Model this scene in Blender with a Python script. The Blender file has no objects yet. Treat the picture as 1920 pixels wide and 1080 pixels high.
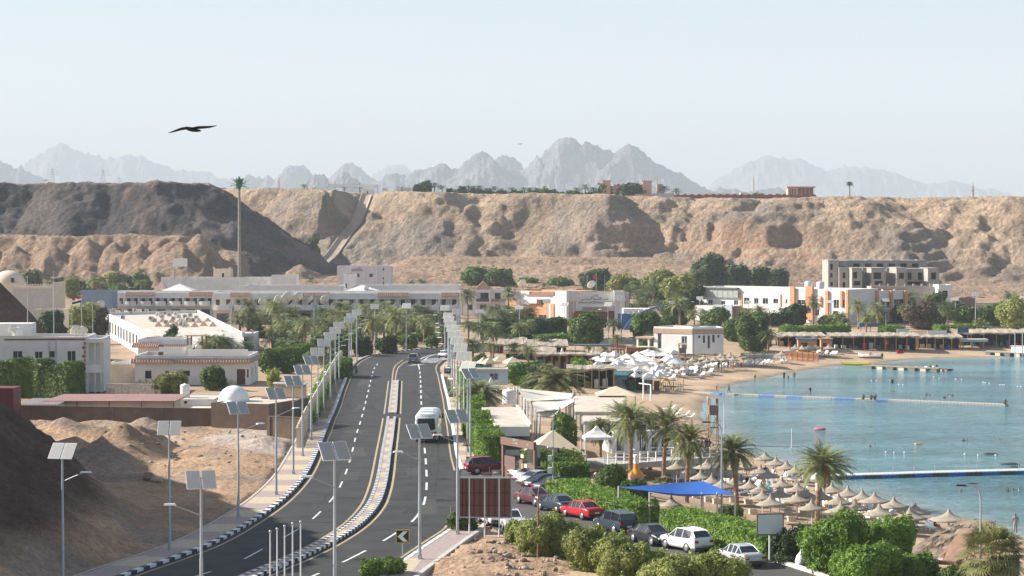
import bpy, math, random
import numpy as np
from mathutils import Vector, Matrix
R=math.radians; pi=math.pi
C=bpy.context.scene.collection
sc=bpy.context.scene
random.seed(7)
F=4200.0; CZ=26.5; PT=math.atan(100/4200.0); ROAD=3.5
cp,sp_=math.cos(PT),math.sin(PT)
def ray(px,py):
    u=(px-960)/F; v=(540-py)/F
    return (u, cp+v*sp_, -sp_+v*cp)
def P(px,py,z=ROAD):
    r=ray(px,py); t=(z-CZ)/r[2]
    return Vector((r[0]*t,r[1]*t,z))
def Q(px,py,d):
    r=ray(px,py); t=d/r[1]
    return Vector((r[0]*t,d,CZ+r[2]*t))
def XY(px,py,z=ROAD):
    p=P(px,py,z); return (p.x,p.y)
def wx(px,d): return (px-960)/F*d
def pxm(d): return F/d
# ---------- camera ----------
cam=bpy.data.cameras.new('camera'); co=bpy.data.objects.new('camera',cam); C.objects.link(co)
co.location=(0,0,CZ); co.rotation_euler=(pi/2-PT,0,0)
cam.sensor_width=36; cam.lens=36*F/1920; cam.clip_start=1; cam.clip_end=60000
sc.camera=co
# ---------- numpy noise ----------
def _h(i,j,s):
    n=(i*374761393+j*668265263+s*1442695041)&0xffffffff
    n=((n^(n>>13))*1274126177)&0xffffffff
    return ((n^(n>>16))&0xffff)/65535.0
def vn(x,y,s=0):
    x=np.asarray(x,float); y=np.asarray(y,float)
    i=np.floor(x).astype(np.int64); j=np.floor(y).astype(np.int64)
    a=x-i; b=y-j; a=a*a*a*(a*(a*6-15)+10); b=b*b*b*(b*(b*6-15)+10)
    return (_h(i,j,s)*(1-a)+_h(i+1,j,s)*a)*(1-b)+(_h(i,j+1,s)*(1-a)+_h(i+1,j+1,s)*a)*b
def fbm(x,y,o=5,s=0,g=.5):
    r=0;a=1;t=0
    for k in range(o):
        r=r+a*vn(x*2**k+k*17.3,y*2**k+k*9.1,s+k); t+=a; a*=g
    return r/t
def ridg(x,y,o=5,s=0,g=.5):
    r=0;a=1;t=0
    for k in range(o):
        r=r+a*(1-abs(2*vn(x*2**k+k*13.7,y*2**k+k*5.9,s+k)-1)); t+=a; a*=g
    return r/t
def sstep(a,b,x):
    t=np.clip((x-a)/(b-a),0,1); return t*t*(3-2*t)
# ---------- polylines ----------
def polyd(px,py,poly):
    """signed distance to closed polygon (negative inside), numpy arrays"""
    d=np.full(px.shape,1e18); ins=np.zeros(px.shape,bool)
    n=len(poly)
    for k in range(n):
        ax,ay=poly[k]; bx,by=poly[(k+1)%n]
        ex,ey=bx-ax,by-ay; L=ex*ex+ey*ey+1e-9
        t=np.clip(((px-ax)*ex+(py-ay)*ey)/L,0,1)
        d=np.minimum(d,(px-ax-t*ex)**2+(py-ay-t*ey)**2)
        c=((ay>py)!=(by>py))
        with np.errstate(divide='ignore',invalid='ignore'):
            xi=ax+(py-ay)*ex/(ey if ey else 1e-9)
        ins^=(c&(px<xi))
    d=np.sqrt(d); return np.where(ins,-d,d)
def spline(pts,step=1.0):
    """catmull-rom resample of 2d points"""
    pts=[Vector((p[0],p[1])) for p in pts]
    q=[2*pts[0]-pts[1]]+pts+[2*pts[-1]-pts[-2]]
    dense=[]
    for i in range(1,len(q)-2):
        for k in range(16):
            t=k/16
            a,b,c,d=q[i-1],q[i],q[i+1],q[i+2]
            dense.append(.5*((2*b)+(c-a)*t+(2*a-5*b+4*c-d)*t*t+(3*b-a-3*c+d)*t**3))
    dense.append(pts[-1])
    return resample(dense,step)
def resample(dense,step):
    out=[dense[0].copy()]; acc=0
    for i in range(1,len(dense)):
        a,b=dense[i-1],dense[i]; L=(b-a).length
        if L<1e-9: continue
        while acc+L>=step:
            t=(step-acc)/L; a=a.lerp(b,t); out.append(a.copy()); L=(b-a).length; acc=0
            if L<1e-9: break
        acc+=L
    return out
def offs(line,d):
    """offset 2d polyline; +d = to the right of travel"""
    o=[]
    for i,p in enumerate(line):
        a=line[max(i-1,0)]; b=line[min(i+1,len(line)-1)]
        t=(b-a).normalized(); o.append(Vector((p.x+t.y*d,p.y-t.x*d)))
    return o
# ---------- mesh builder ----------
class M:
    def __init__(s): s.v=[]; s.f=[]; s.m=[]; s.s=[]; s.T=Matrix()
    def add(s,vs,fs,mi=0,sm=False):
        o=len(s.v); T=s.T
        for v in vs: s.v.append(tuple(T@Vector(v)))
        for f in fs: s.f.append(tuple(i+o for i in f)); s.m.append(mi); s.s.append(sm)
        return s
    def box(s,c,d,rz=0,mi=0,tap=1.0,sh=(0,0)):
        x,y,z=d[0]/2,d[1]/2,d[2]/2; cc,ss=math.cos(rz),math.sin(rz); vs=[]
        for k,(a,b,e) in enumerate([(-1,-1,-1),(1,-1,-1),(1,1,-1),(-1,1,-1),(-1,-1,1),(1,-1,1),(1,1,1),(-1,1,1)]):
            t=tap if e>0 else 1; X=a*x*t+(sh[0] if e>0 else 0); Y=b*y*t+(sh[1] if e>0 else 0)
            vs.append((c[0]+X*cc-Y*ss,c[1]+X*ss+Y*cc,c[2]+e*z))
        return s.add(vs,[(3,2,1,0),(4,5,6,7),(0,1,5,4),(1,2,6,5),(2,3,7,6),(3,0,4,7)],mi)
    def bx(s,x0,x1,y0,y1,z0,z1,mi=0): return s.box(((x0+x1)/2,(y0+y1)/2,(z0+z1)/2),(x1-x0,y1-y0,z1-z0),0,mi)
    def tube(s,pts,rs,n=8,mi=0,cap=True,sm=True):
        pts=[Vector(p) for p in pts]
        if not hasattr(rs,'__len__'): rs=[rs]*len(pts)
        vs=[];fs=[]; pr=None
        for i,p in enumerate(pts):
            t=(pts[min(i+1,len(pts)-1)]-pts[max(i-1,0)]).normalized()
            u=pr if pr is not None else (Vector((1,0,0)) if abs(t.x)<.9 else Vector((0,1,0)))
            u=(u-t*u.dot(t)).normalized(); pr=u; w=t.cross(u)
            for k in range(n):
                a=2*pi*k/n; vs.append(p+rs[i]*(u*math.cos(a)+w*math.sin(a)))
        for i in range(len(pts)-1):
            for k in range(n): fs.append((i*n+k,i*n+(k+1)%n,(i+1)*n+(k+1)%n,(i+1)*n+k))
        s.add(vs,fs,mi,sm)
        if cap:
            s.add(vs[:n],[tuple(range(n))[::-1]],mi); s.add(vs[-n:],[tuple(range(n))],mi)
        return s
    def lathe(s,prof,n=16,c=(0,0,0),mi=0,sm=True,sx=1,sy=1,ph=0,jit=0):
        vs=[];fs=[];L=len(prof)
        for k in range(n):
            a=2*pi*k/n+ph
            for (r,z) in prof:
                q=r*(1+random.uniform(-jit,jit)); vs.append((c[0]+q*math.cos(a)*sx,c[1]+q*math.sin(a)*sy,c[2]+z))
        for k in range(n):
            for i in range(L-1): fs.append((k*L+i,((k+1)%n)*L+i,((k+1)%n)*L+i+1,k*L+i+1))
        return s.add(vs,fs,mi,sm)
    def prism(s,poly,z0,z1,mi=0,mt=None):
        n=len(poly); A=sum(poly[i][0]*poly[(i+1)%n][1]-poly[(i+1)%n][0]*poly[i][1] for i in range(n))
        if A<0: poly=poly[::-1]
        vs=[(p[0],p[1],z0) for p in poly]+[(p[0],p[1],z1) for p in poly]
        s.add(vs,[(i,(i+1)%n,n+(i+1)%n,n+i) for i in range(n)],mi)
        return s.add(vs,[tuple(range(n,2*n)),tuple(range(n))[::-1]],mi if mt is None else mt)
    def strip(s,a,b,z,mi=0):
        """flat ribbon between two 2d polylines"""
        n=len(a); vs=[(p.x,p.y,z) for p in a]+[(p.x,p.y,z) for p in b]
        return s.add(vs,[(i,i+1,n+i+1,n+i) for i in range(n-1)],mi)
    def obj(s,name,mats,parent=None,loc=None):
        me=bpy.data.meshes.new(name); me.from_pydata(s.v,[],s.f)
        if not isinstance(mats,(list,tuple)): mats=[mats]
        for m in mats: me.materials.append(m)
        if s.f:
            me.polygons.foreach_set('material_index',s.m); me.polygons.foreach_set('use_smooth',s.s)
        me.update()
        o=bpy.data.objects.new(name,me); C.objects.link(o)
        if parent: o.parent=parent
        if loc is not None: o.location=loc
        return o
ORD=['first','second','third','fourth','fifth','sixth','seventh','eighth','ninth','tenth','eleventh','twelfth','thirteenth','fourteenth','fifteenth','sixteenth','seventeenth','eighteenth','nineteenth','twentieth']
def ordn(i):
    if i<20: return ORD[i]
    t=(i+1)//10; u=(i+1)%10
    T=['','','twenty','thirty','forty','fifty','sixty','seventy','eighty','ninety']
    if u==0: return T[t][:-1]+'ieth'
    return T[t]+'-'+ORD[u-1]
def tag(o,label=None,cat=None,group=None,kind=None):
    if label: o['label']=label
    if cat: o['category']=cat
    if group: o['group']=group
    if kind: o['kind']=kind
    return o
def empty(name,loc,rz=0,label=None,cat=None,group=None):
    o=bpy.data.objects.new(name,None); C.objects.link(o); o.location=loc; o.rotation_euler=(0,0,rz); o.empty_display_size=.5
    return tag(o,label,cat,group)
def struct(o,label=None,cat='ground'):
    o['kind']='structure'
    if label: o['label']=label; o['category']=cat
    return o
def clone(root,loc,rz=None,label=None,group=None,scale=None):
    """copy of a thing with copies of its parts and sub-parts"""
    r=root.copy(); C.objects.link(r); r.location=loc
    if rz is not None: r.rotation_euler=(0,0,rz)
    if scale is not None: r.scale=(scale,)*3 if not hasattr(scale,'__len__') else scale
    if label: r['label']=label
    if group: r['group']=group
    for ch in KIDS.get(root.name,[]) or list(root.children):
        c=ch.copy(); C.objects.link(c); c.parent=r
        for g in list(ch.children):
            d=g.copy(); C.objects.link(d); d.parent=c
    return r
KIDS={}
class Proto:
    """first placement uses the prototype itself, later ones clones"""
    ALL=[]
    def __init__(s,o): s.o=o; s.used=False; Proto.ALL.append(s)
    def put(s,loc,rz=0,label=None,group=None,scale=None):
        if not s.used:
            s.used=True; o=s.o; o.location=loc; o.rotation_euler=(0,0,rz)
            if scale is not None: o.scale=(scale,)*3 if not hasattr(scale,'__len__') else scale
            if label: o['label']=label
            if group: o['group']=group
            return o
        return clone(s.o,loc,rz,label,group,scale)
# ---------- materials ----------
MATS={}
def mat(name,col,rough=.8,var=.12,scale=.8,bump=0,bscale=None,metal=0,col2=None,det=4,spec=.3,objc=True,stretch=None):
    if name in MATS: return MATS[name]
    m=bpy.data.materials.new(name); m.use_nodes=True; nt=m.node_tree; N=nt.nodes; L=nt.links
    b=N['Principled BSDF']; b.inputs['Roughness'].default_value=rough; b.inputs['Metallic'].default_value=metal
    b.inputs['Specular IOR Level'].default_value=spec
    c=Vector(col); 
    if var>0 or col2 is not None or bump>0:
        if objc:
            tc=N.new('ShaderNodeTexCoord'); src=tc.outputs['Object']
        else:
            g=N.new('ShaderNodeNewGeometry'); src=g.outputs['Position']
        if stretch:
            mp=N.new('ShaderNodeMapping'); mp.inputs['Scale'].default_value=stretch; L.new(src,mp.inputs[0]); src=mp.outputs[0]
        n=N.new('ShaderNodeTexNoise'); n.inputs['Scale'].default_value=scale; n.inputs['Detail'].default_value=det; n.inputs['Roughness'].default_value=.6
        L.new(src,n.inputs['Vector'])
        r=N.new('ShaderNodeValToRGB'); L.new(n.outputs['Fac'],r.inputs[0])
        e=r.color_ramp.elements; e[0].position=.3; e[1].position=.7
        if col2 is None: lo=c*(1-var*1.6); hi=c*(1+var)
        else: lo=c; hi=Vector(col2)
        e[0].color=(*[max(0,min(1,x)) for x in lo],1); e[1].color=(*[max(0,min(1,x)) for x in hi],1)
        L.new(r.outputs[0],b.inputs['Base Color'])
        if bump>0:
            n2=N.new('ShaderNodeTexNoise'); n2.inputs['Scale'].default_value=bscale or scale*6; n2.inputs['Detail'].default_value=5
            L.new(src,n2.inputs['Vector'])
            bp=N.new('ShaderNodeBump'); bp.inputs['Strength'].default_value=min(1,bump); bp.inputs['Distance'].default_value=max(.05,bump*.3)
            L.new(n2.outputs['Fac'],bp.inputs['Height']); L.new(bp.outputs[0],b.inputs['Normal'])
    else: b.inputs['Base Color'].default_value=(*c,1)
    MATS[name]=m; return m
def leafmat(name,c1,c2,trans=.25,scale=1.2):
    if name in MATS: return MATS[name]
    m=mat(name,c1,.6,.1,scale,0,col2=c2,spec=.25,det=3)
    nt=m.node_tree; N=nt.nodes; L=nt.links; b=N['Principled BSDF']
    tr=N.new('ShaderNodeBsdfTranslucent'); mx=N.new('ShaderNodeMixShader'); mx.inputs[0].default_value=trans
    r=[n for n in N if n.type=='VALTORGB'][0]
    L.new(r.outputs[0],tr.inputs[0]); L.new(b.outputs[0],mx.inputs[1]); L.new(tr.outputs[0],mx.inputs[2])
    L.new(mx.outputs[0],N['Material Output'].inputs[0])
    # per-object tint
    oi=N.new('ShaderNodeObjectInfo'); hs=N.new('ShaderNodeHueSaturation'); mr=N.new('ShaderNodeMapRange')
    mr.inputs[3].default_value=.8; mr.inputs[4].default_value=1.25
    L.new(oi.outputs['Random'],mr.inputs[0]); L.new(mr.outputs[0],hs.inputs['Value']); L.new(r.outputs[0],hs.inputs['Color'])
    L.new(hs.outputs[0],b.inputs['Base Color']); L.new(hs.outputs[0],tr.inputs[0])
    return m
WHITE=mat('white_render',(.67,.655,.63),.85,.07,.5,.1,6)
WHITE2=mat('white_paint',(.78,.78,.77),.6,.04,.8)
CREAM=mat('cream_render',(.66,.56,.44),.9,.08,.5)
BGLASS=mat('dark_glass',(.03,.045,.06),.12,.3,.4,spec=.6)
GLASS2=mat('window_glass',(.09,.12,.14),.15,.4,.5,spec=.6)
FRAMEM=mat('window_frame_paint',(.62,.6,.56),.6,.05)
BROWNF=mat('brown_frame',(.12,.07,.05),.6,.1)
TILE=mat('roof_tile',(.47,.3,.23),.85,.15,1.5)
GALV=mat('galvanised_steel',(.42,.44,.45),.45,.1,.7,metal=.3)
DARKM=mat('dark_metal',(.05,.05,.055),.5,.1)
BLACK=mat('black_rubber',(.015,.015,.017),.8,0)
WOOD=mat('brown_wood',(.2,.1,.055),.8,.25,1.2)
WOODL=mat('pale_wood',(.36,.25,.16),.85,.2,1.2)
CONC=mat('concrete',(.42,.39,.35),.9,.1,.5,.15,5)
TRUNK=mat('palm_trunk_bark',(.2,.12,.07),.95,.3,3,.6,12,col2=(.34,.22,.14))
# ---------- light ----------
w=bpy.data.worlds.new('World'); sc.world=w; w.use_nodes=True; nt=w.node_tree
SUNV=Vector((-15,3.3,9.1)).normalized()   # towards the sun
el=math.asin(SUNV.z); az=math.atan2(SUNV.x,SUNV.y)
sk=nt.nodes.new('ShaderNodeTexSky'); sk.sky_type='NISHITA'; sk.sun_disc=False; sk.sun_elevation=el; sk.sun_rotation=az
sk.air_density=1.0; sk.dust_density=1.2; sk.ozone_density=1.6
bg=nt.nodes['Background']; bg.inputs[1].default_value=.062; nt.links.new(sk.outputs[0],bg.inputs[0])
ld=bpy.data.lights.new('sun','SUN'); ld.energy=5.0; ld.angle=R(.5); ld.color=(1,.945,.86)
lo=bpy.data.objects.new('sun',ld); C.objects.link(lo); lo.rotation_euler=SUNV.to_track_quat('Z','Y').to_euler()
sc.view_settings.view_transform='Standard'; sc.view_settings.look='None'; sc.view_settings.gamma=1; sc.view_settings.exposure=1.3
# haze
hz=M(); hz.bx(-19000,19000,-3000,19000,-4,1250); ho=hz.obj('haze',[]); tag(ho,'pale desert haze filling the air over bay and mountains','haze',kind='stuff')
hm=bpy.data.materials.new('haze_air'); hm.use_nodes=True; hn=hm.node_tree; hn.nodes.remove(hn.nodes['Principled BSDF'])
pv=hn.nodes.new('ShaderNodeVolumePrincipled'); pv.inputs['Color'].default_value=(.84,.925,1,1); pv.inputs['Density'].default_value=.000112; pv.inputs['Anisotropy'].default_value=0
hn.links.new(pv.outputs[0],hn.nodes['Material Output'].inputs['Volume']); ho.data.materials.append(hm)
# ================= TERRAIN =================
def XYL(L,z=ROAD): return [XY(a,b,z) for a,b in L]
SHORE=[(2300,672),(2050,668),(1920,667.5),(1890,669),(1765,671),(1690,675),(1655,680),(1575,685),(1515,692),(1440,707),(1385,718),(1345,730),(1322,745),(1312,765),(1313,782),(1325,800),(1345,822),(1375,842),(1420,856),(1480,880),(1545,907),(1600,922),(1650,940),(1720,962),(1800,984),(1860,997),(1920,1010),(2050,1040),(2300,1100)]
shore=spline(XYL(SHORE,0),3)
seapoly=[(p.x,p.y) for p in shore]+[(200,60),(900,60),(900,shore[0].y)]
seapoly=[(p.x,p.y) for p in shore]+[(shore[-1].x,40),(900,40),(900,shore[0].y)]
def lattice(x0,x1,y0,y1,st):
    xs=np.arange(x0,x1+st*.5,st); ys=np.arange(y0,y1+st*.5,st); return np.meshgrid(xs,ys)
def gridobj(name,X,Y,Z,m,cols=None,attr='zone',smooth=True):
    ny,nx=X.shape
    co_=np.stack([X,Y,Z],-1).reshape(-1,3)
    idx=np.arange(nx*ny).reshape(ny,nx)
    f=np.stack([idx[:-1,:-1],idx[:-1,1:],idx[1:,1:],idx[1:,:-1]],-1).reshape(-1,4)
    me=bpy.data.meshes.new(name); me.vertices.add(len(co_)); me.vertices.foreach_set('co',co_.ravel())
    me.loops.add(f.size); me.loops.foreach_set('vertex_index',f.ravel().astype(np.int32))
    me.polygons.add(len(f)); me.polygons.foreach_set('loop_start',np.arange(0,f.size,4,dtype=np.int32))
    me.update(calc_edges=True); me.polygons.foreach_set('use_smooth',np.full(len(f),smooth))
    me.materials.append(m)
    if cols is not None:
        a=me.color_attributes.new(attr,'FLOAT_COLOR','POINT')
        c=np.concatenate([cols.reshape(-1,3),np.ones((len(co_),1))],1); a.data.foreach_set('color',c.ravel())
    o=bpy.data.objects.new(name,me); C.objects.link(o); return o
def terrmat(name,attr=True,base=(.38,.27,.18),nscale=.35,rock=.5,bump=.8,bdist=.6,speck=1.2):
    m=bpy.data.materials.new(name); m.use_nodes=True; nt=m.node_tree; N=nt.nodes; L=nt.links; b=N['Principled BSDF']
    b.inputs['Roughness'].default_value=.95; b.inputs['Specular IOR Level'].default_value=.1
    g=N.new('ShaderNodeNewGeometry'); src=g.outputs['Position']
    if attr: a=N.new('ShaderNodeAttribute'); a.attribute_name='zone'; col=a.outputs['Color']
    else: rgb=N.new('ShaderNodeRGB'); rgb.outputs[0].default_value=(*base,1); col=rgb.outputs[0]
    def nz(s,d=6,r=.65):
        n=N.new('ShaderNodeTexNoise'); n.inputs['Scale'].default_value=s; n.inputs['Detail'].default_value=d; n.inputs['Roughness'].default_value=r; L.new(src,n.inputs['Vector']); return n.outputs['Fac']
    def mul(c,fac,lo,hi,p0=.35,p1=.65):
        mr=N.new('ShaderNodeMapRange'); mr.inputs[1].default_value=p0; mr.inputs[2].default_value=p1; mr.inputs[3].default_value=lo; mr.inputs[4].default_value=hi; L.new(fac,mr.inputs[0])
        mx=N.new('ShaderNodeVectorMath'); mx.operation='SCALE'; L.new(c,mx.inputs[0]); L.new(mr.outputs[0],mx.inputs['Scale']); return mx.outputs[0]
    c=mul(col,nz(nscale),.78,1.2); c=mul(c,nz(speck,4,.7),1-rock*.55,1+rock*.4)
    v2=N.new('ShaderNodeTexVoronoi'); v2.inputs['Scale'].default_value=speck*2.6; v2.inputs['Randomness'].default_value=1; L.new(src,v2.inputs['Vector']); c=mul(c,v2.outputs['Distance'],1-rock*.75,1.06,.08,.42)
    L.new(c,b.inputs['Base Color'])
    v=N.new('ShaderNodeTexVoronoi'); v.inputs['Scale'].default_value=speck*.9; L.new(src,v.inputs['Vector'])
    ad=N.new('ShaderNodeMath'); ad.operation='MULTIPLY_ADD'; L.new(nz(speck*.6,8,.7),ad.inputs[0]); ad.inputs[1].default_value=2.0; L.new(v.outputs['Distance'],ad.inputs[2]); a2=N.new('ShaderNodeMath'); a2.operation='MULTIPLY_ADD'; L.new(nz(speck*4.5,4,.7),a2.inputs[0]); a2.inputs[1].default_value=.9; L.new(ad.outputs[0],a2.inputs[2]); ad=a2
    bp=N.new('ShaderNodeBump'); bp.inputs['Strength'].default_value=bump; bp.inputs['Distance'].default_value=bdist; L.new(ad.outputs[0],bp.inputs['Height']); L.new(bp.outputs[0],b.inputs['Normal'])
    return m
ROCK=terrmat('cliff_rock',nscale=.05,rock=.36,bump=.9,bdist=1.6,speck=.55)
DIRT=terrmat('desert_dirt',nscale=.15,rock=.42,bump=.9,bdist=.3,speck=1.8)
SAND=terrmat('beach_and_soil',nscale=.08,rock=.18,bump=.4,bdist=.12,speck=1.5)
MTN=terrmat('mountain_rock',attr=False,base=(.2,.19,.2),nscale=.002,rock=.4,bump=1,bdist=30,speck=.012)
# ---- ground function (numpy) ----
def Gz(X,Y):
    X=np.asarray(X,float); Y=np.asarray(Y,float)
    d=polyd(X,Y,seapoly)          # >0 land
    z=np.where(d>0,np.minimum(3.38,.08+d*.075),np.maximum(-2.5,d*.08))
    # east-bay beach (far side) is wider and flatter
    z=np.where((d>0)&(Y<330)&(X>8),np.minimum(3.35,.08+.06*np.minimum(d,22)+1.95*sstep(20,31,d)),z)
    z=z+sstep(640,960,Y)*7.0*(d>20)*(1-.75*sstep(60,130,X))
    return z
def G1(x,y): return float(Gz(np.array([x]),np.array([y]))[0])
def GP(px,py):
    r=ray(px,py); d0=P(px,py,3.6 if py>575 else 12).y-2; d1=min(P(px,py,-.5).y+2,1000) if r[2]<-.012 else 1000
    ds=np.linspace(d0,d1,140); xs=r[0]/r[1]*ds; zr=CZ+r[2]/r[1]*ds; g=np.maximum(Gz(xs,ds),-.3); k=np.where(zr<=g)[0]
    k=int(k[0]) if len(k) else 139
    if k>0:
        a=zr[k-1]-g[k-1]; b=zr[k]-g[k]; t=a/(a-b+1e-9); d=ds[k-1]+(ds[k]-ds[k-1])*min(max(t,0),1)
    else: d=ds[0]
    return Vector((r[0]/r[1]*d,d,G1(r[0]/r[1]*d,d)))
X,Y=lattice(-150,150,60,700,2.0)
Z=Gz(X,Y)
Z+= (fbm(X*.12,Y*.12,4,3)-.5)*.16*(polyd(X,Y,seapoly)>2)
Z=np.where((X<-12)&(Y<275),Z-1.5*sstep(-12,-16,X),Z)
dsea=polyd(X,Y,seapoly)
tan=np.array([.42,.305,.205]); wet=np.array([.22,.17,.12]); soil=np.array([.33,.24,.17]); bed=np.array([.13,.25,.26])
w1=sstep(1.5,.2,dsea)[...,None]; w2=sstep(55,90,dsea)[...,None]; w3=sstep(0,-2,dsea)[...,None]
cols=tan*(1-w2)+soil*w2; cols=cols*(1-w1)+wet*w1; cols=cols*(1-w3)+bed*w3
struct(gridobj('ground',X,Y,Z,SAND,cols))
# outer low-res ground left, right and behind, set slightly below
for nm,(x0,x1,y0,y1) in {'ground_outer':(-1500,-150,60,760),'seabed':(150,1500,60,700)}.items():
    X,Y=lattice(x0,x1,y0,y1,30.0); Z=Gz(X,Y)-.0
    struct(gridobj(nm,X,Y,Z,SAND,np.broadcast_to(soil,X.shape+(3,))))
X,Y=lattice(-400,400,-150,60,10.0); struct(gridobj('ground_near',X,Y,Gz(X,Y)*0-1.0+0*X,SAND,np.broadcast_to(soil,X.shape+(3,))))
# ---- sea ----
def seamat():
    m=bpy.data.materials.new('sea_water'); m.use_nodes=True; nt=m.node_tree; N=nt.nodes; L=nt.links; b=N['Principled BSDF']
    b.inputs['Roughness'].default_value=.12; b.inputs['IOR'].default_value=1.33; b.inputs['Specular IOR Level'].default_value=.5
    g=N.new('ShaderNodeNewGeometry'); src=g.outputs['Position']
    a=N.new('ShaderNodeAttribute'); a.attribute_name='zone'
    n=N.new('ShaderNodeTexNoise'); n.inputs['Scale'].default_value=.06; n.inputs['Detail'].default_value=9; n.inputs['Roughness'].default_value=.68; 
    mp=N.new('ShaderNodeMapping'); mp.inputs['Scale'].default_value=(.4,1,1); L.new(src,mp.inputs[0]); L.new(mp.outputs[0],n.inputs['Vector'])
    mr=N.new('ShaderNodeMapRange'); mr.inputs[1].default_value=.35; mr.inputs[2].default_value=.65; mr.inputs[3].default_value=.68; mr.inputs[4].default_value=1.25; L.new(n.outputs['Fac'],mr.inputs[0])
    sc_=N.new('ShaderNodeVectorMath'); sc_.operation='SCALE'; L.new(a.outputs['Color'],sc_.inputs[0]); L.new(mr.outputs[0],sc_.inputs['Scale']); L.new(sc_.outputs[0],b.inputs['Base Color'])  # light and dark of ripples and wind streaks painted into the water colour
    n1=N.new('ShaderNodeTexNoise'); n1.inputs['Scale'].default_value=.45; n1.inputs['Detail'].default_value=8; n1.inputs['Roughness'].default_value=.6
    mp2=N.new('ShaderNodeMapping'); mp2.inputs['Scale'].default_value=(.45,1,1); mp2.inputs['Rotation'].default_value=(0,0,.3); L.new(src,mp2.inputs[0]); L.new(mp2.outputs[0],n1.inputs['Vector'])
    bp=N.new('ShaderNodeBump'); bp.inputs['Strength'].default_value=1; bp.inputs['Distance'].default_value=1.6; L.new(n1.outputs['Fac'],bp.inputs['Height']); L.new(bp.outputs[0],b.inputs['Normal'])
    return m
X,Y=lattice(0,300,60,560,3.0); ds=-polyd(X,Y,seapoly)
sh=np.array([.26,.33,.32]); mid=np.array([.125,.265,.3]); deep=np.array([.1,.22,.265])
w1=sstep(0,9,ds)[...,None]; w2=sstep(18,60,ds)[...,None]
cols=sh*(1-w1)+mid*w1; cols=cols*(1-w2)+deep*w2; cols=cols*(1-.22*sstep(.54,.68,fbm(X*.035,Y*.06,5,95))*sstep(6,20,ds)+.1*sstep(.5,.38,fbm(X*.03+4,Y*.05,4,97)))[...,None]
struct(gridobj('sea',X,Y,X*0,seamat(),cols),'calm turquoise bay water','sea')
# ---- cliffs ----
def cw(L): return [(wx(a,d),d) for a,d in L]
MESA=cw([(-900,1150),(200,1165),(420,1150),(540,1125),(585,1105),(600,1150),(625,1120),(652,1140),(668,1215),(690,1215),(700,1110),(735,1085),(800,1075),(830,1062),(900,1080),(960,1062),(1060,1060),(1130,1035),(1180,1060),(1240,1040),(1290,1062),(1350,1035),(1420,1045),(1480,1010),(1560,1010),(1640,1005),(1700,1035),(1760,1020),(1820,1022),(1870,1005),(1950,1000),(2300,960),(3200,950),(3200,1900),(-900,1900)])
SPUR=cw([(-1500,880),(-300,885),(0,892),(60,900),(130,888),(200,894),(300,886),(360,888),(388,900),(392,960),(360,1150),(0,1200),(-900,1250),(-1500,1250)])
SHELF=cw([(-1500,850),(-200,848),(100,844),(200,848),(330,846),(380,852),(400,905),(380,960),(-1500,960)])
X,Y=lattice(-320,330,790,1235,1.0)
def cliffz(X,Y):
    wx_=X+(fbm(X*.03,Y*.03,4,11)-.5)*22; wy_=Y+(fbm(X*.03,Y*.03,4,12)-.5)*22
    dm=polyd(wx_,wy_,MESA); dsn=polyd(X+(fbm(X*.05,Y*.05,3,15)-.5)*9,Y+(fbm(X*.05,Y*.05,3,16)-.5)*9,SPUR)
    # downhill ribs, leaning
    s=X+.55*dm
    ribs=ridg(s*.03,dm*.006+3,4,21)**1.6*8+ridg(s*.09,dm*.02,4,25)**1.5*2.4
    dm2=dm+ribs*sstep(0,10,dm)-6*sstep(0,10,dm)
    slope=.66-.12*sstep(40,130,X)
    top=np.interp(X,[-125,-81,-29,60,130,225],[50,48.4,46.5,44.6,43,43.4])+(fbm(X*.02,Y*.02,3,31)-.5)*1.6
    g=10.0
    hm=top-np.maximum(0,dm2)*slope
    # cut cliffs in the middle: steep lower band (reddish strata)
    cut=sstep(20,60,X)*sstep(175,120,X)*sstep(.42,.6,fbm(X*.02+5,Y*.01,3,41))
    hm=np.where(dm2>22,hm-cut*7*sstep(22,27,dm2),hm)
    cut2=sstep(.55,.72,ridg(X*.018+2,Y*.012,3,44))*sstep(2,6,dm2)
    hm=hm-cut2*2
    tm=sstep(.5,.62,fbm(X*.022+3,Y*.03,4,47))*sstep(-110,-60,X); st=4.5; fr=hm/st+fbm(X*.04,Y*.04,3,48)*1.5; fl=np.floor(fr); tt=fl+sstep(.0,.3,fr-fl); hm=hm+(tt-fr+.35)*st*tm*sstep(2,6,dm2)*.6
    hs=47.0-np.maximum(0,dsn+(ridg(X*.06,Y*.03,4,51)-.6)*7*sstep(0,8,dsn))*.66
    gr=G0(X,Y)
    h=np.maximum(hm,hs)
    return h,gr,dm2,dsn,hs>hm,cut
def G0(X,Y):
    g=3.42+sstep(640,960,Y)*8.5*(1-.72*sstep(60,130,X))
    # heaps at the toe, left
    m=sstep(-70,-110,X)*sstep(830,850,Y)*sstep(905,870,Y)
    # benches in the middle
    b=sstep(880,905,Y)*2.2+sstep(930,940,Y)*2.0
    g=g+b*sstep(-60,-40,X)*sstep(160,120,X)
    sd=polyd(X+(fbm(X*.03,Y*.03,3,62)-.5)*14,Y+(fbm(X*.03,Y*.03,3,63)-.5)*14,SHELF)
    g=np.maximum(g,26+(fbm(X*.04,Y*.04,3,64)-.5)*4-np.maximum(0,sd+(ridg(X*.05,Y*.01,4,65)-.62)*16)*.66)
    return g
h,gr,dm,dsn,isp,cut=cliffz(X,Y)
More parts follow.
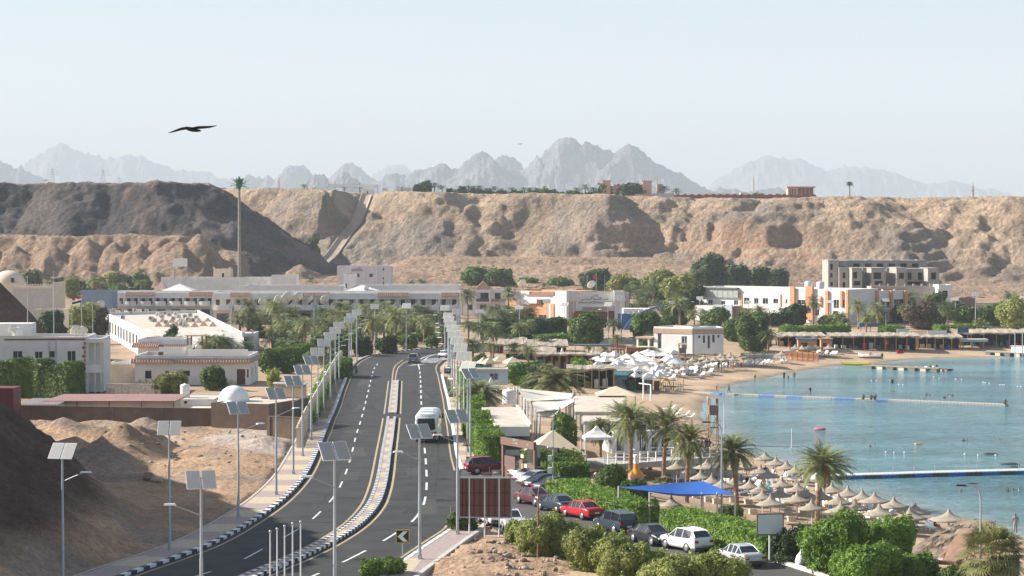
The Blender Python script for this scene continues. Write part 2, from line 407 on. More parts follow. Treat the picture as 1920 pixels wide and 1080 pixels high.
# tan heaps under the dark spur: rounded mounds
mound=0*X
for (px,py,rr,hh,d) in [(165,470,17,15,868),(100,475,16,13,864),(215,472,14,14,866),(262,470,14,14,864),(30,470,18,13,866),(330,462,20,15,862),(372,455,14,17,864),(300,470,12,12,858),(-40,465,22,15,866),(-100,465,24,15,866),(350,485,10,6,846),(60,490,12,5,842),(215,492,10,5,842),(160,492,9,6,842),(480,492,9,7,858),(560,498,10,5,860)]:
    d-=30 if px<400 else 0; cx=wx(px,d); q=np.sqrt(((X-cx)/rr)**2+((Y-d)/(rr*1.2))**2); mound=np.maximum(mound,hh*np.clip(1-q,0,1)**.8*1.08)
mound=mound+ (ridg(X*.12,Y*.05,4,61)-.6)*2.5*(mound>.5)
flat_=3.42+sstep(640,960,Y)*8.5*(1-.72*sstep(60,130,X))
low=np.maximum(gr,flat_+mound)
Z=np.maximum(h,low)+(fbm(X*.25,Y*.25,4,71)-.5)*1.4+(ridg(X*.3,Y*.3,3,72)-.6)*1.1*(dm>1)+ (ridg(X*.08,Y*.08,4,75)-.6)*2.2*sstep(1,8,np.maximum(0,h-gr))*(dm>1)
flatm=(dm<-3)|((dsn<-3)); Z=np.where(flatm,h+(fbm(X*.05,Y*.05,3,77)-.5)*1.2,Z)
# concrete chute valley
CH=[(688,366,1185),(668,420,1110),(650,440,1085),(622,480,1035),(600,500,1000)]
chp=[Q(a,b,d) for a,b,d in CH]
def chute_d(X,Y):
    bd=np.full(X.shape,1e9); bz=np.zeros(X.shape)
    for a,b in zip(chp[:-1],chp[1:]):
        ex,ey=b.x-a.x,b.y-a.y; t=np.clip(((X-a.x)*ex+(Y-a.y)*ey)/(ex*ex+ey*ey),0,1)
        d=np.hypot(X-a.x-t*ex,Y-a.y-t*ey); z=a.z+(b.z-a.z)*t
        k=d<bd; bd=np.where(k,d,bd); bz=np.where(k,z,bz)
    return bd,bz
bd,bz=chute_d(X,Y)
Z=np.where(bd<12,np.minimum(Z,bz+np.maximum(0,bd-2.6)*.9-.6),Z)
# keep the chute above ground where terrain lower: fill
Z=np.where(bd<14,np.maximum(Z,bz-.8-np.maximum(0,bd-2.6)*.7),Z)
# spur must not spill to the right of its silhouette in front of chute
dark=np.array([.075,.068,.07]); darkb=np.array([.14,.12,.105]); tn=np.array([.49,.355,.24]); gt=np.array([.35,.262,.185]); red=np.array([.46,.25,.16]); pale=np.array([.48,.36,.25])
n1=fbm(X*.02+.4*Y*.02,Y*.02,5,81)[...,None]; n2=fbm(X*.06,Y*.06,4,83)[...,None]
cols=gt+(tn-gt)*sstep(.42,.6,n1); cols=cols*(.85+.3*n2)*(.93+.14*(.5+.5*np.sin(Z*2.1+fbm(X*.03,Y*.03,4,86)*9)))[...,None]
cols=cols+(pale-cols)*(sstep(4,0,dm)*.75)[...,None]
strata=(.5+.5*np.sin(Z*1.6+fbm(X*.05,Y*.05,3,85)*6))[...,None]
cm=(np.clip(cut,0,1)*sstep(18,26,dm)*sstep(2,5,Z-gr))[...,None]; cols=cols+((red*(1-strata)+pale*strata)-cols)*cm*.85
gravel=sstep(.5,.62,fbm(X*.03+9,Y*.03,4,87))[...,None]*sstep(3,9,dm)[...,None]*(1-cm); cols=cols+(np.array([.27,.225,.19])-cols)*gravel*.7
lowm=sstep(1.5,0,h-low)[...,None]; cols=cols*(1-lowm)+(np.array([.4,.275,.19])*(.85+.35*n2))*lowm
spm=(isp&(h>low)&(dsn>-2))[...,None]*1.0
spc=dark+(darkb-dark)*sstep(.4,.65,n2)
tanpatch=sstep(.6,.66,fbm(X*.05+.2,Y*.02+7,4,89))[...,None]*.5
cols=cols*(1-spm)+(spc+(np.array([.33,.21,.15])-spc)*tanpatch)*spm
topm=(sstep(1.5,-1,dsn)*(isp))[...,None]; cols=cols*(1-topm)+np.array([.33,.24,.18])*topm
struct(gridobj('cliffs',X,Y,Z,ROCK,cols),'eroded brown desert cliffs behind the town','cliffs')
CLX,CLY,CLZ=X,Y,Z
def CZat(x,y):
    j=int(round((x-CLX[0,0])/1.0)); i=int(round((y-CLY[0,0])/1.0))
    i=min(max(i,0),CLZ.shape[0]-1); j=min(max(j,0),CLZ.shape[1]-1); return float(CLZ[i,j])
X,Y=lattice(-340,340,690,800,4.0); struct(gridobj('ground_behind_town',X,Y,G0(X,Y)-.25,DIRT,np.broadcast_to(np.array([.38,.265,.18]),X.shape+(3,))))
# side continuation of cliffs and plateau out to the mountains
for nm,x0,x1 in (('cliffs_west',-1500,-318),('cliffs_east',328,1500)):
    X,Y=lattice(x0,x1,760,1235,8.0); h,gr,dm,dsn,isp,cut=cliffz(X,Y); struct(gridobj(nm,X,Y,np.maximum(h,G0(X,Y))-.3,ROCK,np.broadcast_to(gt,X.shape+(3,))))
X,Y=lattice(-18000,18000,1230,18800,400.0)
struct(gridobj('desert_plateau',X,Y,X*0+43.5,ROCK,np.broadcast_to(np.array([.38,.28,.2]),X.shape+(3,))))
# ---- mountains ----
def mountain(name,prof,d,thick,lab,seed,amp=.35,nx=260,base=44):
    pts=[Q(a,b,d) for a,b in prof]
    xs=np.linspace(pts[0].x,pts[-1].x,nx); zs=np.interp(xs,[p.x for p in pts],[p.z for p in pts])
    ny=70; ys=np.sign(np.linspace(-1,1,ny))*np.abs(np.linspace(-1,1,ny))**1.3; X,Yn=np.meshgrid(xs,ys); Yw=Yn*thick; k=1/(thick*.45); pz=np.maximum(zs-base,0)
    ker=np.hanning(61); ker/=ker.sum(); sm=np.convolve(np.pad(pz,30,mode='edge'),ker,'valid'); an=np.abs(Yn)
    xw=X+(fbm(X*k,Yw*k,4,seed+5)-.5)*thick*.9*np.minimum(1,an*3); H=np.interp(xw.ravel(),xs,pz).reshape(X.shape)*(1-np.minimum(1,an*2.2))+np.interp(xw.ravel(),xs,sm).reshape(X.shape)*np.minimum(1,an*2.2)
    Hh=H*np.clip(1-an,0,1)**1.15*(1-(.55*amp+.3)*np.minimum(1,an*5)*(1-ridg(X*k*1.7,Yw*k*1.7,7,seed,.6)))
    Hh=Hh+(ridg(X*k*6,Yw*k*6,4,seed+9)-.6)*pz.max()*.09*(Hh>3)
    Z=base-6+Hh
    o=gridobj(name,X,d+Yw,Z,MTN); struct(o,lab,'mountain'); return o
mountain('mountain_ridge',[(-60,345),(-30,300),(0,299),(15,305),(27,312),(40,308),(50,318),(80,330),(110,360)],9500,500,'hazy blue ridge at the left edge of the frame',101)
mountain('mountain_ridge',[(20,360),(45,305),(60,296),(100,272),(118,268),(135,275),(170,287),(200,292),(240,288),(272,290),(290,303),(330,318),(380,320),(420,332),(470,360)],14500,900,'pale broad mountain behind the flying bird',111,.25)
mountain('mountain_ridge',[(430,360),(455,330),(467,322),(485,330),(492,332),(503,325),(515,333),(528,318),(545,306),(557,304),(572,310),(590,325),(605,340),(625,322),(640,308),(657,301),(672,310),(690,328),(715,345),(730,362)],9800,500,'cluster of rounded blue peaks between tall palm mast and chute',121)
mountain('mountain_ridge',[(560,362),(575,335),(590,322),(598,319),(608,324),(622,340),(632,325),(645,315),(655,320),(675,340),(685,362)],6800,260,'two small dark pyramid shaped peaks above the canopy roof',131)
mountain('mountain_ridge',[(660,360),(700,325),(725,310),(745,304),(758,306),(775,322),(800,360)],15500,700,'faintest pale peak left of the big massif',141,.2)
mountain('mountain_massif',[(690,362),(705,335),(720,328),(745,320),(765,324),(780,312),(800,313),(822,303),(835,302),(848,314),(862,312),(875,292),(888,283),(902,280),(915,287),(930,305),(950,318),(975,316),(990,305),(1000,294),(1005,284),(1012,292),(1022,280),(1035,263),(1048,252),(1060,250),(1078,252),(1092,266),(1104,260),(1120,266),(1132,278),(1142,276),(1153,285),(1165,274),(1180,267),(1192,268),(1205,276),(1225,294),(1240,306),(1255,308),(1275,320),(1290,330),(1310,340),(1350,362)],7800,620,'large jagged granite massif in the centre of the skyline',151,.5,420)
mountain('mountain_ridge',[(880,330),(915,300),(935,288),(948,286),(962,292),(978,306),(1000,330),(1020,350)],8900,350,'low rounded shoulder behind the massif left peak',161)
mountain('mountain_ridge',[(1310,362),(1345,335),(1370,320),(1405,302),(1430,292),(1445,287),(1462,294),(1480,297),(1500,298),(1520,306),(1545,316),(1565,310),(1600,306),(1625,310),(1660,318),(1700,330),(1740,344),(1780,338),(1810,344),(1860,353),(1900,366)],14800,900,'very pale long mountain on the right of the skyline',171,.22,320)
mountain('mountain_ridge',[(1330,362),(1350,345),(1365,352),(1375,349),(1390,356),(1440,352),(1460,346),(1475,356),(1500,364)],8200,250,'low broken hills behind the pink pavilion',181)
# ================= ROADS =================
ASPH=mat('asphalt',(.04,.039,.038),.85,.25,.3,.25,9,objc=False)
ASPH2=mat('parking_asphalt',(.085,.08,.074),.9,.15,.3,.25,9,objc=False)
YEL=mat('yellow_line_paint',(.42,.33,.2),.8,.2,2); WLN=mat('white_line_paint',(.62,.62,.6),.8,.15,3)
KW=mat('kerb_white_paint',(.7,.71,.72),.7,.1,2); KB=mat('kerb_black_paint',(.03,.032,.036),.7,.1,2)
BNY=mat('yellow_paving',(.5,.41,.28),.9,.12,3); BNM=mat('mauve_paving',(.36,.28,.26),.9,.12,3); KC=mat('kerb_concrete',(.5,.47,.43),.9,.12,2)
def line(L,step=1.0,z=ROAD): return spline(XYL(L,z),step)
LEFT=line([(60,1150),(240,1080),(335,1047),(410,1017),(480,977),(535,937),(575,892),(600,840),(620,790),(632,762),(645,725),(657,698),(668,681),(688,670),(715,664),(755,658.5),(810,653),(880,647),(960,642),(1060,638),(1180,634),(1320,631)])
RIGHTN=line([(862,882),(854,852),(848,812),(842,777),(837,747),(832,727),(827,705),(823,692),(826,683),(838,674),(870,664),(930,657),(1020,650),(1150,645),(1320,642)])
RIGHTS=line([(560,1190),(650,1130),(735,1067),(800,1022),(842,994),(850,984)])
road=M()
poly=[(p.x,p.y) for p in LEFT]+[(p.x,p.y) for p in reversed(RIGHTN)]+[XY(870,900),XY(868,950)]+[(p.x,p.y) for p in reversed(RIGHTS)]
def flatpoly(name,poly,z,m,kind='structure',th=0):
    import mathutils
    tris=mathutils.geometry.tessellate_polygon([[Vector((a,b,0)) for a,b in poly]])
    mm=M(); mm.add([(a,b,z) for a,b in poly],[t for t in tris])
    o=mm.obj(name,m)
    bmn=o.data
    # make all normals face up
    import bmesh
    bm=bmesh.new(); bm.from_mesh(bmn)
    for f in bm.faces:
        if f.normal.z<0: f.normal_flip()
    bm.to_mesh(bmn); bm.free()
    if kind: o['kind']=kind
    return o
flatpoly('road',poly,ROAD,ASPH)
# parking street
PKR=[(865,880),(900,892),(940,885),(985,905),(1040,940),(1095,964),(1160,988),(1245,1012),(1330,1034),(1400,1048),(1452,1054),(1510,1072),(1580,1092),(1680,1130)]
PKL=[(1300,1140),(1180,1090),(1080,1045),(1010,1015),(960,1010),(915,985),(880,975),(862,970)]
flatpoly('parking_street',XYL(PKR+PKL),ROAD+.006,ASPH2)
def kerb(name,ln,w=.35,h=.16,blk=1.0,side=1,mats=None,lab=None):
    """striped kerb as stones along a line"""
    ln=resample(ln,blk); m=M(); a=ln; b=offs(ln,w*side)
    for i in range(len(ln)-1):
        q=[(a[i].x,a[i].y),(a[i+1].x,a[i+1].y),(b[i+1].x,b[i+1].y),(b[i].x,b[i].y)]
        m.prism(q,ROAD-.05,ROAD+h,i%2)
    o=m.obj(name,mats or [KW,KB]); struct(o,lab,'kerb'); return o
near=[p for p in LEFT if True]
kerb('kerb',LEFT,.42,.2,1.05,-1)
kerb('kerb',RIGHTN[:150],.35,.17,.9,1,[KW,KW])
kerb('kerb',RIGHTS,.35,.17,.9,1,[KW,KC])
def bands(name,ln,o0,o1,seg,z,mats,n0=0):
    l=resample(ln,seg); a=offs(l,o0); b=offs(l,o1); m=M()
    for i in range(len(l)-1): m.prism([(a[i].x,a[i].y),(a[i+1].x,a[i+1].y),(b[i+1].x,b[i+1].y),(b[i].x,b[i].y)],ROAD-.3,z,(i+n0)%2)
    return struct(m.obj(name,mats))
iL=[i for i,p in enumerate(LEFT) if p.y<283]
bands('pavement',LEFT[:iL[-1]],-.42,-2.9,4.6,ROAD+.17,[BNY,BNM])
m=M(); l=LEFT[:iL[-1]]; m.strip(offs(l,-3.1),offs(l,-2.9),ROAD+.21); struct(m.obj('pavement_edge',KC))
bands('pavement',RIGHTN[:100],.35,2.2,4.6,ROAD+.15,[BNY,BNM])
# bottom pavement strip, right of the road
l=RIGHTS; bands('pavement',l[:-1],.35,2.3,6.5,ROAD+.15,[BNM,BNM]); m=M(); m.prism([(p.x,p.y) for p in offs(l,2.3)]+[(p.x,p.y) for p in reversed(offs(l,2.65))],ROAD-1.2,ROAD+.2); struct(m.obj('retaining_kerb',KC))
flatpoly('paving_end',XYL([(722,1082),(760,1050),(792,1052),(762,1090)]),ROAD+.157,BNY)
# median
MED=line([(330,1150),(470,1083),(560,1045),(620,1015),(668,983),(698,950),(711,920),(718,890),(724,850),(730,812),(734,783)])
MED2=line([(735.5,776),(738,750),(741,714)],.5)
for ln in (MED,MED2):
    a=offs(ln,-.56); b=offs(ln,.56)
    kerb('median_kerb',a,.3,.22,.62,1); kerb('median_kerb',b,.3,.22,.62,-1)
    bands('median_paving',ln,-.27,.27,4.2,ROAD+.2,[BNY,BNM])
m=M()
for ln,o in ((MED,-1.05),(MED,1.05),(MED2,-1.05),(MED2,1.05)):
    m.strip(offs(ln,o-.1),offs(ln,o+.1),ROAD+.004)
m.strip(offs(LEFT,.45),offs(LEFT,.62),ROAD+.004)
m.strip(offs(RIGHTN,-.6),offs(RIGHTN,-.42),ROAD+.004)
m.strip(offs(RIGHTS,-.62),offs(RIGHTS,-.42),ROAD+.004)
for L_ in ([(741,714),(743,700),(748,688),(765,677),(800,670)],[(735,714),(737,698),(741,686),(755,675)]):
    l=line(L_,.5); m.strip(offs(l,-.1),offs(l,.1),ROAD+.004)
struct(m.obj('yellow_road_markings',YEL))
m=M()
def dashes(L_,on,off,w=.15,a0=0):
    l=resample(line(L_,.25),.25); n=int((on+off)/.25); k=int(a0/.25)
    while k<len(l)-2:
        seg=l[k:k+int(on/.25)+1]
        if len(seg)>1: m.strip(offs(seg,-w/2),offs(seg,w/2),ROAD+.005)
        k+=n
dashes([(540,1100),(620,1065),(690,1030),(735,1004),(770,980),(790,955),(798,930),(800,900),(798,860),(795,830),(792,790),(790,760),(789,730),(788,705),(786,690)],6,5.4,.2)
dashes([(300,1100),(430,1060),(500,1025),(570,985),(605,955),(630,925),(645,895),(657,860),(668,815),(676,790),(684,760),(690,735),(696,710),(702,690),(712,678)],5,6.4,.16,2)
l=line([(786,690),(785,680),(792,671),(815,664),(850,659)],.5); m.strip(offs(l,-.1),offs(l,.1),ROAD+.005)
l=line([(795,676),(806,668),(835,661)],.5); m.strip(offs(l,-.1),offs(l,.1),ROAD+.0065)
for k in range(6): 
    a=XY(792+k*5,683-k*2.2); m.box((a[0],a[1],ROAD+.004),(.5,9,.004),-.5)
struct(m.obj('white_road_markings',WLN))
rp=random.Random(8)
for kk,mm_ in enumerate((mat('asphalt_patch_dark',(.028,.028,.029),.9,.2,1,.2,9,objc=False),mat('asphalt_patch_pale',(.06,.057,.053),.9,.2,1,.2,9,objc=False))):
    m=M()
    for k in range(9):
        l=line([(790-rp.uniform(-18,22),1000-k*36),(788-rp.uniform(-14,20),1000-k*36-rp.uniform(10,30))],.8) if k%2 else line([(655-rp.uniform(-10,10)+k*4,900-k*22),(658+k*4,900-k*22-rp.uniform(6,18))],.8)
        w_=rp.uniform(.4,1.3); m.strip(offs(l,-w_),offs(l,w_),ROAD+.0012+.0008*kk)
    struct(m.obj('asphalt_patches',mm_))
# faint cracks / tar seams on asphalt
m=M(); rr=random.Random(3)
for (a,b,c,d) in [((780,690),(778,760),(774,820),(770,900)),((815,720),(818,790),(822,860),(815,930)),((650,840),(640,880),(622,920),(590,955)),((815,905),(835,925),(850,935),(862,938))]:
    l=line([a,b,c,d],.6); l=[Vector((p.x+rr.uniform(-.12,.12),p.y)) for p in l]; m.strip(offs(l,-.045),offs(l,.045),ROAD+.0035)
for k in range(26):
    py=700+370*(k/26)**1.3; y_=P(0,py).y; xs_=[p.x for p in LEFT if abs(p.y-y_)<1.5][:1]
    if xs_: n=rr.uniform(2,9); l=[Vector((xs_[0]+.7+q*(n/6),y_+rr.uniform(-.1,.1))) for q in range(7)]; m.strip(offs(l,-.04),offs(l,.04),ROAD+.0036)
struct(m.obj('tar_seams',mat('tar',(.02,.02,.022),.6,0)))
# entrance kerb of parking, right bottom
l=line([(1440,1049),(1462,1056),(1500,1068),(1560,1090),(1650,1120)],1); kerb('kerb',l,.35,.2,2.0,-1,[KW,KC])
# ---- foreground hillside + vacant lot ----
X,Y=lattice(-62,-11,110,292,.45)
lx=np.array([p.x for p in offs(LEFT,-3.0)]); ly=np.array([p.y for p in offs(LEFT,-3.0)]); o_=np.argsort(ly[:300]); edge=np.interp(Y,ly[:300][o_],lx[:300][o_])
de=edge-X   # distance left of pavement
toe=np.interp(Y,[110,150,165,180,195,210,225,240,300],[1.0,1.2,3.0,6.5,12,19,26,32,60])
n=(fbm(X*.12,Y*.12,5,201)-.5)
capf=lambda Y:np.interp(Y,[90,120,150,164,175,192,205,217,245,262],[19,20,22,26,29,27,22.5,16,8,0])
d2=np.maximum(0,de-toe+n*5); hill=np.minimum(d2,12)*.68+np.maximum(0,d2-12)*1.0
cap=np.maximum(0,capf(Y)+(fbm(X*.08,Y*.08,3,203)-.5)*3)
hill=np.minimum(hill,cap)+ (np.minimum(hill,3)/3)*(ridg(X*.25,Y*.25,4,205)-.6)*1.3+(np.minimum(hill,2)/2)*(ridg(X*.8,Y*.8,3,206)-.6)*.5
heap=0*X
for (px,py,rx,ry,hh) in [(230,862,5.5,9,3.4),(262,845,4,8,2.6),(185,835,5,6,2.0),(205,880,4,5,2.2),(120,815,6,6,1.5),(90,795,6,5,1.6),(60,785,5,5,1.5),(275,805,3,4,1.2),(205,800,5,4,1.0),(330,822,3,3,.5),(500,838,5,4,.9),(455,828,5,3,.6),(535,884,2,2,.5),(490,882,2,2,.4),(160,880,4,5,1.8)]:
    c=XY(px,py); q=np.sqrt(((X-c[0])/rx)**2+((Y-c[1])/ry)**2); heap=np.maximum(heap,hh*np.clip(1-q,0,1)**1.1*(.75+.5*fbm(X*.5,Y*.5,4,207)))
Z=ROAD-.02+.35*sstep(0,4,de)+np.maximum(hill,heap)+(fbm(X*.35,Y*.35,5,209)-.5)*.5*sstep(.5,3,de)
Z=np.where(de<.3,ROAD-.5,Z)
Z-=sstep(289,292,Y)*.8
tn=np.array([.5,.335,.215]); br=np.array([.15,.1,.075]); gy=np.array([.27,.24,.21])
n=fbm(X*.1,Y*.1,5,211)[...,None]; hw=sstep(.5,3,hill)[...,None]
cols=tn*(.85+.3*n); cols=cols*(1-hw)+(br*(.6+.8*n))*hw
hp=sstep(.5,1.5,heap)[...,None]*(1-hw); cols=cols+(np.array([.34,.235,.165])-cols)*hp*.8
gr_=sstep(.56,.63,fbm(X*.07+3,Y*.12,4,213))[...,None]*(1-hw); cols=cols+(gy-cols)*gr_*.55
ash=np.zeros(X.shape)
for (px,py,r_) in [(470,825,7),(520,840,5),(290,832,4)]:
    c=XY(px,py); ash=np.maximum(ash,sstep(r_,r_*.5,np.hypot((X-c[0]),(Y-c[1])*.5)+ (fbm(X*.6,Y*.6,3,215)-.5)*4))
cols=cols+(np.array([.5,.48,.46])-cols)*ash[...,None]*.55
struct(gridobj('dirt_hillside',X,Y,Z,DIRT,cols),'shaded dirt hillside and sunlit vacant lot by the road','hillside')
HX,HY,HZ=X,Y,Z
def HZat(x,y):
    j=int(round((x-HX[0,0])/.45)); i=int(round((y-HY[0,0])/.45)); i=min(max(i,0),HZ.shape[0]-1); j=min(max(j,0),HZ.shape[1]-1); return float(HZ[i,j])
# hill further left / nearer, outside the frame, casting the big shadow
X,Y=lattice(-190,-60,60,262,2.5)
Z=ROAD-.5+np.maximum(0,np.minimum((-X-55)*1.3+8,capf(Y)*1.25))+(fbm(X*.1,Y*.1,4,221)-.5)*4*(capf(Y)>1)
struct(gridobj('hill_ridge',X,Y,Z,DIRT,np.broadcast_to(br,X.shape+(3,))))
# ---- dirt mound bottom centre ----
X,Y=lattice(-11,16,120,180,.3)
rs=offs(RIGHTS,2.65); ex=np.interp(Y,[p.y for p in rs],[p.x for p in rs])
heap=0*X
for (px,py,rx,ry,hh) in [(925,1040,5,7,1.1),(905,1062,5,6,1.2),(985,1060,5,6,.9),(850,1060,4,6,.9),(1010,1030,3,4,.8),(930,1015,3,3,.5)]:
    c=XY(px,py); q=np.sqrt(((X-c[0])/rx)**2+((Y-c[1])/ry)**2); heap=np.maximum(heap,hh*np.clip(1-q,0,1)**.9*(.75+.5*fbm(X*.6,Y*.6,4,231)))
Z=ROAD-.35+heap+(fbm(X*.6,Y*.6,5,233)-.5)*.45
wdt=np.interp(Y,[120,150,165,178],[16,13,9,4.5]); Z-=sstep(0,.8,X-ex-wdt)*1.2
Z=np.where(X<ex+.1,ROAD-1.4,Z); Z-=sstep(174,178,Y)*1.2
n=fbm(X*.3,Y*.3,5,235)[...,None]; cols=np.array([.5,.34,.23])*(.8+.4*n)
stn=sstep(.2,.8,(heap>1.0)*(fbm(X*1.2,Y*1.2,3,237)))[...,None]; cols=cols+(np.array([.4,.33,.27])-cols)*stn*.5
struct(gridobj('rubble_ground',X,Y,Z,DIRT,cols),'dirt and rubble mound beside the road junction','ground')
GX3,GY3,GZ3=X,Y,Z
def G3(x,y):
    j=int(round((x-GX3[0,0])/.3)); i=int(round((y-GY3[0,0])/.3)); i=min(max(i,0),GZ3.shape[0]-1); j=min(max(j,0),GZ3.shape[1]-1); return float(GZ3[i,j])
# ================= PROTOTYPES =================
def npmesh(name,V,Fq,m,mi=None):
    """numpy quad mesh"""
    me=bpy.data.meshes.new(name); V=np.asarray(V,float).reshape(-1,3); Fq=np.asarray(Fq,np.int32).reshape(-1,4)
    me.vertices.add(len(V)); me.vertices.foreach_set('co',V.ravel()); me.loops.add(Fq.size); me.loops.foreach_set('vertex_index',Fq.ravel())
    me.polygons.add(len(Fq)); me.polygons.foreach_set('loop_start',np.arange(0,Fq.size,4,dtype=np.int32)); me.update(calc_edges=True)
    for x in (m if isinstance(m,(list,tuple)) else [m]): me.materials.append(x)
    if mi is not None: me.polygons.foreach_set('material_index',np.asarray(mi,np.int32))
    return me
def mobj(name,me,parent=None,loc=None,rz=0):
    o=bpy.data.objects.new(name,me); C.objects.link(o); o.parent=parent
    if loc is not None: o.location=loc
    o.rotation_euler=(0,0,rz); return o
PG=leafmat('palm_leaf',(.12,.145,.055),(.32,.34,.15),.3,1.5)
PG2=leafmat('palm_leaf_dark',(.06,.095,.04),(.17,.215,.085),.25,1.5)
FG=leafmat('fan_palm_leaf',(.14,.16,.055),(.36,.36,.15),.2,1.2)
DRY=leafmat('dry_palm_leaf',(.22,.14,.07),(.38,.28,.16),.15,2)
ORANGE=mat('date_fruit',(.5,.19,.04),.7,.2,4)
LG=leafmat('hedge_leaf',(.075,.15,.02),(.2,.31,.05),.25,1.0)
LM=leafmat('tree_leaf',(.048,.09,.02),(.15,.22,.048),.22,.6)
LD=leafmat('dark_tree_leaf',(.03,.055,.018),(.07,.11,.035),.2,.5)
LO=leafmat('olive_leaf',(.15,.19,.04),(.38,.4,.12),.25,1.0)
LB=leafmat('brown_dry_leaf',(.1,.075,.05),(.19,.14,.09),.2,.8)
def frond_strip(rng,az,el,L,droop,npair,lw,ll,seg=9):
    """returns verts/faces of one feather frond rooted at origin"""
    V=[];Fc=[]
    p=np.array([0,0,0.]); e=el; pts=[p.copy()]; dirs=[]
    h=np.array([math.cos(az),math.sin(az),0])
    for i in range(seg):
        d=h*math.cos(e)+np.array([0,0,math.sin(e)]); dirs.append(d); p=p+d*L/seg; pts.append(p.copy()); e-=droop/seg*(1+i*.25)
    side=np.array([-math.sin(az),math.cos(az),0])
    # rachis as thin quad strip
    for i in range(seg):
        w=.035*(1-i/seg)+.012; o=len(V); V+=[pts[i]-side*w,pts[i]+side*w,pts[i+1]+side*w*.8,pts[i+1]-side*w*.8]; Fc.append((o,o+1,o+2,o+3))
    for k in range(npair):
        t=.16+.84*(k+.5)/npair; f=t*seg; i=min(int(f),seg-1); q=pts[i]+(pts[i+1]-pts[i])*(f-i); d=dirs[i]
        up=np.cross(side,d); up=up if up[2]>0 else -up
        l=ll*math.sin(pi*min(1,.22+t*.72))*rng.uniform(.8,1.15)
        for s in (-1,1):
            dr=side*s*.8+d*(.55+.3*t)+up*rng.uniform(-.1,.35)+np.array([0,0,-.12])
            dr=dr/np.linalg.norm(dr); wd=d*lw*.5; tip=q+dr*l+np.array([0,0,-l*.18])
            o=len(V); V+=[q-wd,q+wd,tip+wd*.35,tip-wd*.35]; Fc.append((o,o+1,o+2,o+3))
    return V,Fc
def palm_crown(seed,n,L,npair,lw,ll,e0=1.35,e1=-.55,mtl=None,name='crown',droop=1.15):
    rng=random.Random(seed); V=[];Fc=[]
    for i in range(n):
        t=(i+.5)/n; el=e0+(e1-e0)*t**.9+rng.uniform(-.12,.12); az=i*2.39996+rng.uniform(-.25,.25)
        v,f=frond_strip(rng,az,el,L*rng.uniform(.85,1.1)*(1-.12*(t<.15)),droop*rng.uniform(.7,1.3)*(1-.35*t),npair,lw,ll)
        o=len(V); V+=v; Fc+=[tuple(a+o for a in q) for q in f]
    return npmesh(name,V,Fc,mtl or PG)
def trunk_mesh(seed,H,r,bend=.3,n=9,name='trunk'):
    rng=random.Random(seed); m=M(); pts=[];rs=[]; k=max(3,int(H/.22)); bx_,by_=rng.uniform(-bend,bend),rng.uniform(-bend,bend)
    for i in range(k+1):
        t=i/k; pts.append((bx_*t*t,by_*t*t,H*t-.3*(1-t))); rs.append(r*(1.25-.35*min(1,t*5)*1-.1*t)*(1.13 if i%2 else .93)*rng.uniform(.96,1.04)*(1+.35*max(0,t-.88)*6*.5))
    m.tube(pts,rs,n,sm=False); return m,(bx_,by_)
def make_palm(seed,H,Lf,n,npair,lw,ll,r=.27,dry=True,fruit=False,mtl=None,droop=1.15):
    t=empty('date_palm',(0,0,0)); tm,(bx_,by_)=trunk_mesh(seed,H,r); tm.obj('trunk',TRUNK,t)
    mobj('crown',palm_crown(seed,n,Lf,npair,lw,ll,mtl=mtl,droop=droop),t,(bx_,by_,H))
    if dry: mobj('dry_fronds',palm_crown(seed+9,max(6,n//5),Lf*.6,max(4,npair//2),lw,ll*.8,-.7,-1.35,DRY,'dry_fronds'),t,(bx_,by_,H-.05))
    if fruit:
        m=M(); rg=random.Random(seed)
        for q in range(5):
            a=rg.uniform(0,6.28); 
            for z in range(5): m.lathe([(0,-.1),(.09,-.05),(.1,.05),(0,.1)],6,(bx_+math.cos(a)*(.35+.04*z),by_+math.sin(a)*(.35+.04*z),H-.25-.13*z))
        m.obj('date_clusters',ORANGE,t)
    t['category']='palm tree'; return t
def leafcloud(rng,P_,Nn,size,flat=.35):
    """quads at points P_ (N,3), roughly facing normals Nn"""
    n=len(P_); nr=Nn+rng.normal(0,flat+.25,(n,3)); nr/=np.linalg.norm(nr,axis=1)[:,None]
    a=rng.normal(0,1,(n,3)); u=np.cross(nr,a); u/=np.linalg.norm(u,axis=1)[:,None]+1e-9; v=np.cross(nr,u)
    s=size*rng.uniform(.6,1.3,(n,1)); k=.55
    V=np.stack([P_-u*s-v*s*k*.4,P_-v*s*k,P_+u*s+v*s*k*.4,P_+v*s*k],1)
    return V.reshape(-1,3),np.arange(4*n).reshape(-1,4)
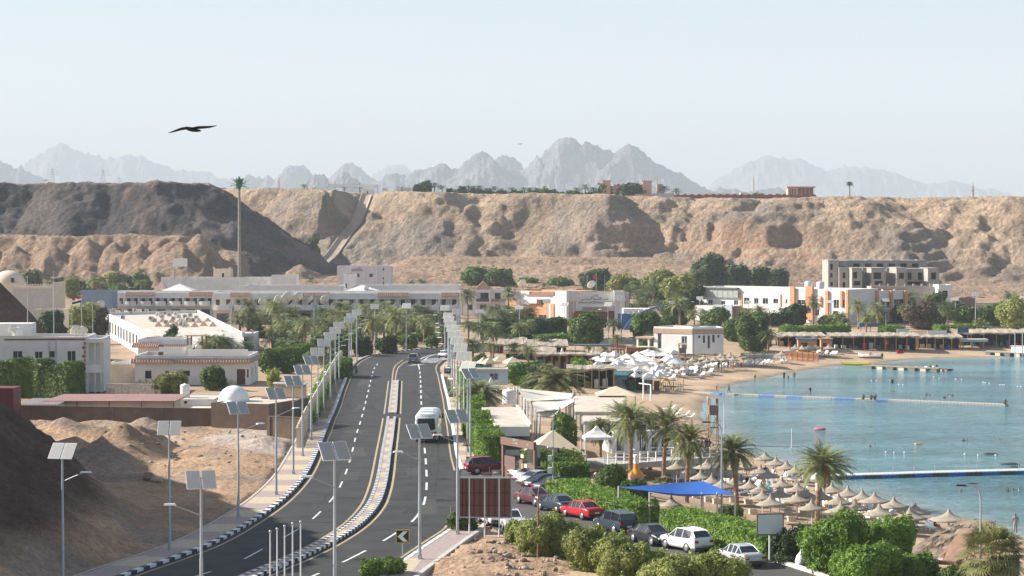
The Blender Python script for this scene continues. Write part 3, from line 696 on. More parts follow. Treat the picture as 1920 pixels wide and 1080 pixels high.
def crown_mesh(seed,lobes,n,size,mtl,name='crown',core=True,rough=.5,bottom=None,inner=.35):
    """lobes: (cx,cy,cz,rx,ry,rz)"""
    rng=np.random.default_rng(seed); L=np.array(lobes,float); w=(L[:,3]*L[:,4]+L[:,4]*L[:,5]+L[:,3]*L[:,5]); w/=w.sum()
    idx=rng.choice(len(L),n*2,p=w); d=rng.normal(0,1,(n*2,3)); d/=np.linalg.norm(d,axis=1)[:,None]
    bump=fbm(d[:,0]*2.3+idx*7+seed,d[:,1]*2.3+d[:,2]*1.7,3,seed%97)
    rr=(1-rough)+rough*1.9*bump; rr*=1-inner*rng.random(n*2)**2.5
    Pn=L[idx,:3]+d*L[idx,3:6]*rr[:,None]
    keep=np.ones(n*2,bool)
    for k in range(len(L)):
        q=((Pn-L[k,:3])/L[k,3:6]); keep&=~(((q**2).sum(1)<.42)&(idx!=k))
    if bottom is not None: keep&=Pn[:,2]>bottom
    Pn=Pn[keep][:n]; dn=d[keep][:n]; dn=dn+np.array([0,0,.25])
    up=np.where(dn[:,2]>.35)[0]
    if len(up)>20:
        sb=rng.choice(up,26); sl=rng.uniform(.12,.34,26)*L[0,5]; ii=np.repeat(np.arange(26),max(6,n//330)); tt=rng.random(len(ii)); dv=dn[sb[ii]]*.5+np.array([0,0,.8]); Ps=Pn[sb[ii]]+dv*(tt*sl[ii])[:,None]+rng.normal(0,size*.7,(len(ii),3)); Pn=np.concatenate([Pn,Ps]); dn=np.concatenate([dn,dv])
    V,Fq=leafcloud(rng,Pn,dn,size)
    if core:
        CV=[];CF=[]; o=len(V)
        for l in L:
            R_,S_=10,7; base=o+len(CV)
            for i in range(S_+1):
                th=pi*i/S_
                for j in range(R_):
                    ph=2*pi*j/R_; q=.72*(.9+.2*rng.random()); z=l[2]+math.cos(th)*l[5]*q
                    if bottom is not None: z=max(z,bottom+.05)
                    CV.append((l[0]+math.sin(th)*math.cos(ph)*l[3]*q,l[1]+math.sin(th)*math.sin(ph)*l[4]*q,z))
            for i in range(S_):
                for j in range(R_): CF.append((base+i*R_+j,base+(i+1)*R_+j,base+(i+1)*R_+(j+1)%R_,base+i*R_+(j+1)%R_))
        V=np.concatenate([V,np.array(CV)]); Fq=np.concatenate([Fq,np.array(CF)])
    return npmesh(name,V,Fq,mtl)
def make_tree(seed,W,H,n,size,mtl,trunkh=None,name='leafy_tree',cat='tree',bush=False,squash=1.0,nl=None):
    rg=random.Random(seed); t=empty(name,(0,0,0)); t['category']=cat
    th=0 if bush else (trunkh if trunkh is not None else H*.12)
    lobes=[]; ch=H-th; nl=nl or (10 if W<H*1.5 else 9)
    for k in range(nl):
        a=k*2.4+rg.uniform(-.4,.4); q=rg.uniform(.25,.62)*W/2*(0 if k==0 else 1); z=th+ch*(rg.uniform(.3,.72) if k else .55)
        r=W*.5*rg.uniform(.38,.55) if k else W*.36
        rz=min(ch*.5,r*.95); z=min(z,H-rz*.95)
        if ch>r*1.6: z=th+ch*((k*.381)%1*.62+.2); rz=min(ch*.34,r*1.2); z=min(z,H-rz*.9)
        lobes.append((math.cos(a)*q,math.sin(a)*q*squash,z,r,r*squash,rz))
    m=M()
    if not bush:
        r0=.05*W**.8+.06; m.tube([(0,0,-.4),(rg.uniform(-.1,.1),0,th*.6),(rg.uniform(-.2,.2),.1,th+ch*.3)],[r0*1.3,r0,r0*.6],8)
        for l in lobes[1:6]: m.tube([(0,0,th*.7),(l[0]*.5,l[1]*.5,th+ch*.2),(l[0]*.9,l[1]*.9,l[2])],[r0*.6,r0*.4,r0*.15],6)
        m.obj('trunk',mat('tree_bark',(.12,.085,.06),.95,.25,3),t)
    else:
        for l in lobes[:4]: m.tube([(l[0]*.2,l[1]*.2,-.3),(l[0]*.6,l[1]*.6,l[2]*.6)],[.07,.04],5)
        m.obj('stems',mat('tree_bark',(.12,.085,.06),.95,.25,3),t)
    mobj('crown' if not bush else 'foliage',crown_mesh(seed,lobes,n,size,mtl,'crown' if not bush else 'foliage',bottom=.05 if bush else None),t)
    return t
def hedge(name,label,line2,w,h,z0,mtl,size=.14,dens=26,seed=1,group=None,top_noise=.25,cat='hedge'):
    """trimmed hedge along a polyline (world xy)"""
    ln=spline(line2,.4) if len(line2)>2 else resample([Vector(line2[0]),Vector(line2[1])],.4)
    rng=np.random.default_rng(seed); n=len(ln); c=np.array([(p.x,p.y) for p in ln]); tg=np.gradient(c,axis=0); tg/=np.linalg.norm(tg,axis=1)[:,None]; nm=np.stack([-tg[:,1],tg[:,0]],1)
    Lt=n*.4; N=int(Lt*(w+2*h)*dens); s=rng.random(N)*(n-1); i=s.astype(int); f=(s-i)[:,None]; i2=np.minimum(i+1,n-1)
    cc=c[i]*(1-f)+c[i2]*f; nn=nm[i]
    ef=np.sqrt(np.clip(1-(1-np.clip(np.minimum(s,n-1-s)*.4/min(w*.5,1.3),0,1))**2,.02,1))
    hh=(.35+.65*ef)*h*(1+top_noise*(fbm(cc[:,0]*.45,cc[:,1]*.45,3,seed)-.5)*1.6); ww=ef*w*(1+.5*(fbm(cc[:,0]*.5+9,cc[:,1]*.5,3,seed+3)-.5))
    u=rng.random(N)*(2*hh+ww); onl=u<hh; onr=u>hh+ww; top=~onl&~onr
    off=np.where(onl,-ww/2,np.where(onr,ww/2,u-hh-ww/2)); zz=np.where(onl,u,np.where(onr,2*hh+ww-u,hh))
    rc=np.minimum(.35,h*.2); # rounded shoulder
    zz=np.where(top,zz-rc*(np.abs(off)/(ww/2))**4,zz)
    dep=rng.random(N)**2*.22+ (vn(cc[:,0]*1.8+zz,cc[:,1]*1.8+off,seed))*.18
    nv=np.zeros((N,3)); nv[:,:2]=nn*np.where(onl,-1,np.where(onr,1,0))[:,None]; nv[:,2]=np.where(top,1,.25)
    Pn=np.zeros((N,3)); Pn[:,:2]=cc+nn*off[:,None]; Pn[:,2]=z0+zz; Pn-=nv*dep[:,None]; Pn[:,2]=np.maximum(Pn[:,2],z0+.03)
    V,Fq=leafcloud(rng,Pn,nv,size)
    # inner mass
    hc=h*(1+top_noise*(fbm(c[:,0]*.45,c[:,1]*.45,3,seed)-.5)*1.6)-.5; wc=w/2*.7-.1; o=len(V)
    CV=[];CF=[]
    k0=min(n//3,int(min(w*.4,1.1)/.4)); sel=list(range(k0,n-k0)); c=c[sel]; nm=nm[sel]; hc=hc[sel]; n=len(sel)
    for k in range(n):
        for sx,zz_ in ((-wc,z0-.3),(-wc,z0+hc[k]-.12),(0,z0+hc[k]),(wc,z0+hc[k]-.12),(wc,z0-.3)): CV.append((c[k,0]+nm[k,0]*sx,c[k,1]+nm[k,1]*sx,zz_))
    for k in range(n-1):
        for j in range(4): CF.append((o+k*5+j,o+k*5+5+j,o+k*5+6+j,o+k*5+1+j))
    # end caps
    CF.append((o,o+1,o+2,o+4)); CF.append((o+1,o+2,o+3,o+4)); e=o+(n-1)*5; CF.append((e+4,e+2,e+1,e)); CF.append((e+4,e+3,e+2,e+1))
    V=np.concatenate([V,np.array(CV)]); Fq=np.concatenate([Fq,np.array(CF)])
    ob=mobj(name,npmesh(name,V,Fq,mtl)); return tag(ob,label,cat,group)
# ---- solar street lamp ----
PANEL=mat('solar_panel_glass',(.37,.36,.32),.5,.06,3,spec=.8)
def make_lamp(H,arm=-1):
    t=empty('solar_street_lamp',(0,0,0)); t['category']='street lamp'
    m=M(); m.tube([(0,0,-.3),(0,0,H*.52),(0,0,H*.525),(0,0,H-.15)],[.115,.1,.085,.065],10); m.obj('pole',GALV,t)
    m=M(); m.box((0,0,.02),(.42,.42,.04)); m.box((0,0,.16),(.05,.3,.28)); m.box((0,0,.16),(.3,.05,.28)); m.obj('base_plate',GALV,t)
    a=M(); s=arm; a.tube([(0,0,H-1.75),(s*.75,-.15,H-1.42),(s*1.5,-.3,H-1.12)],[.04,.035,.03],6); ao=a.obj('arm',GALV,t)
    a=M(); a.box((s*1.8,-.36,H-1.03),(.75,.28,.09),-s*.2*-1,tap=.8); a.obj('lamp_head',WHITE2,ao)
    m=M(); m.lathe([(.0,.0),(.12,0),(.12,.1),(.08,.16),(.0,.16)],10,(0,0,H-.2)); m.box((0,.0,H+.02),(1.2,.07,.07)); m.box((0,.12,H+.2),(.07,.07,.45)); m.obj('bracket',GALV,t)
    # two tilted panels
    for s in (-1,1):
        p=M(); c=Vector((s*.44,0,H+.3)); ta=R(46); hw,hl=.4,.66
        ux=Vector((1,0,0)); uy=Vector((0,math.cos(ta),math.sin(ta))); un=ux.cross(uy)
        def q(a,b,e): return c+ux*a+uy*b+un*e
        p.add([q(-hw,-hl,0),q(hw,-hl,0),q(hw,hl,0),q(-hw,hl,0),q(-hw,-hl,-.05),q(hw,-hl,-.05),q(hw,hl,-.05),q(-hw,hl,-.05)],[(0,1,2,3),(7,6,5,4),(0,4,5,1),(1,5,6,2),(2,6,7,3),(3,7,4,0)])
        g=M(); i=.035; g.add([q(-hw+i,-hl+i,.006),q(hw-i,-hl+i,.006),q(hw-i,hl-i,.006),q(-hw+i,hl-i,.006)],[(0,1,2,3)])
        po=p.obj('solar_panel',WHITE2,t); g.obj('glass',PANEL,po)
    return t
# ---- satellite dish, AC, tank, boxes ----
def make_dish():
    t=empty('satellite_dish',(0,0,0)); t['category']='satellite dish'; m=M()
    m.T=Matrix.Translation((0,0,1.2))@Matrix.Rotation(R(-58),4,'Y')@Matrix.Rotation(R(0),4,'X')
    m.lathe([(0,0),(.4,.03),(.75,.13),(1,.28),(1.02,.27),(.75,.09),(.4,-.02),(0,-.05)],20); m.obj('reflector',mat('dish_paint',(.7,.68,.62),.6,.08),t)
    m=M(); m.tube([(0,0,0),(0,0,1.15)],.06,6); m.box((0,0,.04),(.7,.7,.08)); m.obj('mount',GALV,t)
    m=M(); m.tube([(0,0,.6),(-1.0,0,1.75)],.025,5); m.box((-1.0,0,1.78),(.14,.12,.16)); m.obj('feed_arm',GALV,t); return t
def make_ac():
    t=empty('air_conditioner',(0,0,0)); t['category']='air conditioner'; m=M(); m.box((0,0,.5),(.95,.42,.8)); m.box((-.3,0,.05),(.08,.5,.1)); m.box((.3,0,.05),(.08,.5,.1)); m.obj('casing',mat('ac_paint',(.55,.53,.48),.7,.15),t)
    m=M(); m.T=Matrix.Translation((-.1,-.215,.5))@Matrix.Rotation(R(90),4,'X'); m.lathe([(0,.01),(.3,.01),(.3,-.01)],14); m.obj('fan_grille',mat('grille_grey',(.25,.25,.24),.7,.1),t); return t
# ---- parasols ----
THATCH=mat('thatch',(.29,.245,.19),.95,.25,2.5,.5,18,col2=(.4,.345,.27)); REED=mat('reed_roofing',(.3,.24,.18),.95,.3,1.5,.6,14,col2=(.48,.42,.33))
CANV=mat('white_canvas',(.72,.7,.65),.85,.06,1,.15,3); BEIGE=mat('beige_canvas',(.62,.5,.36),.85,.06,1,.15,3); POLEW=mat('whitewashed_pole',(.62,.6,.57),.8,.1)
def make_thatch(r=1.5,h=1.15,ph=1.95,pm=POLEW,n=20,mtl=None):
    t=empty('thatched_parasol',(0,0,0)); t['category']='parasol'
    m=M(); m.tube([(0,0,-.4),(0,0,ph+.5)],.07,8); m.obj('pole',pm,t)
    m=M(); pr=[(.03,h+.12),(.09,h+.02),(.14,h*.86),(.26*r/1.5,h*.64),(.5*r/1.5,h*.43),(.85*r/1.5,h*.25),(1.2*r/1.5,h*.1),(r,-.03),(r*.985,-.1),(r*.8,.02),(.1,.3)]
    m.lathe([(a,b+ph) for a,b in pr],n,jit=.02); m.obj('canopy',mtl or THATCH,t)
    m=M()
    for k in range(6): a=k*pi/3; m.tube([(0,0,ph-.25),(math.cos(a)*r*.75,math.sin(a)*r*.75,ph+.06)],.03,5)
    m.obj('struts',WOODL,t); return t
def make_umbrella(r=1.6,h=.75,ph=2.0,nseg=4,m_=None,name='canvas_umbrella',valance=.12):
    t=empty(name,(0,0,0)); t['category']='umbrella'; m_=m_ or CANV
    m=M(); m.tube([(0,0,-.3),(0,0,ph+h+.1)],.045,6); m.box((0,0,.04),(.6,.6,.1)); m.obj('pole',POLEW,t)
    m=M(); vs=[(0,0,ph+h)]; k=nseg*2
    for i in range(k):
        a=2*pi*i/k+pi/nseg; rr=r*(1.0 if i%2==0 else (math.cos(pi/nseg)*.97)); vs.append((rr*math.cos(a),rr*math.sin(a),ph+(0 if i%2==0 else .06)))
    vs+= [(v[0],v[1],v[2]-valance) for v in vs[1:]]
    fs=[(0,1+i,1+(i+1)%k) for i in range(k)]+[(1+i,1+k+i,1+k+(i+1)%k,1+(i+1)%k) for i in range(k)]
    m.add(vs,fs); vs2=[(v[0]*.97,v[1]*.97,v[2]-.04) for v in vs[:k+1]]; m.add(vs2,[(0,1+(i+1)%k,1+i) for i in range(k)]); m.obj('canopy',m_,t); return t
def make_lounger():
    t=empty('sun_lounger',(0,0,0)); t['category']='sun lounger'; m=M(); m.box((0,.35,.32),(.62,1.3,.06)); m.obj('seat',WHITE2,t)
    m=M(); m.add([(-.31,-.3,.3),(.31,-.3,.3),(.31,-.85,.8),(-.31,-.85,.8),(-.31,-.3,.36),(.31,-.3,.36),(.31,-.83,.86),(-.31,-.83,.86)],[(3,2,1,0),(4,5,6,7),(0,1,5,4),(1,2,6,5),(2,3,7,6),(3,0,4,7)]); m.obj('backrest',WHITE2,t)
    for x in (-.27,.27):
        for y in (-.25,.85): m=M(); m.box((x,y,.15),(.06,.08,.3)); m.obj('leg',WHITE2,t)
    return t
# ================= VEHICLES =================
CARG=mat('car_glass',(.015,.02,.025),.08,0,spec=.8); TYRE=mat('tyre',(.02,.02,.02),.85,0); RIM=mat('alloy_rim',(.4,.4,.41),.35,0,metal=.6); TAIL=mat('red_lens',(.35,.015,.012),.25,0); HEADL=mat('clear_lens',(.6,.62,.65),.15,0); TRIMB=mat('black_trim',(.03,.03,.033),.6,0); PLATE=mat('licence_plate',(.6,.66,.72),.5,0)
def paint(name,c,metal=.0,rough=.28):
    m=mat(name,c,rough+.08,.05,1,spec=.4,metal=metal); m.node_tree.nodes['Principled BSDF'].inputs['Coat Weight'].default_value=.2; return m
def make_car(kind,pm,name=None):
    L={'sedan':4.5,'hatch':4.1,'suv':4.45,'van':4.7,'box':4.1}[kind]; W={'sedan':.87,'hatch':.86,'suv':.92,'van':.93,'box':.88}[kind]
    # stations: x(front +), belt z, top z(roof or hood/boot height), roof half-width, cabin flag
    S={'sedan':[(-2.25,.55,.62,.62,0),(-2.2,.85,.92,.74,0),(-1.75,.93,1.0,.72,0),(-1.5,.94,1.02,.7,1),(-.9,.93,1.38,.58,1),(-.3,.91,1.45,.6,1),(.35,.9,1.42,.59,1),(1.1,.92,.99,.7,1),(1.2,.9,.96,.72,0),(1.95,.8,.84,.72,0),(2.2,.62,.66,.62,0),(2.25,.45,.5,.55,0)],
       'hatch':[(-2.0,.55,.65,.64,0),(-1.97,.92,1.0,.7,0),(-1.9,.96,1.12,.66,1),(-1.6,.96,1.46,.58,1),(-.6,.93,1.53,.6,1),(.2,.92,1.49,.59,1),(1.0,.95,1.03,.68,1),(1.1,.93,1.0,.7,0),(1.8,.82,.86,.72,0),(2.05,.62,.68,.6,0),(2.1,.45,.5,.55,0)],
       'suv':[(-2.2,.6,.7,.7,0),(-2.18,1.0,1.06,.76,0),(-2.1,1.05,1.15,.72,1),(-1.7,1.06,1.58,.63,1),(-.7,1.03,1.67,.65,1),(.2,1.01,1.64,.64,1),(1.0,1.03,1.1,.74,1),(1.1,1.01,1.07,.76,0),(1.9,.92,.97,.76,0),(2.2,.7,.78,.66,0),(2.25,.5,.55,.6,0)],
       'box':[(-2.05,.6,.7,.7,0),(-2.03,1.0,1.06,.74,0),(-1.98,1.03,1.12,.72,1),(-1.85,1.04,1.6,.66,1),(-.7,1.02,1.66,.67,1),(.4,1.0,1.64,.66,1),(1.05,1.02,1.1,.72,1),(1.15,1.0,1.06,.74,0),(1.85,.9,.95,.74,0),(2.0,.7,.76,.66,0),(2.05,.5,.55,.6,0)],
       'van':[(-2.35,.6,.7,.74,0),(-2.33,1.05,1.1,.78,0),(-2.28,1.1,1.2,.75,1),(-2.05,1.12,1.75,.68,1),(-.8,1.1,1.82,.7,1),(.5,1.05,1.76,.68,1),(1.5,1.02,1.12,.74,1),(1.6,.98,1.05,.75,0),(2.2,.8,.88,.7,0),(2.35,.5,.55,.6,0)]}[kind]
    t=empty(name or {'sedan':'parked_car','hatch':'parked_car','suv':'parked_car','box':'parked_car','van':'moving_car'}[kind],(0,0,0)); t['category']='car'
    body=M(); rings=[]
    for i,(x,b,z,rw,c) in enumerate(S):
        e=1-.1*(abs(x)/ (L/2))**6; w=W*e; sill=.26 if abs(x)<L/2-.12 else .34
        rings.append([(x,-w*.93,sill),(x,-w,sill+.2),(x,-w,b-.12),(x,-w*.965,b),(x,-rw*e,z-.03),(x,-rw*e*.8,z),(x,rw*e*.8,z),(x,rw*e,z-.03),(x,w*.965,b),(x,w,b-.12),(x,w,sill+.2),(x,w*.93,sill)])
    vs=[v for r in rings for v in r]; n=12; fb=[];fg=[];fw=[];fr=[]
    for i in range(len(S)-1):
        for k in range(n):
            q=(i*n+k,i*n+(k+1)%n,(i+1)*n+(k+1)%n,(i+1)*n+k)[::-1]
            cab=S[i][4] and S[i+1][4]; dz=S[i+1][2]-S[i][2]
            if cab and k in (3,7): (fg).append(q)
            elif cab and k in (4,5,6) and dz>.18: fr.append(q)
            elif cab and k in (4,5,6) and dz<-.18: fw.append(q)
            else: fb.append(q)
    fb.append(tuple(range(n))); fb.append(tuple(range((len(S)-1)*n,len(S)*n))[::-1])
    body.add(vs,fb,0,True)
    # pillars: body coloured bars over side glass
    for s in (-1,1):
        for i in range(1,len(S)-1):
            x,b,z,rw,c=S[i]
            if c and S[i-1][4] and S[i+1][4]: 
                body.tube([(x,s*W*.955,b-.02),(x,s*(rw+.012),z-.02)],.045,5)
        xr=[q for q in S if q[4]]; body.tube([(q[0],s*(q[3]+.005),q[2]-.015) for q in xr],.035,5)
    bo=body.obj('body',pm,t)
    for nm,f in (('side_window',fg),('windscreen',fw),('rear_window',fr)):
        g=M(); used=sorted({i for q in f for i in q}); mp={u:k for k,u in enumerate(used)}; g.add([vs[u] for u in used],[tuple(mp[i] for i in q) for q in f],0,False); g.obj(nm,CARG,t)
    # wheels
    wb=(L*.295,-L*.285)
    for x in wb:
        for s in (-1,1):
            r=.33 if kind in('sedan','hatch') else .36
            a=M(); a.T=Matrix.Translation((x,s*(W-.1),r))@Matrix.Rotation(R(90),4,'X'); a.lathe([(.0,-.1),(r*.6,-.1),(r*.97,-.1),(r,-.06),(r,.06),(r*.97,.1),(r*.6,.1),(0,.1)],18)
            wo=a.obj('wheel',TYRE,t); a=M(); a.T=Matrix.Translation((x,s*(W-.1),r))@Matrix.Rotation(R(90),4,'X'); a.lathe([(0,-.115),(r*.25,-.115),(r*.62,-.105),(r*.64,-.09)],14); a.lathe([(0,.115),(r*.25,.115),(r*.62,.105),(r*.64,.09)],14); a.obj('rim',RIM,wo)
            a=M(); a.T=Matrix.Translation((x,s*(W-.02),r+.02))@Matrix.Rotation(R(90),4,'X'); a.lathe([(0,.0),(r+.06,.0),(r+.06,.025),(0,.025)],18); bo_=a.obj('wheel_arch',TRIMB,t)
    fx=S[-2][0]; rx=S[1][0]
    for s in (-1,1):
        h=S[1][1]; m=M(); m.box((rx-.0,s*W*.74,h-.14),(.14,.3,.17)); m.obj('taillight',TAIL,t)
        m=M(); m.box((fx-.1,s*W*.7,S[-2][1]+.02),(.3,.34,.13),s*-.12); m.obj('headlight',HEADL,t)
        m=M(); m.box((S[-4][0]-.1,s*(W+.08),S[-4][1]+.05),(.12,.16,.12)); m.obj('mirror',pm,t)
    m=M(); m.box((rx-.06,0,.62),(.03,.42,.13)); m.obj('licence_plate',PLATE,t)
    m=M(); m.box((fx+.03,0,.5),(.05,1.0,.14)); m.obj('grille',TRIMB,t); m=M(); m.box((rx-.02,0,.36),(.1,W*1.7,.12)); m.obj('rear_bumper',TRIMB,t)
    return t
def make_coach():
    t=empty('tour_bus',(0,0,0)); t['category']='bus'; Wb=paint('bus_white',(.75,.76,.77))
    # rear faces -y ; length along +y
    m=M(); w=1.25; prof=[(-w,.55),(-w,1.4),(-w*.995,2.2),(-w*.96,2.95),(-w*.82,3.22),(-w*.5,3.3),(w*.5,3.3),(w*.82,3.22),(w*.96,2.95),(w*.995,2.2),(w,1.4),(w,.55),(w*.95,.32),(-w*.95,.32)]
    ys=[(0,.9,.96),(.12,.98,.99),(.5,1,1),(8.6,1,1),(9.0,.97,.98)]; vs=[]
    for y,sx,sz in ys: vs+=[(a*sx,y,.32+(b-.32)*sz) for a,b in prof]
    n=len(prof); f=[]
    for i in range(len(ys)-1):
        for k in range(n): f.append((i*n+k,i*n+(k+1)%n,(i+1)*n+(k+1)%n,(i+1)*n+k))
    f.append(tuple(range(n))[::-1]); f.append(tuple(range((len(ys)-1)*n,len(ys)*n))); m.add(vs,f,0,True); m.obj('body',Wb,t)
    m=M(); m.add([(-1.02,-.04,1.6),(1.02,-.04,1.6),(.95,-.04,2.72),(-.95,-.04,2.72),(-.75,-.04,1.42),(.75,-.04,1.42)],[(0,4,5,1),(0,1,2,3)]); m.obj('rear_window',CARG,t)
    for s in (-1,1):
        m=M(); m.bx(s*1.235-.03,s*1.235+.03,.8,8.4,1.65,2.7); m.obj('side_window',CARG,t)
        m=M(); m.box((s*1.02,-.02,1.0),(.2,.1,.5)); m.obj('taillight',TAIL,t)
        m=M(); m.box((s*1.42,8.6,2.3),(.16,.1,.5)); m.tube([(s*1.2,8.8,2.6),(s*1.42,8.6,2.55)],.03,5); m.obj('mirror',TRIMB,t)
        m=M(); m.add([(s*1.17,-.035,.6),(s*.65,-.035,.6),(s*1.17,-.035,1.25)],[(0,1,2) if s<0 else (2,1,0)]); m.obj('red_flash_decal',mat('red_decal',(.5,.05,.03),.5,0),t) if s>0 else None
    for y in (1.8,7.2):
        for s in (-1,1):
            a=M(); a.T=Matrix.Translation((s*1.08,y,.48))@Matrix.Rotation(R(90),4,'Y'); a.lathe([(0,-.15),(.45,-.15),(.48,-.1),(.48,.1),(.45,.15),(0,.15)],18); wo=a.obj('wheel',TYRE,t)
            a=M(); a.T=Matrix.Translation((s*1.08,y,.48))@Matrix.Rotation(R(90),4,'Y'); a.lathe([(0,s*.17),(.27,s*.16)],14); a.obj('rim',RIM,wo)
    m=M(); m.bx(-.7,.7,1.2,3.2,3.28,3.45); m.bx(-.6,.6,5,6.4,3.28,3.42); m.obj('roof_air_unit',Wb,t)
    m=M(); m.bx(-.5,.5,.0,.03,2.95,3.03); m.bx(-1.1,1.1,-.05,.1,.35,.55); m.bx(-.85,.85,-.035,.0,1.2,1.23); m.obj('rear_trim',TRIMB,t)
    m=M(); m.box((0,-.04,.75),(.5,.03,.13)); m.obj('licence_plate',PLATE,t)
    return t
# ---- people ----
SKIN=mat('skin',(.33,.19,.12),.6,.06); HAIR=mat('black_hair',(.02,.016,.014),.7,0)
def cloth(n,c): return mat('cloth_'+n,c,.85,.08,4)
CL={'white':(.7,.7,.7),'blue':(.1,.3,.55),'navy':(.03,.04,.09),'black':(.02,.02,.025),'red':(.5,.05,.06),'orange':(.6,.25,.06),'cyan':(.06,.42,.55),'yellow':(.65,.45,.06),'grey':(.3,.3,.32),'pink':(.6,.2,.3),'skin':None,'green':(.08,.35,.2),'teal':(.08,.35,.35)}
for k_,v_ in CL.items():
    CL[k_]=cloth(k_,v_) if v_ else SKIN
POSES={
 'stand':dict(hip=.92,legs=[((-.1,0,.5),(-.11,.02,.08),(-.12,-.12,.02)),((.1,0,.5),(.12,.03,.08),(.13,-.12,.02))],arms=[((-.26,.02,1.12),(-.28,-.08,.86)),((.26,.02,1.12),(.27,-.1,.88))],lean=0),
 'walk':dict(hip=.9,legs=[((-.1,-.17,.52),(-.1,-.25,.1),(-.1,-.38,.04)),((.1,.05,.5),(.1,.35,.15),(.1,.28,.03))],arms=[((-.25,.1,1.12),(-.26,.02,.88)),((.25,-.1,1.12),(.24,-.3,.95))],lean=.04),
 'sit':dict(hip=.12,legs=[((-.12,-.42,.32),(-.13,-.62,-.02),(-.13,-.74,-.06)),((.12,-.42,.3),(.13,-.66,-.02),(.13,-.78,-.06))],arms=[((-.27,-.05,.38),(-.25,-.3,.3)),((.27,-.05,.38),(.25,-.3,.3))],lean=-.05),
 'chairsit':dict(hip=.5,legs=[((-.12,-.44,.5),(-.12,-.44,.08),(-.12,-.56,.04)),((.12,-.44,.5),(.13,-.42,.08),(.13,-.54,.04))],arms=[((-.27,-.05,.76),(-.2,-.32,.74)),((.27,-.05,.76),(.2,-.32,.74))],lean=0),
 'swim':dict(hip=-.56,legs=[((-.1,.1,-1.0),(-.1,.3,-1.2),(-.1,.35,-1.25)),((.1,.1,-1.0),(.1,.3,-1.2),(.1,.35,-1.25))],arms=[((-.27,-.05,-.3),(-.28,-.2,-.5)),((.27,-.05,-.3),(.28,-.2,-.5))],lean=0),
}
_pm={}
def person_mesh(pose):
    if pose in _pm: return _pm[pose]
    p=POSES[pose]; h=p['hip']; le=p['lean']
    V=[(0,0,h),(0,-le,h+.22),(0,-le*2,h+.45),(0,-le*2.2,h+.57),(0,-le*2.4-.01,h+.66),(0,-le*2.4-.02,h+.78)]; Rr=[(.16,.12),(.15,.1),(.18,.11),(.06,.06),(.095,.1),(.085,.09)]
    E=[(0,1),(1,2),(2,3),(3,4),(4,5)]; rg=['b','t','t','s','s','h']
    for lg,sx in zip(p['legs'],(-1,1)):
        o=len(V); V.append((sx*.1,0,h-.06)); Rr.append((.1,.1)); rg.append('b'); E.append((0,o)); pv=o
        for q,r,c in zip(lg,((.07,.07),(.045,.045),(.035,.03)),('b','s','s')): V.append(q);Rr.append(r);rg.append(c);E.append((pv,len(V)-1));pv=len(V)-1
    for am,sx in zip(p['arms'],(-1,1)):
        o=len(V); V.append((sx*.19,-le*2,h+.47)); Rr.append((.06,.06)); rg.append('t'); E.append((2,o)); pv=o
        for q,r in zip(am,((.042,.042),(.03,.03))): V.append(q);Rr.append(r);rg.append('s');E.append((pv,len(V)-1));pv=len(V)-1
        e=Vector(am[1]); d=(Vector(am[1])-Vector(am[0])).normalized(); V.append(tuple(e+d*.14)); Rr.append((.02,.03)); rg.append('s'); E.append((pv,len(V)-1))
    me=bpy.data.meshes.new('person'); me.from_pydata(V,E,[]); o=bpy.data.objects.new('tmp',me); C.objects.link(o)
    md=o.modifiers.new('s','SKIN'); 
    for k,r in enumerate(Rr): me.skin_vertices[0].data[k].radius=r
    me.skin_vertices[0].data[0].use_root=True
    o.modifiers.new('ss','SUBSURF').levels=1
    dg=bpy.context.evaluated_depsgraph_get(); ev=o.evaluated_get(dg); m2=bpy.data.meshes.new_from_object(ev); m2.name='person'
    bpy.data.objects.remove(o)
    Va=np.array(V); mi={'s':0,'t':1,'b':2,'h':3}
    for f in m2.polygons:
        c=np.array(f.center); 
        best=None;bd=9
        for a,b in E:
            A,B=Va[a],Va[b]; t=np.clip(np.dot(c-A,B-A)/max(1e-6,np.dot(B-A,B-A)),0,1); d=np.linalg.norm(c-A-t*(B-A))
            if d<bd: bd=d; best=(rg[b] if t>.35 or b<6 else rg[a])
        f.material_index=mi[best]; f.use_smooth=True
        if c[2]>h+.74 or (c[1]>.02 and c[2]>h+.64): f.material_index=3
        elif c[2]>h+.56: f.material_index=0
    while len(m2.materials)<4: m2.materials.append(SKIN)
    _pm[pose]=m2; return m2
_pc={}
def person(loc,pose,top,bot,label,rz=0,s=1.0,group=None,cat='person'):
    k=(pose,top,bot)
    if k not in _pc:
        me=person_mesh(pose).copy()
        for i_,x in enumerate((SKIN,CL[top],CL[bot],HAIR)): me.materials[i_]=x
        _pc[k]=me
    o=mobj('person',_pc[k],None,loc,rz); o.scale=(s,s,s); return tag(o,label,cat,group)
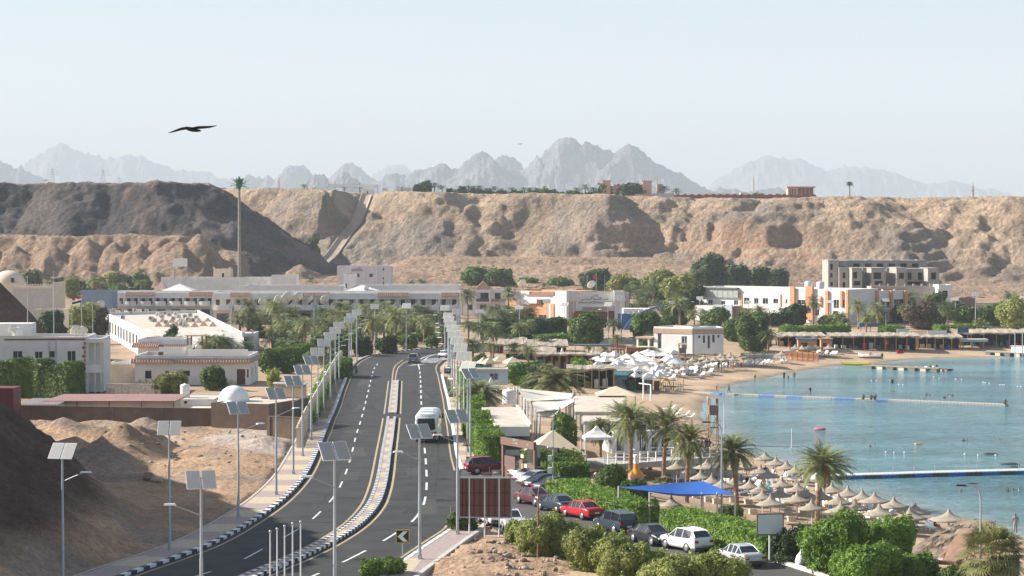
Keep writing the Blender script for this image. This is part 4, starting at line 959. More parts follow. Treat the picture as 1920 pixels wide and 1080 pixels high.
# ================= STREET =================
def lamp_set(lst,proto,group,lab,H0,mirror=False):
    for i,(px,py,yaw,H) in enumerate(lst):
        p=P(px,py); z=ROAD+.17
        proto.put((p.x,p.y,z),R(yaw),lab(i),group,(1,1,H/H0) if abs(H/H0-1)>.12 else H/H0)
LL=[(318,1037,3),(447,975,27),(518,931,30),(550,892,28),(567.5,858,26),(584,828,30),(596,802,8),(607.5,774,10),(620,753,8),(629,736,6),(636,720,8),(655,703,10),(659,692,5),(669,680,6),(703,662,4),(762,660,-10)]
LRW=[(787,1052,27),(858,1005,25),(882,872,34),(877,850,-28),(870,818,-8),(863,793,-10),(857,770,-8),(852,750,-8),(848,732,-10),(845,718,-6),(842,703,-10),(840,692,-8),(857,680,5),(834,668,-5)]
lampA=Proto(make_lamp(8.7,1)); lampB=Proto(make_lamp(8.7,-1))
lamp_set([(a,b,c,8.6) for a,b,c in LL],lampA,'solar street lamps along the left pavement',lambda i:f'solar street lamp on the left pavement, {ordn(i)} one counting away from the camera',8.7)
lamp_set([(a,b,c,8.7) for a,b,c in LRW],lampB,'solar street lamps along the right pavement',lambda i:f'solar street lamp on the right pavement, {ordn(i)} one counting away from the camera',8.7)
lamp_set([(628,1150,25,9.4)],lampB,'solar street lamps nearest the camera',lambda i:'tall near solar lamp in front of the median, its arm reaching left',8.7)
lamp_set([(378,1202,14,8.7)],lampB,'solar street lamps nearest the camera',lambda i:'near solar lamp overlapping the left kerb at the bottom of the frame',8.7)
pq=P(118,1100); lampA.put((pq.x,pq.y,ROAD),R(-12),'solar lamp standing on the shaded dirt slope at far left','solar street lamps nearest the camera')
for i,(px,py,yt) in enumerate([(900,640,584),(974,637,577),(1025,632,565),(1059,630,571),(1140,637,571),(1165,640,560),(1261,612,567),(1312,607,559),(1403,603,566),(1447,597,558),(1556,612,566),(1661,614,563),(1709,600,555),(1791,612,561),(1829,617,552),(1918,608,558)]):
    p=GP(px,py); H=(py-yt)/pxm(p.y)
    where=['left of the sports club','before the club left wing','before the orange pilasters of the club','before the club entrance hedge','before the club sign','beside the blue arch','right of the blue arch','before the hotel left end','before the hotel pergola','before the long hotel windows','by the orange pillars of the hotel','above the reed roofed shops','beside the brown dry tree','between tall palm and brown dry tree','above the blue roofed kiosk','at the right edge of the frame'][i]
    (lampA if i>9 else lampB).put((p.x,p.y,p.z),R([10,-8,0,-20,-22,5][i%6]),'distant solar lamp standing '+where,'solar street lamps beyond the beach',(1,1,H/8.9))
# plain poles, masts
def pole(px,py,yt,r,label,name='pole',m_=None,tip=None,cat='pole',zb=None):
    p=P(px,py) if zb is None else P(px,py,zb); H=(py-yt)/pxm(p.y); t=empty(name,(p.x,p.y,p.z),0,label,cat)
    m=M(); m.tube([(0,0,-.5),(0,0,H*.5),(0,0,H)],[r,r*.85,r*.6],8); m.obj('shaft',m_ or GALV,t)
    m=M(); m.box((0,0,.03),(r*5,r*5,.08)); m.obj('base',m_ or GALV,t)
    if tip: m=M(); m.lathe([(0,-.1),(r*1.5,-.05),(r*1.5,.05),(0,.12)],8,(0,0,H)); m.obj('finial',tip,t)
    return t,H
for i,(px,yt) in enumerate([(507,996),(520,991),(534,986),(549,981),(564,978)]):
    t,H=pole(px,1150+i*-4,yt,.055,f'bare white flagpole at bottom centre left, {ordn(i)} from the left of five','flagpole',WHITE2,GALV); t['group']='row of bare flagpoles'
pole(845,997,948,.03,'thin leaning grey stake beside the round bush and billboard','stake')
# curved-top lamps (non solar)
def curvelamp(px,py,yt,dx,label,z=ROAD,rust=False,reach=1.6):
    p=P(px,py,z); H=(py-yt)/pxm(p.y); mt=mat('rusty_steel',(.23,.15,.1),.9,.3,3) if rust else GALV
    t=empty('street_light',(p.x,p.y,z),0,label,'street lamp'); s=dx; m=M()
    pts=[(0,0,-.6),(0,0,H*.6),(0,0,H-1.0)]+[(s*reach*.5*(1-math.cos(a)),0,H-1.0+.95*math.sin(a)) for a in (.4,.8,1.2,1.57)]+[(s*reach*.95,0,H-.02)]
    m.tube(pts,[.09,.07,.055,.05,.05,.045,.04,.04],8); m.obj('pole',mt,t)
    m=M(); m.box((s*(reach*.95+.3),0,H-.02),(.75,.24,.12),tap=.7); m.obj('lamp_head',mt if rust else DARKM,t); return t
curvelamp(1838,1120,908,-1,'tall grey street light with curved arm before the fan palm',reach=1.0)
curvelamp(1009,1050,905,1,'short rusty street light beside the olive bushes',rust=True,reach=.6)
t,H=pole(1037,932,775,.07,'grey pole carrying cameras and white boxes beside the hedge','camera_pole')
for z,w_ in ((1.9,.3),(3.0,.2)): m=M(); m.box((-.28,-.12,z+.45),(.3+w_*.2,.3,.55 if w_>.25 else .42)); m.obj('equipment_box',WHITE2,t)
m=M(); m.box((-.3,-.1,4.4),(.42,.16,.14),.3); m.box((-.12,0,4.35),(.3,.05,.05)); m.obj('camera',WHITE2,t)
curvelamp(1353,978,790,-1,'slim grey lamp post with curved tip beside the blue shade sail',reach=1.0)
pole(1134,918,830,.05,'short grey post in front of the round green shrub','post')
for px,py,yt,l in [(1357,812,757,'thin white pole at the waterline by the lifeguard tower'),(1484,840,803,'thin green marker pole standing in the sea')]:
    pole(px,py,yt,.05,l,'marker_pole',WHITE2,zb=0)
# rusty billboard, back side
p0=P(861,1003,ROAD); p1=P(958,1003,ROAD); p=P(910,1003); t=empty('billboard',(p.x,p.y,ROAD-.2),R(-4),'rusty brown billboard seen from behind on four white posts','billboard'); k=pxm(p.y)
w_=97/k; zb=(1003-969)/k+.2; zt=(1003-896)/k+.2
m=M(); m.box((0,0,(zb+zt)/2),(w_,.08,zt-zb)); m.obj('panel',mat('rust_red_sheet',(.16,.075,.055),.85,.3,1.2,.2,8,col2=(.22,.1,.075)),t)
m=M(); 
for s in (-1,1): m.box((s*(w_/2+.02),-.03,(zb+zt)/2),(.09,.2,zt-zb+.16))
for z in (zb-.03,zt+.03): m.box((0,-.03,z),(w_,.2,.1))
m.obj('frame',GALV,t)
for x in (-.31,-.01,.27,.42):
    if x<.42: m=M(); m.tube([(x*w_,-.11,-.6),(x*w_,-.11,zt)],.055,8); m.obj('post',WHITE2,t)
m=M()
for x in (-.44,-.37,-.22,-.1,.07,.19,.38): m.box((x*w_,-.065,(zb+zt)/2),(.045,.05,zt-zb))
for z in (.3,.62): m.box((0,-.09,zb+(zt-zb)*z),(w_,.04,.05))
m.obj('stiffeners',mat('dark_rust',(.09,.045,.035),.9,.2,2),t)
# white billboard
p=P(1443,1056); t=empty('billboard',(p.x,p.y,ROAD),R(8),'blank white billboard on a single white post by the hedge','billboard'); k=pxm(p.y)
m=M(); m.tube([(0,0,-.3),(0,0,2.6)],.07,8); m.obj('post',WHITE2,t)
m=M(); m.box((0,-.1,(1056-982)/k),(49/k,.16,38/k)); m.obj('panel',mat('sun_bleached_white',(.68,.69,.68),.5,.05,1),t)
m=M()
for s in (-1,1): m.box((s*25/k,-.1,(1056-982)/k),(.06,.2,39/k)); m.box((0,-.1,(1056-982)/k+s*19.3/k),(49/k,.2,.06))
m.obj('frame',BROWNF,t)
# chevron sign
p=P(755,1056); t=empty('chevron_sign',(p.x,p.y,ROAD+.17),R(6),'square black sign with white left pointing chevron and yellow border','road sign'); k=pxm(p.y)
m=M(); m.tube([(0,.05,-.1),(0,.05,2.2)],.035,6); m.obj('post',GALV,t)
z=(1056-1010)/k; s=.47; m=M(); m.box((0,0,z),(2*s,.04,2*s)); m.obj('border',mat('sign_yellow',(.62,.5,.05),.5,0),t)
m=M(); m.box((0,-.025,z),(2*s-.09,.02,2*s-.09)); m.obj('face',mat('sign_black',(.025,.025,.025),.5,0),t)
m=M(); a=.36; m.add([(x,-.04,z+y) for x,y in [(a,a),(.04,a),(-a,0),(.04,-a),(a,-a),(-.0,0)]],[(0,5,2,1),(5,4,3,2)][::1]); m.obj('chevron_mark',WHITE2,t)
# warning triangles
def tri_sign(px,py,yt,label,blue=False,sz=.5):
    p=P(px,py); k=pxm(p.y); H=(py-yt)/k; t=empty('warning_sign',(p.x,p.y,ROAD+.15),0,label,'road sign')
    m=M(); m.tube([(0,.05,-.1),(0,.05,H+.3)],.035,6); m.obj('post',GALV,t)
    if blue: m=M(); m.box((0,0.02,H),(1.25*sz*2,.03,1.3*sz*2)); m.obj('backing',mat('sign_blue',(.04,.12,.35),.5,0),t)
    def tr(s,y,mm,nm): m=M(); m.add([(-s,y,H-s*.6),(s,y,H-s*.6),(0,y,H+s*1.1),(-s,y+.015,H-s*.6),(s,y+.015,H-s*.6),(0,y+.015,H+s*1.1)],[(0,1,2),(5,4,3),(0,3,4,1),(1,4,5,2),(2,5,3,0)]); m.obj(nm,mm,t)
    tr(sz,-.02,mat('sign_red',(.5,.04,.03),.5,0),'red_border'); tr(sz*.72,-.04,WHITE2,'face')
    m=M(); m.lathe([(0,-.06),(.06,0),(0,.06)],8,(0,-.055,H+.22*sz*2)); m.tube([(0,-.055,H+.12),(-.02,-.055,H-.02)],.05,5); m.tube([(0,-.055,H),(-.12,-.055,H-.2)],.035,5); m.tube([(0,-.055,H),(.1,-.055,H-.2)],.035,5); m.tube([(-.16,-.055,H-.24),(.18,-.055,H-.24)],.03,5); m.obj('pedestrian_symbol',BLACK,t)
tri_sign(875,876,834,'red bordered pedestrian crossing sign beside the big hedge',sz=.42)
tri_sign(839,740,696,'pedestrian warning triangle on blue board beside the far kerb',True,sz=.38)
p=P(879,882); t=empty('no_entry_sign',(p.x,p.y,ROAD+.15),0,'small red and white sign at the corner of the kerb','road sign'); m=M(); m.tube([(0,0,0),(0,0,1.0)],.03,5); m.obj('post',GALV,t); m=M(); m.box((0,-.05,.9),(.5,.03,.6)); m.obj('face',mat('sign_red',(.5,.04,.03),.5,0),t); m=M(); m.box((0,-.07,.9),(.4,.02,.16)); m.obj('white_bar',WHITE2,t)
# ---- cars ----
PA=dict(black=paint('car_black',(.02,.022,.026)),darkblue=paint('car_dark_blue',(.025,.04,.06)),silver=paint('car_silver',(.5,.52,.54),.3),silver2=paint('car_pale_green',(.38,.44,.43),.3),maroon=paint('car_maroon',(.12,.035,.05),.1),red=paint('car_red',(.42,.02,.03)),white=paint('car_white',(.75,.76,.76)),wine=paint('car_wine_red',(.2,.02,.03)),grey=paint('car_grey',(.2,.2,.2),.2))
def car(kind,col,px,py,rz,label,group='cars parked along the street',rear=False,name=None):
    p=P(px,py); o=make_car(kind,PA[col],name)
    x,y=p.x,p.y
    if rear: x+=2.2*math.cos(R(rz)); y+=2.2*math.sin(R(rz))
    o.location=(x,y,ROAD+.01); o.rotation_euler=(0,0,R(rz)); o['label']=label; o['group']=group
    return o
car('sedan','silver',1388,1058,112,'silver sedan parked last, under the white billboard')
car('suv','white',1286,1031,122,'white crossover parked by the long hedge')
car('sedan','black',1222,1019,-62,'black sedan facing the camera, left of the white crossover')
car('box','darkblue',1154,997,118,'boxy dark grey car between red coupe and black sedan')
car('sedan','red',1092,971,120,'bright red sedan seen from behind')
car('sedan','darkblue',1044,959,120,'dark blue sedan parked ahead of the red one')
car('sedan','maroon',1003,946,-58,'maroon sedan facing the camera behind the rusty lamp')
for i,(px,py,c,l) in enumerate([(950,895,'black','black sedan topmost in the angled row'),(961,900,'silver2','pale green sedan second in the angled row'),(968,907,'silver','silver sedan third in the angled row'),(977,914,'silver','silver sedan fourth in the angled row, beside a black one'),(988,921,'black','black sedan fifth in the angled row, nearest the rusty lamp'),(1006,927,'darkblue','dark blue sedan half hidden behind the maroon sedan')]):
    car('sedan',c,px,py,36,l,rear=True)
car('suv','wine',915,888,14,'dark red hatchback turning in beside the brown gate')
car('sedan','silver',957,990,-80,'silver grey sedan parked below the rusty billboard')
car('sedan','white',925,982,-75,'white sedan mostly hidden behind the rusty billboard')
car('hatch','silver',985,1012,-72,'pale hatchback showing only its nose beside the olive bush')
car('van','grey',777,681,86,'grey van driving away where the road bends','vehicles moving on the road')
car('sedan','white',836,671,-110,'white car entering the bend behind the lamp posts','vehicles moving on the road')
for i,(px,py,c,rz,l) in enumerate([(940,634,'darkblue',175,'dark car passing before the clipped hedge'),(1085,634,'silver',178,'silver car before the large round tree'),(536,657,'darkblue',170,'blue car half hidden behind bushes beside the left palms')]): car('suv',c,px,py,rz,l,'cars on the far road')
b=make_coach(); p=P(799,831); b.location=(p.x,p.y,ROAD+.01); b.rotation_euler=(0,0,R(-1)); b['label']='white tour coach driving away in the right lane'
def text_mesh(body,size,parent,name,m_,loc,rot,ext=.01,sx=1):
    cu=bpy.data.curves.new(name,'FONT'); cu.body=body; cu.size=size; cu.extrude=ext; cu.align_x='CENTER'; cu.align_y='CENTER'
    o=bpy.data.objects.new('tmp',cu); C.objects.link(o); dg=bpy.context.evaluated_depsgraph_get(); me=bpy.data.meshes.new_from_object(o.evaluated_get(dg)); me.name=name
    bpy.data.objects.remove(o); me.materials.clear(); me.materials.append(m_); q=bpy.data.objects.new(name,me); C.objects.link(q); q.parent=parent; q.location=loc; q.rotation_euler=rot; q.scale=(sx,1,1); return q
text_mesh('omniela',.34,b,'lettering',mat('red_lettering',(.55,.06,.04),.5,0),(.25,-.06,1.12),(pi/2,0,0))
# ---- left boundary: pillared fence by the pavement ----
fl=offs(line([(592,808),(603,790),(612,772),(622,748),(634,722),(645,700)],.25),-0)
FE=line([(560,842),(575,806),(590,778),(603,752),(618,722),(632,696),(641,684)],3.2)
t=empty('boundary_fence',(FE[0].x,FE[0].y,ROAD),0,'white pillared fence with dark palings along the left pavement','fence'); bs=FE[0]
for i,p in enumerate(FE):
    m=M(); m.box((p.x-bs.x,p.y-bs.y,1.1),(.45,.45,2.2)); m.box((p.x-bs.x,p.y-bs.y,2.25),(.6,.6,.14)); m.lathe([(0,.0),(.2,.05),(.2,.25),(0,.4)],8,(p.x-bs.x,p.y-bs.y,2.32)); m.obj('pillar',CREAM,t)
for a,c in zip(FE[:-1],FE[1:]):
    m=M(); n=12
    for k in range(1,n): q=a.lerp(c,k/n); m.box((q.x-bs.x,q.y-bs.y,1.15),(.07,.07,1.5))
    for z in (.5,1.8): m.tube([(a.x-bs.x,a.y-bs.y,z),(c.x-bs.x,c.y-bs.y,z)],.04,5)
    m.obj('railing',BROWNF,t)
    m=M(); m.prism([(a.x-bs.x-.12,a.y-bs.y),(a.x-bs.x+.12,a.y-bs.y),(c.x-bs.x+.12,c.y-bs.y),(c.x-bs.x-.12,c.y-bs.y)],-.3,.4); m.obj('plinth',CREAM,t)
# ---- hedges ----
def H2(L_,z=ROAD): return XYL(L_,z)
hedge('hedge','big bright green hedge along the right pavement above the dark red car',H2([(884,785),(889,812),(902,842),(922,872)]),2.6,3.3,ROAD,LG,.1,130,11,top_noise=.35)
hedge('hedge','bulging bright hedge between brown gate and camera pole',H2([(1008,884),(1045,900),(1078,916)]),3.6,2.7,ROAD,LG,.1,130,12,top_noise=.45)
hedge('hedge','long trimmed hedge behind the red and dark blue cars',H2([(1052,932),(1100,952),(1150,970),(1228,984)]),3.2,1.9,ROAD,LG,.1,130,13,top_noise=.14)
hedge('hedge','long trimmed hedge behind the white crossover and silver sedan',H2([(1258,998),(1340,1020),(1410,1040),(1468,1054)]),2.8,2.2,ROAD,LG,.1,130,14,top_noise=.14)
hedge('hedge','tall dark hedge in front of the left white house',[XY(-60,742),XY(60,744),XY(155,748)],3.2,5.2,ROAD,LM,.17,75,15,top_noise=.3)
hedge('hedge','bright clipped hedge behind the left lamp row',[XY(508,682),XY(590,676)],3,3.0,ROAD,LG,.18,45,16)
hedge('hedge','small clipped hedge where the left pavement ends',[XY(640,710),XY(652,704)],2,3.0,ROAD,LG,.2,30,17)
hedge('hedge','low hedge behind the right lamp row',H2([(866,700),(872,735),(880,776)]),1.6,1.3,ROAD,LG,.12,80,28)
hedge('hedge','low hedge inside the left pillared fence',H2([(575,798),(592,762),(610,725),(628,694)]),2.0,1.5,ROAD,LG,.18,34,18)
hedge('hedge','dark tall hedge below the sports club',[XY(905,637),XY(1060,633)],4,4.6,ROAD,LD,.4,9,19)
hedge('hedge','low bright hedge behind the reed roofs',[XY(1000,644),XY(1075,640)],3,1.8,ROAD,LG,.3,12,20)
hedge('hedge','long low hedge before the far hotel',[XY(1462,626),XY(1595,624)],4,2.0,ROAD,LG,.35,9,21)
hedge('hedge','low hedge right of the blue bus shelter',[XY(1650,628),XY(1695,627)],4,2.2,ROAD,LG,.35,9,22)
hedge('hedge','low hedge behind the shop banners',[XY(1750,622),XY(1835,621)],4,1.8,ROAD,LG,.35,9,23)
hedge('hedge','clipped round hedge right of the grey lamp, behind the beige tent',[XY(1036,838),XY(1082,836)],2.6,3.6,ROAD,LM,.18,36,24)
hedge('hedge','hedge patch between far parasols and pergola',[XY(1072,690),XY(1098,689)],2.5,1.6,ROAD,LG,.25,14,25)
hedge('hedge','low green hedge behind the far thatched parasols',[XY(1392,672,1.5),XY(1450,668,1.5)],1.5,1.5,1.0,LM,.25,14,26)
hedge('hedge','white fence row hedge along the front of the hotel terrace',[XY(338,568),XY(455,566)],4,3.0,6,LM,.5,7,27)
# ---- bushes and trees ----
def tree(px,py,yt,wpx,mtl,label,n=None,size=None,seed=None,bush=False,z=None,name='leafy_tree',cat='tree',group=None,sq=1.0,d=None):
    if d is not None: p=Q(px,py,d); p.z=CZat(p.x,p.y)-.2
    else: p=GP(px,py) if z is None else P(px,py,z)
    k=pxm(p.y); W=wpx/k; H=max(1,(py-yt)/k); seed=seed if seed is not None else int(px*7+py)%997
    size=size or max(.095,.4*(p.y/600)**1.25); n=int(min(20000 if p.y<260 else 8000,max(500,2.6*(W*W*1.6+W*H*2.4)/(size*size))))
    o=make_tree(seed,W,H,n,size,mtl,name=name,cat=cat,bush=bush,squash=sq); o.location=p; tag(o,label,cat,group); return o
B_=lambda a0,a1,a2,a3,*a,**k: tree(a0,a1,a2,a3*1.22,*a,bush=True,name='leafy_bush',cat='bush',**k)
B_(716,1084,1047,74,LG,'round bright green bush at the bottom beside the pavement',z=ROAD-.2)
B_(868,1000,955,56,LM,'small dark bush under the rusty billboard',z=ROAD-.2)
B_(1012,1052,962,84,LO,'olive bush right of the rusty street light',z=ROAD-.3,n=9000)
B_(1110,1072,985,92,LO,'olive green bush in front of the red sedan',z=ROAD-.3,n=9000)
B_(1180,1100,1018,96,LO,'yellowish bush at the bottom below the boxy dark car',z=ROAD-.3,n=8000)
B_(1068,1052,980,80,LO,'low olive bush between two larger olive bushes',z=ROAD-.3); B_(1145,1080,1000,70,LO,'olive bush squeezed below the boxy dark car',z=ROAD-.3); B_(1220,1098,1030,80,LO,'bright olive bush below the black sedan',z=ROAD-.3); B_(1365,1118,1046,80,LO,'yellow green bush at the bottom left of the silver sedan tail',z=ROAD-.3); B_(975,1030,972,50,LO,'small olive bush at the left end of the olive bush row',z=ROAD-.3)
B_(1255,1120,1040,90,LO,'yellow green bush at the bottom edge below the white crossover',z=ROAD-.3,n=8000)
B_(1320,1115,1032,100,LO,'yellow green bush left of the silver sedan',z=ROAD-.3,n=8000)
B_(1483,1058,985,66,LD,'dark green bush right of the white billboard',z=ROAD-.1,n=7000)
B_(1565,1075,958,112,LG,'large bright green bush in the bottom right group, left one',z=ROAD-.1,n=9000)
B_(1660,1068,965,118,LG,'large round bright green bush in the bottom right group, right one',z=ROAD-.1,n=9000)
B_(1625,1105,1020,120,LG,'wide green bush at the bottom between the two largest bushes',z=ROAD-.1,n=9000)
B_(1715,1100,1040,90,LG,'low green bush at the bottom edge below the thatched hut roof',z=ROAD-.1,n=7000)
B_(1800,1110,1058,70,LM,'small green bush at the bottom edge beside the fan palm',z=ROAD-.1)
B_(1147,922,872,58,LM,'round green shrub behind the man in a white shirt',n=5000)
B_(1190,935,898,50,LM,'low shrub under the blue shade sail left end')
B_(1370,972,948,46,LM,'small hedge shrub behind the long hedge under the sail')
tree(968,722,680,56,LG,'bright green tree between container roof and big palm',size=.2,n=7000)
B_(992,730,706,34,LG,'small bright shrub right of the bright green tree')
for a in [(325,742,700,66,LO,'olive shrub before the villa windows'),(300,742,712,40,LM,'dark shrub at the left of the villa shrubs'),(397,732,686,52,LM,'bright feathery shrub before the villa wall'),(505,700,655,46,LM,'tree left of the clipped hedge near the villa'),(540,700,668,40,LM,'leafy tree beside the garden shadow'),(512,730,690,30,LO,'thin shrub beside the dark gate'),(637,668,630,50,LM,'tree behind the left lamp row'),(680,668,632,44,LD,'dark tree at the outside of the bend'),(726,664,632,46,LD,'dark tree right of the palm trunks at the bend'),(600,665,632,40,LD,'dark low tree between palms left of the lamps'),(765,655,625,40,LM,'small tree beside the pole at the bend'),(810,652,630,30,LM,'small shrub beside the shaded cafe'),(665,655,622,40,LM,'tree behind the thin twin lamps'),
 (1100,648,588,76,LM,'large round bright tree below the sports club'),(1212,640,584,60,LM,'green tree right of the blue arch foot'),(1250,625,590,50,LM,'green tree behind the beach villa'),(1345,622,578,64,LM,'green tree before the hotel left terrace'),(1415,658,585,84,LM,'broad green tree behind the far thatched parasols'),(1375,640,598,50,LM,'mid green tree right of the beach villa'),(1490,612,570,58,LD,'dark tree before the orange hotel pillar'),(1450,612,588,40,LD,'dark tree beside the hotel pergola'),(1730,618,566,72,LB,'brown leafless looking tree above the shops'),(1690,605,575,46,LD,'dark tree left of the brown tree'),(1752,600,550,52,LM,'green tree behind the brown tree'),(1812,614,576,56,LM,'green tree above the shop banners'),(1860,612,572,50,LM,'green tree between two distant lamps'),(1900,618,560,62,LO,'olive tree at the right edge above the shops'),(1560,612,592,60,LO,'low olive scrub before the hotel'),(1640,612,590,50,LO,'low scrub beside the twin palms'),(1585,606,585,50,LM,'green scrub under the hotel pillars'),(1180,600,575,40,LD,'dark shrub behind the blue arch'),
 (412,522,466,70,LM,'big bright tree left of the tall palm mast'),(98,648,584,60,LD,'dark tree before the small cream house'),(60,545,508,44,LM,'green tree right of the mosque dome'),(112,548,522,32,LD,'round dark tree by the crenellated wall'),(85,530,512,30,LM,'green tree behind the crenellated wall'),(150,632,570,70,LO,'thin olive tree behind the flagpoles'),(190,632,575,36,LB,'brown twiggy tree beside the white slotted wall'),(135,560,520,40,LO,'olive tree between palms on the left'),(165,575,540,34,LM,'green tree near the striped flag'),(215,545,510,40,LO,'olive tree among the left palms'),(262,545,515,50,LM,'tree among the distant left palms'),(300,530,508,40,LM,'small tree left of the billboard frame'),(365,530,505,30,LM,'small green tree behind the white wall'),(322,674,606,30,LD,'dark thin tree on the flat roof terrace edge'),
 (890,540,502,60,LM,'wide green tree behind the gabled hotel'),(935,542,506,64,LM,'dark green tree right of the wide green one'),(990,536,522,36,LG,'small bright shrub behind the club roof'),(1050,540,522,56,LM,'green scrub behind the club roof'),(1118,552,505,66,LD,'dark tree behind the club flagpoles'),(1160,560,515,50,LO,'olive tree behind the club right end'),(1235,565,508,70,LO,'olive tree left of the large dark trees'),(1275,575,515,70,LO,'olive thicket behind the blue arch'),(1190,560,525,60,LO,'grey green tree behind the palm'),(1330,548,478,74,LD,'tallest dark tree left of the hotel at the cliff foot'),(1375,545,498,60,LD,'dark tree at the cliff foot, right of the tallest'),(1420,545,502,60,LD,'dark tree at the cliff foot behind the hotel roof'),(1458,545,505,50,LD,'rightmost dark tree at the cliff foot'),(1300,555,510,50,LM,'green tree at the left of the dark cliff foot trees'),(1300,600,530,40,LD,'dark tree at the hotel left end'),(1270,610,560,60,LM,'green tree right of the arch')]:
    px,py,yt,w_,mt,l=a; tree(px,py,yt,w_,mt,l,group='broadleaf trees around the town')
B_(590,548,495,22,LM,'grey green bush beside the chute foot',d=985)
# ---- palms ----
class PK: pass
near=[Proto(make_palm(s,4.9,2.8,78,26,.085,.42,.23,True,fr,droop=dr)) for s,fr,dr in ((1,True,.8),(2,True,.65),(3,False,.9))]
mid=[Proto(make_palm(s,4.9,2.8,50,15,.12,.5,.22,s!=12,s==11,droop=.9,mtl=PG if s!=12 else PG2)) for s in (11,12,13)]
sho=[Proto(make_palm(s,1.5,2.4,34,14,.1,.5,.25,False,False,droop=.8,mtl=PG2)) for s in (21,22)]
tall=[Proto(make_palm(s,8.2,2.7,32,12,.11,.5,.2,True,False,mtl=PG)) for s in (31,32)]
far=[Proto(make_palm(s,4.8,2.7,30,8,.2,.6,.22,False,False,droop=.8,mtl=PG2)) for s in (41,42,43)]
rg=random.Random(5)
def palm(px,py,yt,wpx,label,kinds,group=None,z=None,d=None):
    p=Vector((Q(px,py,d).x,d,CZat(Q(px,py,d).x,d)-.2)) if d else (GP(px,py) if z is None else P(px,py,z)); k=pxm(p.y); H=(py-yt)/k; W=wpx/k
    pr=kinds[rg.randrange(len(kinds))]; base={id(near):7.0}.get(id(kinds))
    Hk={'n':7.3,'m':7.2,'s':3.6,'t':10.2,'f':6.8}[kinds is near and 'n' or kinds is mid and 'm' or kinds is sho and 's' or kinds is tall and 't' or 'f']; Wk=4.2
    sz=H/Hk; sw=W/Wk
    sw=min(max(sw,sz*.65),sz*1.7)
    return pr.put(p,rg.uniform(0,6.28),label,group,(sw,sw,sz))
g='date palms on the near beach'
for a in [(1126,876,768,58,'slender palm left of the white canopy posts'),(1162,870,738,70,'palm trunk just left of the tallest crown'),(1182,900,734,84,'palm with tallest full crown beside the bottle shaped float'),(1219,880,752,70,'palm leaning slightly, behind the bottle shaped float'),(1244,909,745,80,'palm with orange fruit left of the parasols'),(1287,942,772,80,'palm rising between the first thatched parasols'),(1381,955,794,92,'palm above the right end of the blue sail'),(1532,982,818,104,'large palm at the waterline, trunk in front'),(1554,945,832,96,'twin of the large waterline palm, leaning right')]:
    palm(*a,near,g)
palm(1043,797,672,118,'broad palm standing over the cream shade sails',near); palm(899,806,698,140,'wide drooping palm with orange fruit beside the right pavement',near)
g='palms around the hotels and gardens'
mids=[(887,686,626,54,'shaggy palm above the beige umbrellas'),(925,672,598,40,'palm left of the reed roofs'),(990,690,640,40,'spiky young palm before the timber pergola'),
(571,653,586,42,'palm with clear trunk left of the first lamps'),(512,656,602,54,'dense palm before the white hotel terraces'),(467,640,546,46,'large dark palm by the flat roof edge'),(487,600,545,36,'palm under the row of satellite dishes'),(450,640,580,50,'bushy palm behind the villa'),(535,655,610,44,'low palm left of the clear trunk palm'),(605,640,600,36,'grey palm before the terraces'),(697,663,578,44,'thick trunk palm beside the lamp at the bend'),(742,660,564,52,'tall palm with fruit at the centre of the bend'),(784,634,584,36,'palm at the right end of the white terraces'),(803,637,600,32,'short palm beside the shaded cafe'),(762,640,590,36,'palm behind the lone pole at the bend'),(660,640,590,44,'palm behind the far lamps'),(720,650,600,40,'palm trunk beside the tall fruit palm'),(680,650,598,40,'palm between lamp posts near the bend'),
(866,592,540,30,'left of two thin palms by the gabled house'),(877,600,532,34,'right of two thin palms by the gabled house'),(953,602,526,30,'tall thin palm left of the sports club'),(940,628,575,40,'palm below the gabled house'),(974,625,565,46,'dark leafy palm before the club left wing'),(990,640,592,42,'palm before the club white wall'),(1017,634,590,36,'palm before the orange pilasters'),(1062,630,592,34,'palm left of the large round tree'),(1150,640,592,44,'palm right of the large round tree'),(920,650,595,50,'dark palm mass left of the club hedge'),(905,650,600,40,'palm right of the clustered lamps'),(1211,572,518,50,'wide palm behind the blue arch'),(1275,612,550,44,'palm right of the arch behind the beach villa'),(1262,660,602,40,'palm at the beach villa left window'),(1240,662,612,30,'thin palm left of the beach villa windows'),(1307,664,640,36,'low palm at the beach villa corner'),(1340,664,645,34,'low palm under the beach villa windows'),(1440,664,610,44,'palm before the first shop roof'),(1465,612,570,40,'palm by the hotel pergola'),(1525,610,546,36,'tall palm before the widest orange pillar'),(1577,614,575,42,'short palm before the blue shaded hotel wall'),(1609,617,552,38,'taller of the pair before the hotel right end'),(1624,628,580,34,'lower of the pair, its trunk rising from the shops'),(1640,610,560,34,'palm just right of the pair'),(1702,602,535,52,'large dark palm left of the brown tree'),(1769,614,556,36,'slender palm between the two right lamps'),(1892,592,530,62,'wide palm at the right edge above the beach'),(1845,622,598,34,'pale fan palm beside the tall thin trunk'),(1832,625,592,20,'bare trunk palm behind the shop banner'),
(790,548,512,34,'right palm of the pair behind the long roof'),(773,546,516,28,'left palm of the pair behind the long roof'),(581,536,512,26,'small palm behind the white walls'),(705,574,543,18,'short palm with brown skirt on the terrace'),(432,574,535,24,'dry skirted palm at the hotel left wing'),(630,575,552,22,'small palm on the hotel terrace'),(1020,545,525,20,'small palm behind the club roof'),(410,650,615,34,'fan palm by the brown roof pergola'),(445,650,630,26,'low fan palm right of the roof pergola'),(245,640,612,20,'small palm at the foot of the slotted wall')]
for a in mids: palm(*a,(mid if (a[1]-a[2])>1.35*a[3]*.8 else sho),g)
